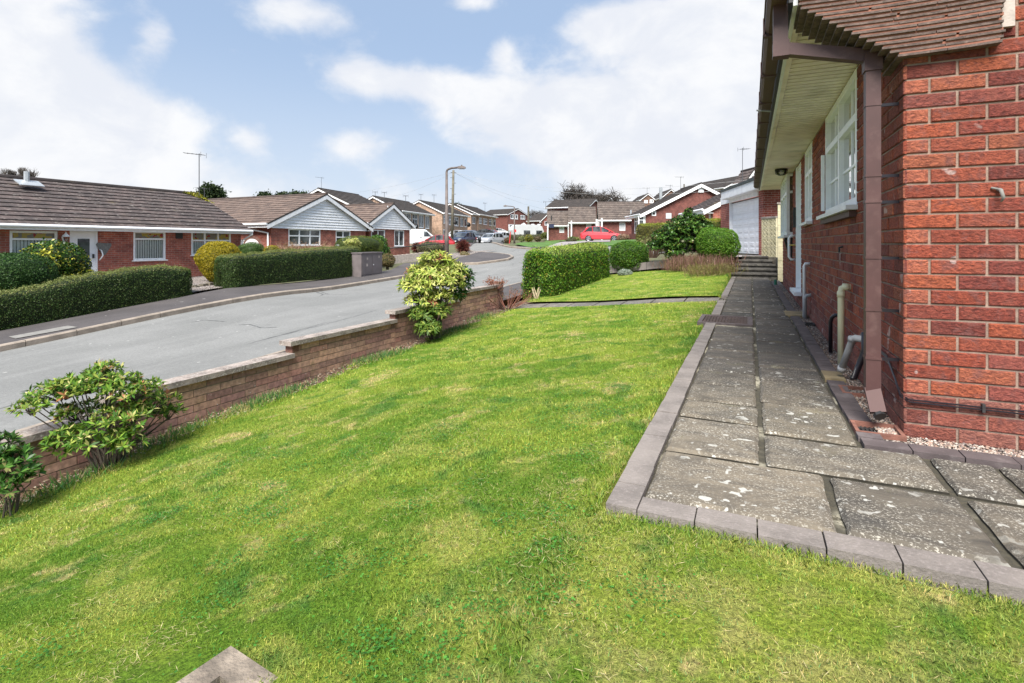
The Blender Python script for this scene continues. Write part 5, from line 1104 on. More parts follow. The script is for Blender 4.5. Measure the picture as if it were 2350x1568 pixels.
# telegraph pole and its wires
b_ = U(1037, 559.5, 57); tp = thing('telegraph_pole', 'wooden telegraph pole with step irons just right of the near lamp column', 'telegraph pole', b_)
top = U(1040.5, 391, 57); mb = MB(); mb.tube([b_-Z*.3, top], [.17, .12], 10); mb.build('pole', 'wood_pole', tp, smooth=True)
for k in range(9): mb = MB(); c = b_+(top-b_)*(.30+.075*k); s = Vector((CS, SN, 0))*(1 if k % 2 else -1); mb.tube([c, c+s*.32], .022, 5); mb.build('step_iron', 'iron', tp)
mb = MB(); mb.tube([top+Z*-.25-Vector((CS, SN, 0))*.3, top+Z*-.25+Vector((CS, SN, 0))*.3], .035, 6); mb.build('crossbar', 'iron', tp)
for (px, py, d, sag, lab) in ((1768, 399, 30, 1.2, 'upper overhead wire running right from the telegraph pole'), (1790, 416, 33, 1.4, 'second overhead wire running right from the telegraph pole'), (1276, 463, 84, .8, 'overhead wire dropping right to the dark-roofed red house'), (1303, 484, 76, .9, 'lower overhead wire dropping to the low brick wings'), (640, 445, 110, 1.2, 'faint overhead wire running left over the terrace roofs'), (860, 452, 66, .6, 'overhead wire dropping left to the buff house gable')):
    q = U(px, py, d); mb = MB(); mb.tube([top-Z*.2+(q-top)*k/14-Z*sag*4*(k/14)*(1-k/14) for k in range(15)], .008, 4, False); mb.build('overhead_wire', 'grey_plastic', None, label=lab, cat='wire', group='overhead telephone wires')
p0 = U(1129, 539, 100); mb = MB(); mb.tube([U(1130, 545, 98)-Z*2, U(1129, 501, 98)], [.13, .09], 8); mb.build('wooden_pole', 'wood_pole', None, label='distant thin wooden pole above the dark parked estate car', cat='pole')
mb = MB(); mb.tube([U(1212.6, 520, 100), U(1212.6, 474, 100)], [.22, .18], 8); mb.build('wooden_pole', 'wood_pole', None, label='stubby dark pole right of the white gabled red house', cat='pole')
# red post and litter bin by the far lamp
mb = MB(); mb.beam(U(1169, 560, 71), U(1171.5, 532, 71), .14, .12); mb.build('red_post', 'red_sign', None, label='thin red post left of the far lamp column', cat='post')
p = U(1180.5, 527, 71.8); mb = MB(); mb.box(p, Vector((CS, SN, 0))*.25, Vector((-SN, CS, 0))*.2, Z*-.36); mb.build('litter_bin', 'red_sign', None, label='small red box fixed to the far lamp column', cat='bin', bevel=.03)
# utility cabinet
c0 = onG(829, 635.5, .12); c1 = onG(877, 627, .12); fx = (c1-c0); fx.z = 0; wC = fx.length; fx.normalize(); bx_ = Vector((-fx.y, fx.x, 0)); H = .98; o = Vector((c0.x, c0.y, c0.z-.05))
t = thing('utility_cabinet', 'grey-brown steel telecoms cabinet at the end of the clipped hedge', 'cabinet', o)
mb = MB(); mb.box(o, fx*wC, bx_*.42, Z*H); mb.build('body', 'cabinet_grey', t, bevel=.015)
mb = MB(); mb.box(o-fx*.03-bx_*.04+Z*H, fx*(wC+.06), bx_*.50, Z*.045); mb.build('lid', 'cabinet_grey', t, bevel=.015)
for k in range(2): mb = MB(); mb.box(o+fx*(.03+k*wC/2)-bx_*.012+Z*.12, fx*(wC/2-.045), bx_*.013, Z*(H-.2)); mb.build('door', 'cabinet_grey', t, bevel=.004)
mb = MB(); mb.tube([o+fx*wC*.55-bx_*.03+Z*.5, o+fx*wC*.55-bx_*.01+Z*.5], .022, 8); mb.build('lock', 'white_plastic', t)
for (u, z, m_) in ((.22, .45, .12), (.24, .72, .10), (.8, .78, .10)): mb = MB(); mb.box(o+fx*u*wC-bx_*.016+Z*z, fx*m_, bx_*.004, Z*m_*.9); mb.build('notice_plate', 'grey_render', t)
# railing and low retaining wall in front of the small bungalow
t = thing('handrail', 'thin black metal handrail sloping in front of the small bungalow garden', 'handrail', U(862, 588, 31))
a = U(861, 573, 30.5); b_ = U(1019, 558.5, 33); mb = MB(); mb.tube([a, a+(b_-a)*.5, b_, b_+Vector((.05, .05, -.05))], .028, 8); mb.build('rail', 'rail_black', t, smooth=True)
for q, py in ((a, 585), (U(1018, 558.5, 30), 594)): mb = MB(); mb.tube([q, Vector((q.x, q.y, G(q.x, q.y)-.1))], .024, 6); mb.build('post', 'rail_black', t)
a = onG(884, 606); b_ = onG(985, 594); d = b_-a; mb = MB(); n_ = 10
za = U(884, 597, (a.x*-SN+a.y*CS)).z; hh = .42; d.z = 0
for k in range(n_):
    p = a+d*k/n_; mb.box(Vector((p.x, p.y, G(p.x, p.y)-.2)), d/n_*.995, Vector((-d.y, d.x, 0)).normalized()*.2, Z*(.2+hh))
mb.build('low_wall', 'grey_render', None, label='low rendered retaining wall in front of the small bungalow', cat='wall')
# rough stone edging in the gap between the two clipped hedges
mb = MB()
for k in range(9):
    q = onG(441+k*7.4, 662-1.0*k, .1); mb.box(q-Vector((0, .1, .2)), Vector((.16, .05*random.random(), 0)), Vector((-.05, .16+.08*random.random(), 0)), Z*(.26+.07*random.random()))
mb.build('stone_edging', 'stone_rough', None, label='row of rough stones in the gap between the two clipped hedges', cat='stone edging', bevel=.03)
# pavement access cover
c = [onG(*q, .12) for q in ((19.5, 775.5), (35, 782.6), (178.4, 754.8), (156, 748.7))]; mb = MB(); mb.quad(*[p+Z*.006 for p in c]); g_ = mb.build('access_cover', 'cover_grey', None, label='long pale concrete access cover set in the far pavement', cat='access cover')
# ------------------------------------------------------------------ own house
ZS = 1.33; YE = 14.3; XS = .24                           # soffit height, far end, soffit outer edge
OH = thing('brick_bungalow', 'near red brick bungalow on the right with brown gutters and cream boarded soffit', 'bungalow', (XW, YN, ZP))
pX = lambda px, py, X=XW: Ux(px, py, X)
y1a, y1b = pX(1966, 470).y, pX(1894, 470).y               # big window
y2a, y2b = pX(1863.5, 470).y, pX(1847, 470).y             # narrow window
yda, ydb = 9.30, 10.15
y3a, y3b = 11.1, 13.3
OPS = [(y1a-YN, y1b-YN, .29, ZS-.02), (y2a-YN, y2b-YN, .29, ZS-.02), (yda-YN, ydb-YN, -.80, ZS-.02), (y3a-YN, y3b-YN, .17, ZS-.02)]
CH = .0765; BW = .228; PAL = [(.33, .080, .038), (.28, .062, .034), (.37, .098, .046), (.23, .052, .034), (.30, .075, .042), (.35, .108, .058), (.20, .046, .034), (.26, .072, .055)]
def bricks(mb, o, r, n, length, z0, rows, ops, start, plinth=3):
    o = Vector(o)
    for j in range(rows):
        za = z0+j*CH; u = 0; first = True
        while u < length-.01:
            bl = (.1025 if (j+start) % 2 else .215) if first else .216; u1 = min(u+bl, length); first = False
            segs = [(u, u1)]
            for q in ops:
                if q[2] < za+CH*.5 < q[3]:
                    ns = []
                    for a, b_ in segs:
                        if b_ <= q[0] or a >= q[1]: ns.append((a, b_))
                        else:
                            if a < q[0]-.01: ns.append((a, q[0]))
                            if b_ > q[1]+.01: ns.append((q[1], b_))
                    segs = ns
            for a, b_ in segs:
                if b_-a < .02: continue
                c = np.array(random.choice(PAL))*random.uniform(.85, 1.15)
                if j < plinth: c = np.array(random.choice([(.27, .085, .06), (.22, .075, .055), (.30, .12, .09), (.20, .06, .045)]))*random.uniform(.85, 1.1)
                if first is False and a < .01 and random.random() < .8 and j >= plinth and (j+start) % 2: c = np.array((.40, .125, .072))*random.uniform(.85, 1.1)
                mb.col = tuple(c); e = random.uniform(.003, .0065); g = random.uniform(-.0025, .002); zt = za+CH-.010+random.uniform(-.001, .001); zb = za+random.uniform(-.001, .001)
                P = lambda uu, zz, k: o+r*uu+Z*zz+n*k
                F_ = [P(a+e, zb+e, .0+g), P(b_-e, zb+e, .0+g), P(b_-e, zt-e, .0+g), P(a+e, zt-e, .0+g)]; M_ = [P(a, zb, -e), P(b_, zb, -e), P(b_, zt, -e), P(a, zt, -e)]; K_ = [P(a, zb, -.014), P(b_, zb, -.014), P(b_, zt, -.014), P(a, zt, -.014)]
                mb.face(F_); 
                for q in range(4): mb.face([M_[q], M_[(q+1) % 4], F_[(q+1) % 4], F_[q]]); mb.face([K_[q], K_[(q+1) % 4], M_[(q+1) % 4], M_[q]])
            u = u1+.012
mb = MB(); Yv = Vector((0, 1, 0)); Xv = Vector((1, 0, 0))
ZB = ZP-.02; NR = int((ZS+.02-ZB)/CH)
bricks(mb, (XW, YN, 0), Yv, -Xv, YE-YN, ZB, NR, OPS, 1)
nb = mb
bricks(mb, (XW, YN, 0), Xv, -Yv, 4.2, ZB, NR+22, [], 0)
mb.build('brick_face', 'brick_near', OH)
mb = MB()                                             # mortar behind the bricks, with the reveals
mo = .0085
wallface(mb, (XW+mo, YN+mo, 0), Yv, -Xv, YE-YN-mo, ZB-.25, ZS+.02, [(a-mo, b_-mo, c, d) for a, b_, c, d in OPS], rec=.16)
wallface(mb, (XW+mo, YN+mo, 0), Xv, -Yv, 4.2, ZB-.25, ZS+1.8, [])
mb.quad((XW+mo, YE, ZB-.25), (XW+5, YE, ZB-.25), (XW+5, YE, ZS+1.5), (XW+mo, YE, ZS))
mb.build('mortar_bed', 'mortar', OH)
# end wall of the eaves, soffit boards, fascia, roof
mb = MB(); y_ = YN+.1; 
mb.bx(XS, XW+.02, YN+.06, YE+.1, ZS+.018, ZS+.02); 
mb.build('soffit_backing', 'soffit_joint', OH)
mb = MB(); y_ = YN+.02
while y_ < YE+.1: mb.bx(XS, XW+.012, y_, y_+.082, ZS, ZS+.012); y_ += .10
mb.build('soffit_boards', 'cream_soffit', OH)
mb = MB(); mb.bx(XS-.022, XS, YN, YE+.1, ZS-.012, ZS+.04); mb.build('soffit_trim', 'white_plastic', OH); mb = MB(); mb.bx(XS, XS+.035, YN, YE+.1, ZS-.010, ZS-.001); mb.build('soffit_edge', 'cream_soffit', OH)
mb = MB(); mb.bx(XS-.045, XS-.023, YN-.02, YE+.12, ZS+.0, ZS+.20); mb.build('fascia', 'rail_black', OH)
# square section gutter: outer wall, bottom, rim
mb = MB(); gx = XS-.150; gz0 = ZS+.045
mb.face([Vector((gx+.02, YN-.06, gz0)), Vector((gx+.02, YE+.12, gz0)), Vector((XS-.05, YE+.12, gz0-.006)), Vector((XS-.05, YN-.06, gz0-.006))][::-1])
mb.bx(gx, gx+.004, YN-.06, YE+.12, gz0+.025, gz0+.10); mb.quad((gx, YN-.06, gz0+.025), (gx+.02, YN-.06, gz0), (gx+.02, YE+.12, gz0), (gx, YE+.12, gz0+.025))
mb.bx(gx-.008, gx+.006, YN-.06, YE+.12, gz0+.096, gz0+.106); mb.bx(gx, XS-.05, YN-.064, YN-.058, gz0, gz0+.10); mb.build('gutter', 'brown_light', OH)
y_ = YN+.55; k = 0
while y_ < YE:
    mb = MB(); b0 = y_; mb.bx(gx-.006, XS-.046, y_, y_+.045, gz0-.010, gz0+.004); mb.bx(gx-.012, gx-.001, y_, y_+.045, gz0+.0, gz0+.112); mb.build('gutter_bracket', 'brown_plastic', OH); y_ += .92; k += 1
mb = MB(); mb.tube([(gx-.03, 5.9, gz0-.02), (XS-.02, 5.95, gz0-.035)], .009, 6); mb.build('gutter_stay', 'grey_plastic', OH)
mb = MB(); roofslope(mb, (gx+.09, YE+.15, ZS+.17), (gx+.09, YN-.05, ZS+.17), (XW+4.2, YN-.05, ZS+2.1), (XW+4.2, YE+.15, ZS+2.1)); mb.build('roof', 'tile_brown', OH)
# kneeler of stacked tiles at the near corner
mbt = MB(); mbm = MB(); n_ = 22; 
for i in range(n_):
    z0 = .962+i*.0237; xl = max(XW-.035-i*.0335, XS-.0); f = lambda x: -.011*4*max(0, min(1, (x-XS)/.85))*(1-max(0, min(1, (x-XS)/.85)))
    x = xl; xe = XW+.375+(i % 3)*.006; yf = YN-.050-.0006*i+random.uniform(-.003, .003)
    while x < xe-.01:
        x1 = min(x+random.uniform(.18, .34), xe); m_ = 3
        for k in range(m_):
            a, b_ = x+(x1-x)*k/m_, x+(x1-x)*(k+1)/m_; za, zb_ = z0+f(a), z0+f(b_); yy = yf+random.uniform(-.001, .001)
            mbt.box((a, yy, za), (b_-a, 0, zb_-za), (0, YN+.30-yy, 0), (0, 0, .0115))
        x = x1+random.choice([.003, .004, .012])
    for k in range(8):
        a, b_ = xl+.006+(xe-xl-.012)*k/8, xl+.006+(xe-xl-.012)*(k+1)/8
        mbm.box((a, yf+.006, z0+f(a)+.0105), (b_-a, 0, f(b_)-f(a)), (0, YN+.28-yf, 0), (0, 0, .0135))
kn = mbt.build('kneeler_tiles', 'corbel_tile', OH); mbm.build('kneeler_mortar', 'corbel_mortar', kn)
mb = MB(); mb.bx(XW+.36, XW+.43, YN-.028, YN+.0, 1.04, 1.5); mb.build('kneeler_stop', 'grey_render', OH)
# downpipe with swan neck
dx = .602; dy = 3.40; 
mb = MB()
def sq(mb, pts, w, up0=None):
    for p, q in zip(pts[:-1], pts[1:]): mb.beam(p, q, w, w, up=(0, 1, 0) if abs(Vector(q).z-Vector(p).z) > abs(Vector(q).x-Vector(p).x) else (0, 0, 1))
g0 = Vector((gx+.07, YN+.13, gz0)); e1 = Vector((gx+.07, YN+.13, gz0-.25)); e2 = Vector((dx-.01, dy, .985)); 
DP = mb
mb.box((dx-.034, dy-.034, ZP+.16), (.068, 0, 0), (0, .068, 0), (0, 0, .98-ZP-.13)); dpo = mb.build('downpipe', 'brown_plastic', OH, bevel=.006)
mb = MB(); mb.box((g0.x-.038, g0.y-.038, e1.z), (.076, 0, 0), (0, .076, 0), (0, 0, g0.z-e1.z)); mb.build('gutter_outlet', 'brown_plastic', OH, bevel=.006)
mb = MB(); mb.beam(e1+Vector((-.02, 0, .01)), e2+Vector((.03, 0, .02)), .066, .066); mb.build('swan_neck', 'brown_plastic', OH, bevel=.006)
mb = MB(); mb.box(e1+Vector((-.04, -.04, -.045)), (.085, 0, 0), (0, .08, 0), (0, 0, .09)); mb.build('pipe_elbow', 'brown_plastic', OH, bevel=.008); mb = MB(); mb.box((dx-.041, dy-.041, .93), (.082, 0, 0), (0, .082, 0), (0, 0, .10)); mb.build('pipe_elbow', 'brown_plastic', OH, bevel=.008)
for z_ in (.74, .36, .22, -.08, -.36, -.62): 
    mb = MB(); mb.box((dx-.037, dy-.037, z_), (.074, 0, 0), (0, .074, 0), (0, 0, .012 if z_ != .74 else .006)); mb.build('pipe_clip', 'brown_plastic', OH); mb = MB(); mb.box((dx+.037, dy-.01, z_-.004), (XW-dx-.037, 0, 0), (0, .014, 0), (0, 0, .016)); mb.build('clip_stud', 'black_plastic', OH)
mb = MB(); a = Vector((dx, dy, ZP+.17)); b_ = Vector((dx+.016, dy-.055, ZP+.075)); mb.beam(a+Vector((0, 0, .02)), b_, .072, .062, up=(0, 1, .4)); mb.build('pipe_shoe', 'brown_light', OH, bevel=.006)
mb = MB(); mb.tube([b_+Vector((.002, -.012, -.005)), b_+Vector((.006, -.024, -.014))], .030, 8); mb.build('shoe_mouth', 'rail_black', OH)
# windows of the long wall, cream top trim
def ownwin(y0, y1, z0, z1, mull, tr, nm=None, open_=False, depth=.045, back='curtain'):
    o = Vector((XW, y0, 0)); f = window(OH, o, Yv, -Xv, 0, y1-y0, z0, z1, cols=1, transom=tr, fr=.062, rec=depth, glass='glass_clear', back=back, sill=False, mull=mull, grid_=2)
    return f
f1 = ownwin(y1a, y1b, .29, ZS-.02, [.52*(y1b-y1a)], .34)
mb = MB(); mb.box((XW-.075, y1a-.04, .255), (.13, 0, 0), (0, y1b-y1a+.12, 0), (0, 0, .035)); mb.build('sill', 'white_plastic', f1, bevel=.006)
mb = MB(); mb.box((XW-.045, y1a+.02, .205), (.06, 0, 0), (0, y1b-y1a-.02, 0), (0, 0, .048)); mb.build('sill_moulding', 'brown_light', f1)
f2 = ownwin(y2a, y2b, .29, ZS-.02, [.5*(y2b-y2a)], .34)
mb = MB(); mb.box((XW-.07, y2a-.04, .255), (.12, 0, 0), (0, y2b-y2a+.10, 0), (0, 0, .035)); mb.build('sill', 'white_plastic', f2, bevel=.006)
# open casement of the big window
mb = MB(); yo = y1b-.02; hx = Vector((-.115, .02, 0)); 
z0, z1 = .345, .93; o = Vector((XW-.008, yo, z0)); t_ = Vector((0, .035, 0)); w_ = .03
mb.box(o, (-w_, 0, 0), t_, (0, 0, z1-z0)); mb.build('open_casement', 'white_plastic', f1)
# projecting window 3
o3 = Vector((XW-.10, y3a, 0)); f3 = window(OH, o3, Yv, -Xv, 0, y3b-y3a, .17, ZS-.02, cols=3, transom=.30, fr=.06, rec=.05, glass='glass_clear', back=None, sill=False, grid_=2)
f3b = window(OH, Vector((XW-.10, y3a, 0)), Xv, -Yv, 0.0, .24, .17, ZS-.02, cols=1, transom=.30, fr=.05, rec=.0, glass='glass_clear', back=None, sill=False)
mb = MB(); mb.quad((XW+.35, y3a-.1, .0), (XW+.35, y3b+.1, .0), (XW+.35, y3b+.1, ZS), (XW+.35, y3a-.1, ZS)); mb.build('dark_room', 'dark_interior', f3)
mb = MB(); mb.box((XW-.15, y3a-.05, .12), (.20, 0, 0), (0, y3b-y3a+.1, 0), (0, 0, .045)); mb.build('sill', 'white_plastic', f3)
mb = MB(); mb.bx(XW-.05, XW-.003, y3a+.03, y3a+.08, -.32, .12); mb.bx(XW-.13, XW-.05, y3a+.03, y3a+.08, .07, .12); mb.beam((XW-.12, y3a+.055, .08), (XW-.02, y3a+.055, -.28), .05, .04); mb.build('bay_bracket', 'rail_black', f3)
# door, threshold
mb = MB(); B = lambda *a: mb.bx(*a); B(XW+.005, XW+.15, yda, yda+.06, -.74, ZS-.04); B(XW-.012, XW+.15, ydb-.06, ydb, -.74, ZS-.04); B(XW+.005, XW+.15, yda+.06, ydb-.06, ZS-.12, ZS-.04); B(XW+.10, XW+.14, yda+.06, ydb-.06, -.74, ZS-.12); mb.build('side_door', 'white_plastic', OH)
mb = MB(); B(XW-.10, XW+.15, yda-.12, ydb+.05, -.80, -.745); mb.build('door_step', 'white_paint', OH, bevel=.006)
mb = MB(); B(XW-.055, XW-.01, ydb-.05, ydb-.01, .28, .62); mb.build('door_bell_box', 'iron', OH); mb = MB(); mb.tube([(XW-.03, ydb-.1, -.02), (XW-.10, ydb-.02, -.02), (XW-.10, ydb+.1, -.02)], .012, 6); mb.build('door_handle', 'brass', OH)
# white hand rail beside the door
ys = 10.35; downpipe(OH, [(XW, ys+.02, .14), (XW-.07, ys+.02, .14), (XW-.10, ys+.03, .10), (XW-.10, ys+.03, -.22), (XW-.07, ys+.02, -.27), (XW, ys+.02, -.27)], .022, name='grab_handle')
# pipes on the long wall
def wp(pts, r, mat, nm='waste_pipe', lab=None): mb = MB(); mb.tube(pts, r, 10); o = mb.build(nm, mat, OH, smooth=True, label=lab); return o
xp = XW-.065
p = Ux(1930, 840, xp); yb = Ux(1930, 800, xp).y; ztp = Uz(1930, 655, 1).z if 0 else Ux(1930, 662, xp).z
wp([(xp, yb, ZP+.02), (xp, yb, ztp-.03), (xp+.004, yb, ztp), (xp+.03, yb, ztp+.012), (XW+.02, yb, ztp+.012)], .0235, 'cream_plastic'); mb = MB(); mb.tube([(xp, yb, ztp-.07), (xp, yb, ztp-.025)], .028, 10); mb.tube([(xp+.01, yb, ztp+.012), (XW-.01, yb, ztp+.012)], .028, 10); mb.build('pipe_socket', 'cream_plastic', OH, smooth=True)
yb = Ux(1846, 700, xp).y; ztp = Ux(1846, 606, xp).z; wp([(xp, yb, ZP+.0), (xp, yb, ztp-.03), (xp+.01, yb, ztp), (XW+.02, yb, ztp+.005)], .021, 'white_plastic', lab='slim white waste pipe')
wp([(xp, yb-.11, ZP), (xp, yb-.11, -.72), (xp+.012, yb-.12, -.675), (XW+.02, yb-.14, -.655)], .021, 'grey_plastic')
yb = Ux(1906, 790, xp).y; wp([(xp, yb, ZP), (xp, yb, -.70), (xp+.01, yb-.01, -.655), (xp+.035, yb-.03, -.63), (XW+.02, yb-.06, -.625)], .0165, 'black_plastic')
A = Ux(1930, 850, .60); Bq = Ux(1957, 778, XW-.07); wp([A, A*.3+Bq*.7, Bq+Z*.0, Bq+Vector((.012, -.02, .01)), Vector((XW+.02, Bq.y-.10, Bq.z+.012))], .0235, 'grey_plastic'); mb = MB(); mb.tube([A-Z*.005, A+(Bq-A)*.12], .028, 10); mb.tube([Bq-(Bq-A)*.06, Bq+Z*.012], .028, 10); mb.build('pipe_socket', 'grey_plastic', OH, smooth=True)
A = Ux(1960, 868, .61); Bq = Ux(1984, 806, XW-.055); wp([A-Vector((.02, 0, -.004)), A, A*.35+Bq*.65, Bq, Bq+Z*.12], .0185, 'black_plastic')
# gullies
mb = MB(); yg0 = 4.20
def gully(x0, x1, y0, y1, mat, n=9):
    mb = MB(); z = ZP; w_ = .018; mb.bx(x0, x1, y0, y0+w_, z-.08, z+.004); mb.bx(x0, x1, y1-w_, y1, z-.08, z+.004); mb.bx(x0, x0+w_, y0+w_, y1-w_, z-.08, z+.004); mb.bx(x1-w_, x1, y0+w_, y1-w_, z-.08, z+.004); mb.build('gully_frame', mat, OH)
    mb = MB(); 
    for k in range(n): u = x0+w_+(x1-x0-2*w_)*(k+.3)/n; mb.bx(u, u+.008, y0+w_, y1-w_, z-.030, z-.020)
    for k in range(3): u = y0+w_+(y1-y0-2*w_)*(k+.5)/3; mb.bx(x0+w_, x1-w_, u, u+.008, z-.032, z-.019)
    mb.build('gully_grate', 'iron', OH); mb = MB(); mb.quad((x0+.005, y0+.005, z-.06), (x1-.005, y0+.005, z-.06), (x1-.005, y1-.005, z-.06), (x0+.005, y1-.005, z-.06)); mb.build('gully_pit', 'rail_black', OH)
gully(.50, .715, 3.215, 3.41, 'terracotta'); gully(.55, .71, 4.02, 4.22, 'terracotta', 7)
mb = MB(); mb.bx(.49, .62, 4.37, 4.63, ZP-.05, ZP+.008); mb.build('stone_pad', 'tan_slab', OH); 
mb = MB(); mb.bx(.44, .70, 8.02, 8.30, ZP-.05, ZP+.01); mb.bx(.44, .70, 8.33, 8.54, ZP-.05, ZP+.008); mb.build('stone_pad', 'tan_slab', OH)
gully(.60, .715, 7.25, 7.42, 'iron', 4)
# cable clipped round the plinth
zc_ = ZP+.235; mb = MB(); 
cp = [(XW-.012, 4.4, zc_+.10), (XW-.012, 3.6, zc_+.10), (XW-.012, 3.42, zc_+.02), (XW-.010, YN+.02, zc_-.045), (XW+.02, YN-.012, zc_-.06), (XW+.3, YN-.012, zc_-.062), (XW+.9, YN-.012, zc_-.066), (XW+3, YN-.012, zc_-.07)]
mb.tube(cp, .0042, 6); mb.tube([(x+.0, y-.003 if y < YN else y, z-.011) for x, y, z in cp], .004, 6); mb.build('cable', 'black_plastic', OH)
for x in (.31,): mb = MB(); mb.bx(XW+x, XW+x+.012, YN-.022, YN, zc_-.085, zc_-.045); mb.build('cable_clip', 'iron', OH)
# lantern under the soffit
lp = Uz(1793, 388, ZS); lt = thing('bulkhead_light', 'round black caged bulkhead light fixed under the cream soffit', 'light', (lp.x, lp.y, ZS))
mb = MB(); mb.lathe((lp.x, lp.y, ZS), [(.10, 0), (.105, -.035), (.095, -.04)], 16); mb.build('base', 'rail_black', lt); mb = MB(); mb.lathe((lp.x, lp.y, ZS-.04), [(.085, 0), (.078, -.045), (.05, -.062), (.005, -.066)], 16); mb.build('glass_dome', 'glass_clear', lt, smooth=True)
mb = MB()
for k in range(6): a = k*math.pi/3; mb.tube([(lp.x+.095*math.cos(a), lp.y+.095*math.sin(a), ZS-.035), (lp.x+.09*math.cos(a), lp.y+.09*math.sin(a), ZS-.085), (lp.x+.03*math.cos(a), lp.y+.03*math.sin(a), ZS-.115)], .005, 5)
for rr, zz in ((.094, .062), (.05, .108)): mb.tube([(lp.x+rr*math.cos(k*math.pi/8), lp.y+rr*math.sin(k*math.pi/8), ZS-zz) for k in range(17)], .005, 5, False)
mb.build('cage', 'rail_black', lt)
# hook tap on the near face
q = Uy(2291, 445, YN); mb = MB(); mb.tube([(q.x, q.y, q.z+.02), (q.x, q.y-.03, q.z+.015), (q.x+.008, q.y-.035, q.z-.02), (q.x+.004, q.y-.02, q.z-.04)], [.010, .009, .008, .005], 6); mb.tube([(q.x-.03, q.y-.006, q.z+.03), (q.x-.005, q.y-.012, q.z+.022)], .006, 5); mb.build('wall_hook', 'cover_grey', OH, smooth=True)
mb = MB(); q = Ux(1852 if 0 else 1938, 562, XW-.02); q = Ux(3152/1.634, 925/1.634, XW-.02); mb.tube([(XW-.0, q.y, q.z), (XW-.03, q.y, q.z-.01), (XW-.03, q.y, q.z-.05)], .009, 6); mb.build('wall_bracket', 'iron', OH)
# meter box leaning by the far end
mb = MB(); mb.bx(.60, .70, 13.9, 14.0, ZP, ZP+.0) if 0 else mb.tube([(.55, 14.0, ZP), (.55, 14.0, ZP+.12)], .03, 8); simple('green_plastic', (.02, .16, .10), .5); mb.build('drain_cap', 'green_plastic', OH)
# ------------------------------------------------------------------ garden wall along the street, stepped
SEG = [(-1.2, .70, -1.66), (.72, 2.75, -1.525), (2.75, 4.74, -1.385), (4.74, 6.78, -1.235), (6.78, 8.76, -1.10), (8.76, 10.5, -.955)]      # y0, y1, underside of coping
gw = thing('garden_wall', 'low stepped brown brick garden wall with lichened coping along the pavement', 'garden wall', (XWALL, 5, -1.7))
GP = [(.38, .225, .165), (.42, .27, .19), (.30, .175, .14), (.46, .29, .195), (.40, .22, .165), (.33, .21, .155)]
mb = MB(); mm = MB()
for i, (y0, y1, zt) in enumerate(SEG):
    zb = float(min(LW(y0), G(XWALL, y0)+.1))-.35; nr = int((zt-zb)/.075)
    for j in range(nr):
        zz = zt-(j+1)*.075+.004; u = y0; off_ = .11 if (j+i) % 2 else 0; f = True
        while u < y1-.01:
            l_ = (.145 if off_ else .285) if f else .288; f = False; u1 = min(u+l_, y1)
            if u1-u > .02: mb.col = tuple(np.array(random.choice(GP))*random.uniform(.8, 1.15)); mb.bx(XWALL-.105, XWALL+.0+random.uniform(-.002, .002), u, u1, zz, zz+.066)
            u = u1+.009
    mm.bx(XWALL-.098, XWALL-.007, y0+.004, y1-.004, zb, zt)
mb.build('brickwork', 'brick_garden', gw); 
simple('wall_mortar', (.22, .19, .12), .95, .3, 8, .4); mm.build('mortar', 'wall_mortar', gw)
for i, (y0, y1, zt) in enumerate(SEG):
    ye = y1+.0; ys = y0-(.06 if i else 0); n_ = 2
    for k in range(n_):
        a, b_ = ys+(ye-ys)*k/n_, ys+(ye-ys)*(k+1)/n_; mb = MB()
        a0 = a+(.0 if k == 0 else .003); mb.bx(XWALL-.15, XWALL+.045, a0, b_-.003 if k == 0 else b_+(0 if i < 5 else .04), zt+.003+(.0015 if k else 0), zt+.058); mb.build('coping_stone', 'coping', gw, bevel=.008)
for (y0, zt) in [(s[0], s[2]) for s in SEG[1:]]:
    mb = MB(); mb.col = (.18, .09, .068); zb_ = zt-.145+.061+.0; mb.bx(XWALL-.108, XWALL+.003, y0-.003, y0+.10, zt-.085, zt+.002); mb.build('step_brick', 'brick_garden', gw)
mb = MB(); mb.col = (.17, .10, .08)
for j in range(11): mb.bx(XWALL-.20, XWALL+.03, 10.46, 10.69, -.93-.075*(j+1)+.10, -.93-.075*(j+1)+.166)
pe = mb.build('end_pier', 'brick_garden', gw)
# ------------------------------------------------------------------ foliage
def leaves(name, P, D, Nn, ln, wd, C, mat='leaf', parent=None, fold=.12, **kw):
    n = len(P); D = nrm(D); S = nrm(np.cross(D, Nn)+1e-6); N2 = nrm(np.cross(S, D)); ln = np.broadcast_to(ln, n); wd = np.broadcast_to(wd, n)
    m_ = P+D*(ln*.5)[:, None]; V = np.stack([P, m_+S*(wd/2)[:, None]+N2*(wd*fold)[:, None], P+D*ln[:, None]-N2*(ln*.06)[:, None], m_-S*(wd/2)[:, None]+N2*(wd*fold)[:, None]], 1).reshape(-1, 3)
    return npmesh(name, V, np.arange(n*4).reshape(n, 4), np.repeat(C, 4, 0), mat, parent, **kw)
def pal(n, cols, w=None, j=.18):
    cols = np.array(cols); i = rng.choice(len(cols), n, p=None if w is None else np.array(w)/sum(w)); return cols[i]*rng.uniform(1-j, 1+j, (n, 1))
def leafset(P, Nn, ln, cols, w=None, mat='leaf', asp=.5, spread=.9, name='foliage', parent=None, **kw):
    n = len(P); T = rng.normal(size=(n, 3)); D = nrm(np.cross(Nn, T))*1.0+Nn*rng.uniform(0, .9, (n, 1))+rng.normal(size=(n, 3))*.35; N2 = nrm(Nn+rng.normal(size=(n, 3))*spread*.6)
    L_ = ln*rng.uniform(.6, 1.35, n); return leaves(name, P, D, N2, L_, L_*asp, pal(n, cols, w), mat, parent, **kw)
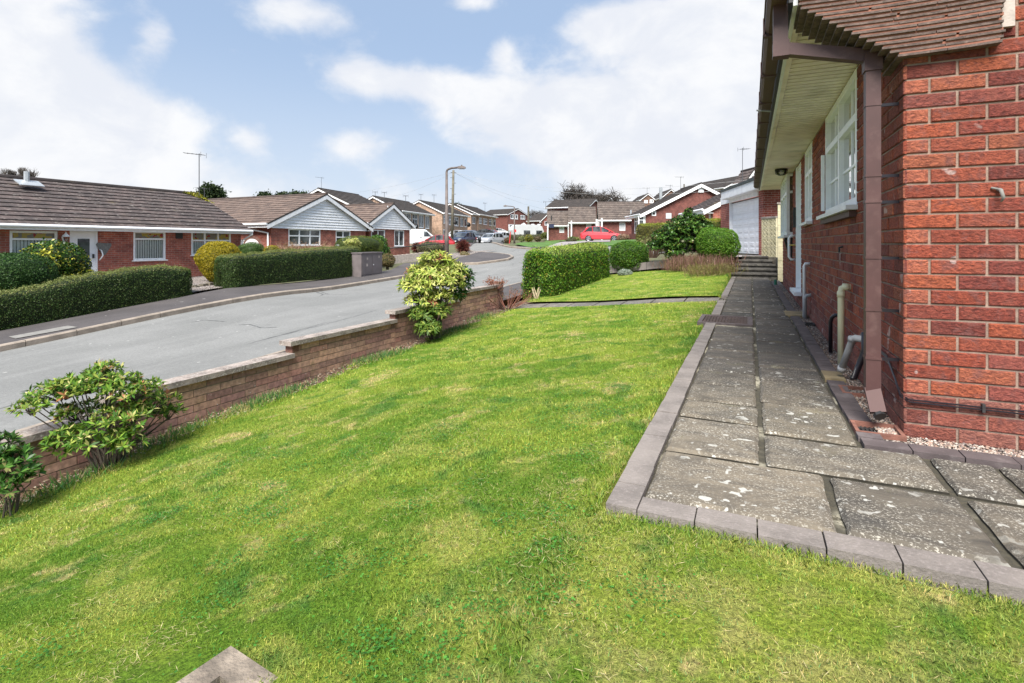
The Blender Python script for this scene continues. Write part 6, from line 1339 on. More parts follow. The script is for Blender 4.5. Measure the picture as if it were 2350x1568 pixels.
def hedge(name, label, pts, th, leaf, N, cols, w=None, rnd=5., inner=(.022, .035, .012), mat='leaf', topcols=None, amp=.045, lean=0, group=None, stuffbase=True, cat='hedge', toplean=.0):
    """pts: (x, y, zbase, ztop) along the centre line"""
    pts = np.array(pts, float); seg = np.linalg.norm(np.diff(pts[:, :2], axis=0), axis=1); s = np.r_[0, np.cumsum(seg)]; Ltot = s[-1]; re_ = min(th*.45, Ltot/2)
    def frame(u):
        x = np.interp(u, s, pts[:, 0]); y = np.interp(u, s, pts[:, 1]); zb = np.interp(u, s, pts[:, 2]); zt = np.interp(u, s, pts[:, 3]); e = .05
        dx = np.interp(u+e, s, pts[:, 0])-np.interp(u-e, s, pts[:, 0]); dy = np.interp(u+e, s, pts[:, 1])-np.interp(u-e, s, pts[:, 1]); l_ = np.hypot(dx, dy); return x, y, zb, zt, dx/l_, dy/l_
    def surf(u, phi, k=1.0, wb=True):
        x, y, zb, zt, dx, dy = frame(u); e = np.minimum(u, Ltot-u)/re_; es = np.where(e < 1, (1-np.clip(1-e, 0, 1)**3.2)**(1/3.2), 1); es = np.maximum(es, 0.02)
        c, sn_ = np.cos(phi), np.sin(phi); ex = 2/rnd; X = np.sign(c)*np.abs(c)**ex; Zz = np.sign(sn_)*np.abs(sn_)**ex
        h = (zt-zb)*(.82+.18*es); hw = th/2*es*k; zz = zb+h*np.clip(Zz, -0.02, None)*(k if k < 1 else 1)
        P = np.c_[x-dy*X*hw, y+dx*X*hw, zz]; nx = np.sign(c)*np.abs(c)**(rnd/2); nz = np.sign(sn_)*np.abs(sn_)**(rnd/2)
        Nn = nrm(np.c_[-dy*nx, dx*nx, np.maximum(nz, 0)]+np.c_[dx, dy, dx*0]*(np.where(u < Ltot/2, -1, 1)*np.clip(1-e, 0, 1)**2)[:, None]*1.2)
        if wb: P = P+Nn*(wob(P, 2.2, 5)*amp+wob(P, 7., 6)*amp*.6)[:, None]
        return P, Nn
    x0, y0 = pts[:, 0].mean(), pts[:, 1].mean(); t = thing(name, label, cat, (x0, y0, pts[:, 2].min()), group)
    # inner body
    nu, npn = max(8, int(Ltot/.15)), 22; uu = np.linspace(0, Ltot, nu); ph = np.linspace(-.02, math.pi+.02, npn); Ug, Pg = np.meshgrid(uu, ph, indexing='ij'); V, _ = surf(Ug.ravel(), Pg.ravel(), .93)
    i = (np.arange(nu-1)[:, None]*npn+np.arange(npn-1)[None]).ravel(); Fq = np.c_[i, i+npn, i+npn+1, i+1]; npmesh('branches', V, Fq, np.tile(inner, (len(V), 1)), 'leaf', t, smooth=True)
    # leaves
    h = (pts[:, 3]-pts[:, 2]).mean(); per = 2*h+th; q = rng.random(N)*per; side = rng.random(N)
    phi = np.where(q < h, np.arcsin(np.clip((q/h), 0, 1)**(rnd/2))*.999, np.where(q > h+th, math.pi-np.arcsin(np.clip((per-q)/h, 0, 1)**(rnd/2)), 0))
    top = (q >= h) & (q <= h+th); xx = 1-2*(q-h)/th; phi = np.where(top, np.arccos(np.clip(np.sign(xx)*np.abs(xx)**(rnd/2), -1, 1)), phi)
    ne = int(N*min(.35, th/Ltot*1.2)); u = rng.random(N)*Ltot; e_ = (1-(1-rng.random(ne)**3.2)**(1/3.2))*re_; u[:ne] = np.where(rng.random(ne) < .5, e_, Ltot-e_)
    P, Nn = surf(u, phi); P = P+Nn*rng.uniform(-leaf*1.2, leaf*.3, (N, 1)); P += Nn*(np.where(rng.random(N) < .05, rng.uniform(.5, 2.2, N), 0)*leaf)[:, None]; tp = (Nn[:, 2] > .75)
    # end faces
    ke = int(N*.06)+10; ue = np.where(rng.random(ke) < .5, .01, Ltot-.01); X, Y, zb, zt, dx, dy = frame(ue); sg = np.where(ue < 1e-1, -1, 1); vv = rng.uniform(-.3, .3, ke)*th; 
    D = np.zeros((N, 3)); C = pal(N, cols, w)
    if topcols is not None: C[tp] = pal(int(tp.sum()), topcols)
    T = rng.normal(size=(N, 3)); D = nrm(np.cross(Nn, T))+Nn*rng.uniform(.1, 1.1, (N, 1)); L_ = leaf*rng.uniform(.6, 1.4, N)
    leaves('foliage', P, D, nrm(Nn+rng.normal(size=(N, 3))*.5), L_, L_*.5, C, mat, t)
    return t
def blob(name, label, c, rad, leaf, N, cols, w=None, mat='leaf', amp=.08, inner=(.03, .045, .015), asp=.55, low=-.55, taper=0, group=None, cat='shrub', rough=.25, freq=1.0, sq=2.0, bark='bark', stem=.08):
    c = np.array(c, float); rad = np.array(rad, float); t = thing(name, label, cat, (c[0], c[1], c[2]-rad[2]), group)
    def surf(d, k):
        z = np.clip(d[:, 2], low, 1); r_ = (np.abs(d)**sq).sum(1)**(-1/sq); P = d*r_[:, None]; P[:, 2] = np.maximum(P[:, 2], low*1.0)
        if taper: f = 1-taper*np.clip((.25-P[:, 2])/(1.2), 0, 1); P[:, 0] *= f; P[:, 1] *= f
        P = P*rad*k; P += nrm(d)*(wob(P+c, 3.2*freq, 9)*amp+wob(P+c, 8*freq, 10)*amp*.5)[:, None]; return P+c
    nu, nv = 26, 16; a = np.linspace(0, 2*math.pi, nu, endpoint=False); b_ = np.linspace(-math.pi/2, math.pi/2, nv); A, B = np.meshgrid(a, b_, indexing='ij'); d = np.c_[(np.cos(A)*np.cos(B)).ravel(), (np.sin(A)*np.cos(B)).ravel(), np.sin(B).ravel()]
    V = surf(d, .84); i = np.arange(nu)[:, None]; j = np.arange(nv-1)[None]; q = np.stack([(i*nv+j), ((i+1) % nu*nv+j), ((i+1) % nu*nv+j+1), (i*nv+j+1)], -1).reshape(-1, 4)
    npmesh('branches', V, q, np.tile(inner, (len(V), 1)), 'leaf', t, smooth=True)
    d = nrm(rng.normal(size=(N, 3))); d = d[d[:, 2] > low-.25]; P = surf(d, 1.0); P += d*(rng.uniform(-rough, .25*rough, (len(d), 1))*leaf*4)
    leafset(P, d, leaf, cols, w, mat, asp, parent=t)
    mb = MB(); zb = c[2]-rad[2]; mb.tube([(c[0], c[1], zb-.1), (c[0]+.02, c[1], c[2])], [stem, stem*.7], 7); mb.build('stem', bark, t)
    return t
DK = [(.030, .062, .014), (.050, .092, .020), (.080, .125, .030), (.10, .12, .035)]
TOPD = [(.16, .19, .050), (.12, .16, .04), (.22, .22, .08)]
def zf(x, y, k=.12): return G(x, y)+k
# the two clipped hedges over the road
XH = -15.15
hp = []
for (px, pb, ptp) in ((-160, 800, 712), (0, 758, 678), (90, 741, 667), (200, 720, 640), (320, 700, 620), (400, 686, 616), (449, 677, 620)):
    b_ = Ux(px, pb, -14.72); z1 = Ux(px, ptp, -14.72).z; hp.append((XH-.0, b_.y, b_.z-.03, z1+.05))
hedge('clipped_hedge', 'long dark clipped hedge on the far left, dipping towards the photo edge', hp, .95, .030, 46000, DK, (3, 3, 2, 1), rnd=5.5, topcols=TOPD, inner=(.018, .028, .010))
hp = []
for (px, pb, ptp) in ((529, 660, 594), (600, 650, 585), (700, 641, 577), (790, 635, 571), (836, 631, 569)):
    b_ = Ux(px, pb, -14.72); z1 = Ux(px, ptp, -14.72).z; hp.append((XH-.0, b_.y, b_.z-.03, z1+.06))
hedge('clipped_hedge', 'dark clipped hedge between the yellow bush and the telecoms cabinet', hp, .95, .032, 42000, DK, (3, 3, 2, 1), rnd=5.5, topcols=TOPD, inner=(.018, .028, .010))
# own privet hedge past the crossing path
zt = lambda px, py, X: Ux(px, py, X).z
hb = [(-4.75, 12.0, L(-4.6, 12)-.05, -.13), (-4.75, 14, L(-4.6, 14)-.05, -.08), (-4.7, 16, L(-4.6, 16)-.05, -.03), (-4.62, 17.3, -1.15, .0)]
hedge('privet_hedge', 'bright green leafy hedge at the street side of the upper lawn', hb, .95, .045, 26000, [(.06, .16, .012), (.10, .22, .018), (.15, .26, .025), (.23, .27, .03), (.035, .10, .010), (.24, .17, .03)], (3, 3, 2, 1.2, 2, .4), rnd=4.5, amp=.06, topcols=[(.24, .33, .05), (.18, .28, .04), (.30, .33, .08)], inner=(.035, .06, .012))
mb = MB()
for k in range(9): a = random.uniform(-.5, .9); x = -4.55+random.uniform(-.03, .06); y = 11.62+random.uniform(0, .12); mb.tube([(x-.1, y+.05, L(-4.6, 12)-.03), (x-.1+a*.06, y+.03, -1.24), (x-.1+a*.2, y+.05, -1.1+random.uniform(0, .08))], [.016, .012, .007], 5)
mb.build('stems', 'bark_pale', bpy.data.objects['privet_hedge'])
c = Ux(1441, 600, -3.9); zb = L(-4, 19)-.05
blob('round_bush', 'rounded clipped green bush at the far end of the leafy hedge', (-3.95, 19.0, -.45), (.64, .64, .53), .045, 14000, [(.055, .14, .012), (.085, .18, .018), (.14, .20, .025), (.03, .08, .01)], (3, 3, 1.2, 2), sq=3.2, amp=.05, low=-.9, inner=(.03, .05, .012))
# glossy shrub with a bare leg
gc = U(1572, 545, 17.6)
def rosettes(name, label, base, crown, M, leaf, nl, cols, w=None, tipcols=None, wide=.32, mat='leaf', shell=.55, seed=1, stems=10, lobes=None, cat='shrub', bark='bark', droop=0., stemr=.018, inner=None):
    """crown: list of (centre, radii) lobes; rosettes of leaves on their outsides, joined by bare stems"""
    t = thing(name, label, cat, base); r_ = np.random.default_rng(seed); C_, R_ = np.array([l[0] for l in crown], float), np.array([l[1] for l in crown], float)
    vol = R_.prod(1)**(2/3); k = r_.choice(len(crown), M, p=vol/vol.sum()); d = nrm(r_.normal(size=(M, 3))); d[:, 2] = np.where(d[:, 2] < -.3, -d[:, 2], d[:, 2]); P = C_[k]+R_[k]*d*(1-shell*r_.random((M, 1))**2)
    ax = nrm(d*.8+np.array([0, 0, .8])); nl_ = nl; n = M*nl_; A = np.repeat(ax, nl_, 0); Pp = np.repeat(P, nl_, 0)
    T = nrm(np.cross(A, r_.normal(size=(n, 3)))); el = r_.uniform(.0, 1.0, (n, 1)); D = T*np.cos(el)+A*np.sin(el); D[:, 2] -= droop*r_.random(n); D = nrm(D); N2 = nrm(A*np.cos(el)-T*np.sin(el)+r_.normal(size=(n, 3))*.15)
    L_ = leaf*r_.uniform(.65, 1.3, n); col = pal(n, cols, w, .15); cr = np.repeat(r_.uniform(.75, 1.25, (M, 1)), nl_, 0); col = col*cr
    if tipcols is not None: m = np.repeat(r_.random(M) < tipcols[1], nl_) & (r_.random(n) < .8); col[m] = pal(int(m.sum()), tipcols[0])
    leaves('foliage', Pp+A*.01, D, N2, L_, L_*wide, col, mat, t)
    mb = MB(); B = Vector(base)
    for i, (c, r3) in enumerate(crown):
        for q in range(max(1, stems//len(crown))):
            c_ = Vector(c)+Vector([random.uniform(-.5, .5)*x for x in r3]); b_ = B+Vector((random.uniform(-.06, .06), random.uniform(-.06, .06), -.05)); m1 = b_.lerp(c_, .35)+Vector((random.uniform(-.04, .04), random.uniform(-.04, .04), .06)); m2 = b_.lerp(c_, .72)+Vector((random.uniform(-.05, .05), random.uniform(-.05, .05), .0))
            mb.tube([b_, m1, m2, c_], [stemr, stemr*.7, stemr*.45, stemr*.25], 5)
            for z_ in range(4): e_ = Vector(P[random.randrange(M)]); 
    # twigs from lobe centres to rosettes
    for i in range(0, M, 2): c_ = Vector(C_[k[i]]); e_ = Vector(P[i]); s_ = c_.lerp(e_, .15)-Z*.05; mb.tube([s_, s_.lerp(e_, .5)+Z*.01, e_], [stemr*.3, stemr*.2, stemr*.12], 3, False)
    mb.build('stems', bark, t)
    if inner:
        for i, (c, r3) in enumerate(crown[:inner[1]]):
            pass
    return t
GL = [(.022, .060, .012), (.045, .105, .018), (.075, .15, .022), (.16, .19, .04)]
g0 = U(1535, 603, 17.3); rosettes('camellia_bush', 'tall glossy green shrub on a bare leg in front of the clipped yellow-green hedge', (g0.x+.25, g0.y, -.80), [(U(1572, 545, 17.6), (.80, .8, .70)), (U(1610, 540, 17.6), (.45, .45, .5)), (U(1590, 515, 17.6), (.42, .42, .34)), (U(1545, 575, 17.4), (.42, .42, .30)), (U(1600, 572, 17.5), (.48, .45, .38)), (U(1580, 495, 17.5), (.15, .15, .22)), (U(1526, 552, 17.8), (.45, .4, .36)), (U(1506, 570, 17.9), (.34, .3, .28)), (U(1548, 590, 17.4), (.3, .3, .18))], 2200, .095, 7, GL, (2, 4, 3, .8), None, .48, 'leaf_gloss', .85, 3, 14, stemr=.03)
blob('round_bush', 'lime green feathery dome shrub between the glossy shrub and the garage door', U(1646, 562, 16.6), (.62, .66, .55), .040, 15000, [(.07, .17, .012), (.11, .22, .02), (.04, .11, .01), (.16, .24, .03)], (3, 3, 1.5, 1), sq=2.4, amp=.07, low=-.75, inner=(.04, .08, .012))
# pieris bushes by the street wall
YG = [(.42, .45, .09), (.58, .56, .20), (.24, .34, .05), (.12, .20, .03), (.32, .40, .07)]
b2 = Vector((-4.62, 7.2, L(-4.6, 7.2)-.02)); Cc = lambda px, py, d: U(px, py, d)
rosettes('pieris_bush', 'pale yellow-green pieris standing by the stepped wall near the middle of the photo', b2, [(Cc(985, 640, 8.5), (.38, .38, .26)), (Cc(1000, 605, 8.5), (.28, .28, .18)), (Cc(955, 660, 8.3), (.25, .25, .18)), (Cc(1020, 650, 8.4), (.30, .30, .22)), (Cc(1035, 630, 8.7), (.26, .26, .22)), (Cc(965, 690, 8.3), (.24, .22, .14)), (Cc(1005, 688, 8.4), (.26, .24, .16))], 760, .088, 11, YG, (3, 3, 2, 1.2, 2), ([(.30, .12, .05), (.45, .2, .1)], .03), .24, 'leaf', .5, 5, 18, droop=.9, stemr=.026)
pb_ = bpy.data.objects['pieris_bush']
def addrs(par, crown, M, leaf, nl, cols, w, wide, seed, droop=.3):
    r_ = np.random.default_rng(seed); C_, R_ = np.array([l[0] for l in crown], float), np.array([l[1] for l in crown], float); k = r_.choice(len(crown), M); d = nrm(r_.normal(size=(M, 3))); P = C_[k]+R_[k]*d*(1-.6*r_.random((M, 1))**2); ax = nrm(d*.7+np.array([0, 0, .7])); n = M*nl
    A = np.repeat(ax, nl, 0); T = nrm(np.cross(A, r_.normal(size=(n, 3)))); el = r_.uniform(0, 1, (n, 1)); D = T*np.cos(el)+A*np.sin(el); D[:, 2] -= droop*r_.random(n); L_ = leaf*r_.uniform(.65, 1.3, n)
    return leaves('foliage', np.repeat(P, nl, 0), D, nrm(A*np.cos(el)-T*np.sin(el)), L_, L_*wide, pal(n, cols, w), 'leaf', par)
addrs(pb_, [(Cc(1063, 637, 8.8), (.17, .17, .20)), (Cc(1055, 665, 8.7), (.13, .13, .14))], 120, .085, 9, [(.035, .10, .022), (.06, .14, .03), (.30, .13, .07)], (4, 3, .35), .28, 8)
addrs(pb_, [(Cc(978, 728, 8.2), (.20, .20, .20)), (Cc(1005, 712, 8.3), (.18, .18, .14)), (Cc(985, 752, 8.1), (.20, .16, .09)), (Cc(965, 715, 8.2), (.16, .16, .10))], 210, .088, 9, [(.12, .19, .03), (.22, .26, .05), (.06, .12, .02)], (3, 2, 2), .26, 9, .9)
b1 = Vector((-4.62, 2.5, L(-4.6, 2.5)-.02)); q = lambda px, py, d=4.15: Cc(px, py, d)
PG = [(.09, .19, .022), (.16, .26, .032), (.28, .33, .06), (.50, .46, .18), (.05, .125, .018)]
rosettes('pieris_bush', 'wide open leggy green bush in the left foreground leaning over the street wall', b1, [(q(195, 890), (.24, .20, .10)), (q(140, 905), (.22, .2, .09)), (q(250, 880), (.22, .2, .11)), (q(305, 905), (.22, .2, .12)), (q(345, 930, 4.3), (.19, .2, .11)), (q(240, 850, 4.25), (.09, .09, .06)), (q(75, 938, 4.1), (.15, .12, .06)), (q(385, 950, 4.4), (.09, .1, .06)), (q(290, 960, 4.1), (.22, .2, .09)), (q(180, 950, 4.2), (.15, .15, .08))], 640, .050, 10, PG, (4, 4, 2.2, .8, 2), ([(.40, .17, .08), (.45, .40, .15)], .10), .30, 'leaf', .7, 12, 34, stemr=.013)
addrs(bpy.data.objects['pieris_bush.001'], [(q(215, 1000, 4.0), (.24, .18, .09)), (q(150, 1010, 4.05), (.12, .12, .10)), (q(290, 1005, 4.0), (.15, .12, .07))], 130, .055, 9, PG, (3, 3, 1, .6, 3), .30, 21)
b0 = U(10, 1110, 3.45); rosettes('pieris_bush', 'clump of glossy leaves cut off at the left edge in front of the wall', (b0.x, b0.y, L(b0.x, b0.y)), [(U(15, 1080, 3.4), (.16, .14, .12)), (U(55, 1085, 3.5), (.08, .08, .06)), (U(-40, 1060, 3.4), (.2, .2, .15)), (U(10, 1120, 3.35), (.14, .1, .05))], 170, .055, 9, [(.04, .11, .015), (.08, .17, .03), (.22, .22, .08), (.02, .06, .01)], (3, 3, 1, 2), ([(.5, .22, .15)], .06), .34, 'leaf_gloss', .6, 15, 10, stemr=.008)
# gardens over the road
blob('dome_bush', 'large dark green clipped dome behind the long hedge at the left edge', Ux(16, 642, -17.3), (1.0, .86, .66), .04, 30000, [(.028, .070, .016), (.045, .10, .022), (.07, .13, .03), (.018, .045, .01)], (3, 3, 1.5, 2), sq=3, amp=.04, low=-.8, inner=(.02, .04, .012))
v1 = Ux(126, 613, -18.6); blob('variegated_bush', 'green and yellow variegated bush in front of the white front door', v1, (.8, .80, .70), .08, 5500, [(.025, .060, .010), (.04, .09, .014), (.38, .36, .05), (.09, .14, .02)], (5, 4, 1.5, 1), mat='leaf_gloss', sq=2.4, amp=.15, low=-.8)
addrs(bpy.data.objects['variegated_bush'], [(v1+Vector((.6, .35, -.40)), (.3, .42, .35)), (v1+Vector((.55, -.5, .22)), (.35, .35, .26)), (v1+Vector((.7, .1, -.5)), (.3, .45, .3))], 240, .10, 7, [(.50, .46, .05), (.38, .38, .05), (.12, .18, .02)], (4, 3, 2), .5, 31)
yb_ = Ux(503, 603, -17.6); blob('golden_bush', 'golden yellow clipped bush narrowing to its foot, between the two clipped hedges', yb_+Z*-.04, (.68, .74, .80), .042, 32000, [(.34, .27, .018), (.26, .22, .016), (.40, .30, .02), (.12, .13, .012)], (4, 3, 2, 1.5), sq=2.5, amp=.04, low=-.98, taper=.55, inner=(.10, .10, .012))
blob('small_dome_bush', 'small green dome in front of the arched white gate', Ux(577, 577, -19.0), (.55, .50, .35), .035, 7000, [(.04, .10, .02), (.06, .13, .025), (.09, .15, .03)], sq=2.2, amp=.04, low=-.8)
blob('small_golden_bush', 'small golden ball just behind the long hedge in front of the wide gable', Ux(624, 579, -17.5), (.3, .3, .28), .028, 3500, [(.34, .27, .02), (.24, .20, .02)], sq=2.2, amp=.03, low=-.8)
blob('mound_bush', 'green mound topped with a pale leaf patch behind the hedge, before the smaller gable', Ux(826, 564, -17.8), (.9, 1.35, .48), .035, 12000, [(.09, .13, .02), (.06, .10, .015), (.13, .15, .03)], sq=2.4, amp=.04, low=-.8)
addrs(bpy.data.objects['mound_bush'], [(Ux(810, 557, -16.8), (.25, .45, .18))], 60, .13, 8, [(.45, .44, .16), (.30, .34, .08)], (3, 2), .35, 33, .5)
blob('laurel_bush', 'dark laurel beside the cabinet below the small bungalow window', Ux(868, 575, -18.2), (.55, .55, .85), .09, 2800, [(.035, .095, .015), (.06, .14, .02), (.09, .17, .03)], mat='leaf_gloss', sq=2.3, amp=.1, low=-.9)
blob('dry_bush', 'small dry brown bush behind the cabinet', Ux(889, 600, -15.9), (.3, .45, .30), .05, 3000, [(.20, .14, .07), (.13, .10, .05), (.18, .16, .05)], amp=.08, low=-.8)
# twiggy winter shrub
def twigs(name, label, base, spread, h, n, col, r=.006, cat='shrub', fine=3, leafc=None, seed=2):
    rr = random.Random(seed); t = thing(name, label, cat, base); mb = MB(); B = Vector(base); ends = []
    for k in range(n):
        a = rr.uniform(0, 6.28); l_ = rr.uniform(.3, 1)**.6; d = Vector((math.cos(a)*spread[0]*l_, math.sin(a)*spread[1]*l_, h*rr.uniform(.55, 1)*(1-.35*l_))); p0 = B+Vector((d.x*.25, d.y*.25, 0)); m_ = p0+d*.55+Vector((0, 0, h*.08)); e = B+d
        mb.tube([p0, m_, e], [r, r*.7, r*.3], 3, False)
        for q in range(fine):
            s = m_.lerp(e, rr.random()); f = s+Vector((rr.uniform(-1, 1), rr.uniform(-1, 1), rr.uniform(-.1, 1)))*h*.18; mb.tube([s, f], [r*.45, r*.2], 3, False); ends.append(f)
    mb.build('twigs', col, t)
    if leafc:
        P = np.array([tuple(e) for e in ends]); P = np.repeat(P, 2, 0)+rng.normal(size=(len(P)*2, 3))*.02; leafset(P, nrm(rng.normal(size=P.shape)), leafc[0], leafc[1], parent=t)
    return t
tb = Ux(700, 590, -18.2); simple('twig_pale', (.27, .17, .11), .9, .25, 20)
twigs('bare_bush', 'pale leafless twiggy bush in front of the wide white framed window', (tb.x, tb.y, tb.z-.35), (1.0, 1.75), 1.25, 420, 'twig_pale', .011, leafc=(.035, [(.30, .16, .09), (.25, .20, .06)]))
tw = Vector((-4.9, 10.9, L(-4.6, 10.6)-.05)); twigs('bare_bush', 'dry reddish twigs spilling round the end of the stepped wall', (tw.x+.1, tw.y-.5, tw.z), (.5, .8), .55, 40, 'twig_red', .006, leafc=(.03, [(.22, .10, .05), (.14, .13, .06)]), seed=4)
twigs('bare_bush', 'reddish twiggy tuft on top of the wall end', (-5.05, 10.35, -.98), (.25, .35), .32, 30, 'twig_red', .005, leafc=(.035, [(.26, .10, .05)]), seed=6)
# heather bank, grey cushion
simple('heather_stem', (.15, .085, .065), .9, .3, 20)
def heather(label, pts, n, h, cols, stem='heather_stem', cat='heather', name='heather', w=None):
    c = Vector(pts[0]); t = thing(name, label, cat, c); P = np.array([pts[k] for k in rng.integers(len(pts), size=n)])+rng.normal(size=(n, 3))*[.22, .22, .02]; D = nrm(np.c_[rng.normal(size=n)*.35, rng.normal(size=n)*.35, np.ones(n)])
    L_ = h*rng.uniform(.5, 1.15, n); leaves('stems', P, D, nrm(rng.normal(size=(n, 3))), L_, .012, pal(n, cols, w), 'leaf', t, fold=.0)
    P2 = np.repeat(P, 4, 0)+np.repeat(D*L_[:, None], 4, 0)*rng.uniform(.25, 1, (n*4, 1)); leafset(P2, nrm(rng.normal(size=P2.shape)), .028, cols, w, asp=.4, parent=t, name='foliage'); return t
hz_ = lambda x, y: L(x, y)
hpnts = [(x, y, L(x, y)) for x in np.arange(-2.15, -.75, .12) for y in (17.0, 17.3, 17.6, 17.9)]
HC = [(.20, .10, .085), (.26, .14, .11), (.13, .10, .045), (.17, .15, .05), (.30, .20, .15)]
heather('brown-pink heather bank between the glossy shrub and the stone steps', hpnts, 3600, .48, HC, w=(4, 3, 2, 2, 1))
heather('low olive heather edge at the top of the upper lawn by the steps', [(x, y, L(x, y)) for x in np.arange(-1.35, -.55, .1) for y in (15.4, 15.8, 16.2)], 1500, .26, [(.20, .19, .05), (.15, .13, .05), (.22, .14, .08)])
blob('grey_cushion', 'silvery grey cushion plant between the leafy hedge and the rounded bush', (-3.75, 17.35, L(-3.75, 17.35)+.06), (.22, .30, .11), .035, 2000, [(.30, .34, .28), (.22, .27, .20)], low=-.5, amp=.03)
# hedges by the neighbouring drives
a = U(1471, 538, 24.5); b_ = U(1520, 538, 23.0); hedge('yew_hedge', 'tall clipped yellow-green hedge left of the glossy shrub', [(a.x, a.y, U(1471, 572, 24.5).z, U(1471, 515, 24.5).z), (b_.x+.6, b_.y, U(1520, 578, 23).z, U(1520, 513.5, 23).z)], .9, .045, 14000, [(.10, .10, .03), (.14, .13, .03), (.20, .20, .03)], topcols=[(.24, .26, .03), (.18, .22, .03)], rnd=6, inner=(.07, .065, .03))
a = U(1617, 515, 24); b_ = U(1668, 515, 22.6); hedge('yew_hedge', 'clipped yellow-green hedge just left of the garage brick pier', [(a.x, a.y, U(1617, 560, 24).z-.4, U(1617, 505, 24).z), (b_.x, b_.y, U(1668, 560, 22.6).z-.5, U(1668, 503.5, 22.6).z)], .8, .045, 12000, [(.14, .16, .025), (.20, .22, .03), (.08, .11, .02)], topcols=[(.28, .30, .03), (.22, .26, .03)], rnd=6, inner=(.07, .08, .02))
t_ = U(1498, 565, 22.6); twigs('bare_bush', 'open olive twiggy shrub left of the glossy shrub, under the clipped hedge', (t_.x, t_.y, -.6), (.6, .6), 1.1, 130, 'twig', .009, leafc=(.07, [(.16, .20, .05), (.30, .32, .12), (.07, .12, .02)]), seed=8)
# pampas-like red cordylines by the lamp
def spiky(label, c, R, n, cols, name='cordyline'):
    t = thing(name, label, 'spiky shrub', (c.x, c.y, c.z-R)); d = nrm(rng.normal(size=(n, 3))+[0, 0, .35]); P = np.tile(np.array(c), (n, 1))+d*.1*R; Ls = R*rng.uniform(.75, 1.1, n); leaves('foliage', P, d, nrm(rng.normal(size=(n, 3))), Ls, R*.075, pal(n, cols, None, .3), 'leaf', t, fold=.05)
    mb = MB(); mb.tube([(c.x, c.y, c.z-R*1.25), c], [R*.12, R*.1], 6); mb.build('stem', 'bark', t); return t
RC = [(.13, .035, .03), (.19, .06, .045), (.08, .02, .02), (.22, .10, .07)]
spiky('dark red spiky shrub right of the near lamp column', U(1062, 568, 34), .52, 700, RC); spiky('dark red spiky shrub between the small bungalow and the red hatchback', U(956, 570, 36.5), .44, 600, RC)
blob('dry_bush', 'grey-brown low shrub in front of the red hatchback bonnet', U(990, 570, 34.5), (1.0, 1.0, .42), .06, 3500, [(.16, .13, .08), (.11, .12, .05), (.20, .15, .11)], amp=.12, low=-.6)
blob('dry_bush', 'small straw tuft in the gravel bed near the kerb corner', onG(1067, 590)+Z*.15, (.28, .28, .14), .06, 700, [(.35, .28, .14), (.25, .2, .1)], low=-.6)
# planting below the caravan and round the far lawns
a = U(1168, 551, 84); b_ = U(1246, 551, 84); hedge('clipped_hedge', 'low brown-green clipped hedge under the caravan', [(a.x, a.y, U(1168, 558, 84).z, U(1168, 539, 84).z), (b_.x, b_.y, U(1246, 558, 84).z, U(1246, 538.5, 84).z)], 1.2, .10, 5000, [(.10, .10, .035), (.07, .08, .03), (.14, .12, .04)], rnd=5, inner=(.05, .05, .02))
for (px, py, d, r, cols, lab, nm) in ((1213.6, 547.5, 76, .62, [(.26, .24, .03), (.18, .18, .03)], 'rounded golden shrub below the caravan', 'golden_bush'), (1234.5, 549, 75, .45, [(.18, .13, .08), (.13, .09, .05)], 'small brown rounded shrub right of the golden shrub below the caravan', 'small_dome_bush'), (1197.5, 548.5, 76, .5, [(.30, .32, .14), (.20, .24, .08)], 'pale leafy shrub left of the golden shrub below the caravan', 'variegated_bush'), (1165, 552, 76, .5, [(.18, .10, .07), (.15, .12, .06)], 'reddish shrub beside the thin red post', 'dry_bush'), (1251, 540, 78, .55, [(.12, .14, .03), (.20, .22, .05)], 'tall narrow shrub at the right end of the caravan', 'laurel_bush')):
    blob(nm, lab, U(px, py, d), (r, r, r*.85), .11, 900, cols, low=-.8, amp=.06)
blob('mound_bush', 'brown heather mound in front of the bright red hatchback bonnet', U(1437+0, 546, 53) if 0 else U(1431, 546, 50), (.6, .6, .38), .09, 1800, [(.30, .17, .12), (.22, .13, .09), (.32, .24, .16)], low=-.7)
for (px, py, d, r, lab) in ((1252, 559.5, 66, .35, 'small brown tuft on the far lawn'), (1310, 552.5, 64, .45, 'yellow-green low plants beside the sloping drive'), (1288, 559, 58, .42, 'sprawling low plants at the edge of the sloping drive'), (1316, 548, 66, .5, 'leafy clump at the top of the sloping drive')):
    blob('low_plant', lab, U(px, py, d), (r*1.6, r, r*.6), .10, 500, [(.18, .2, .04), (.12, .15, .04), (.3, .28, .08)] if r > .45 else [(.15, .1, .06), (.1, .09, .04)], low=-.6)
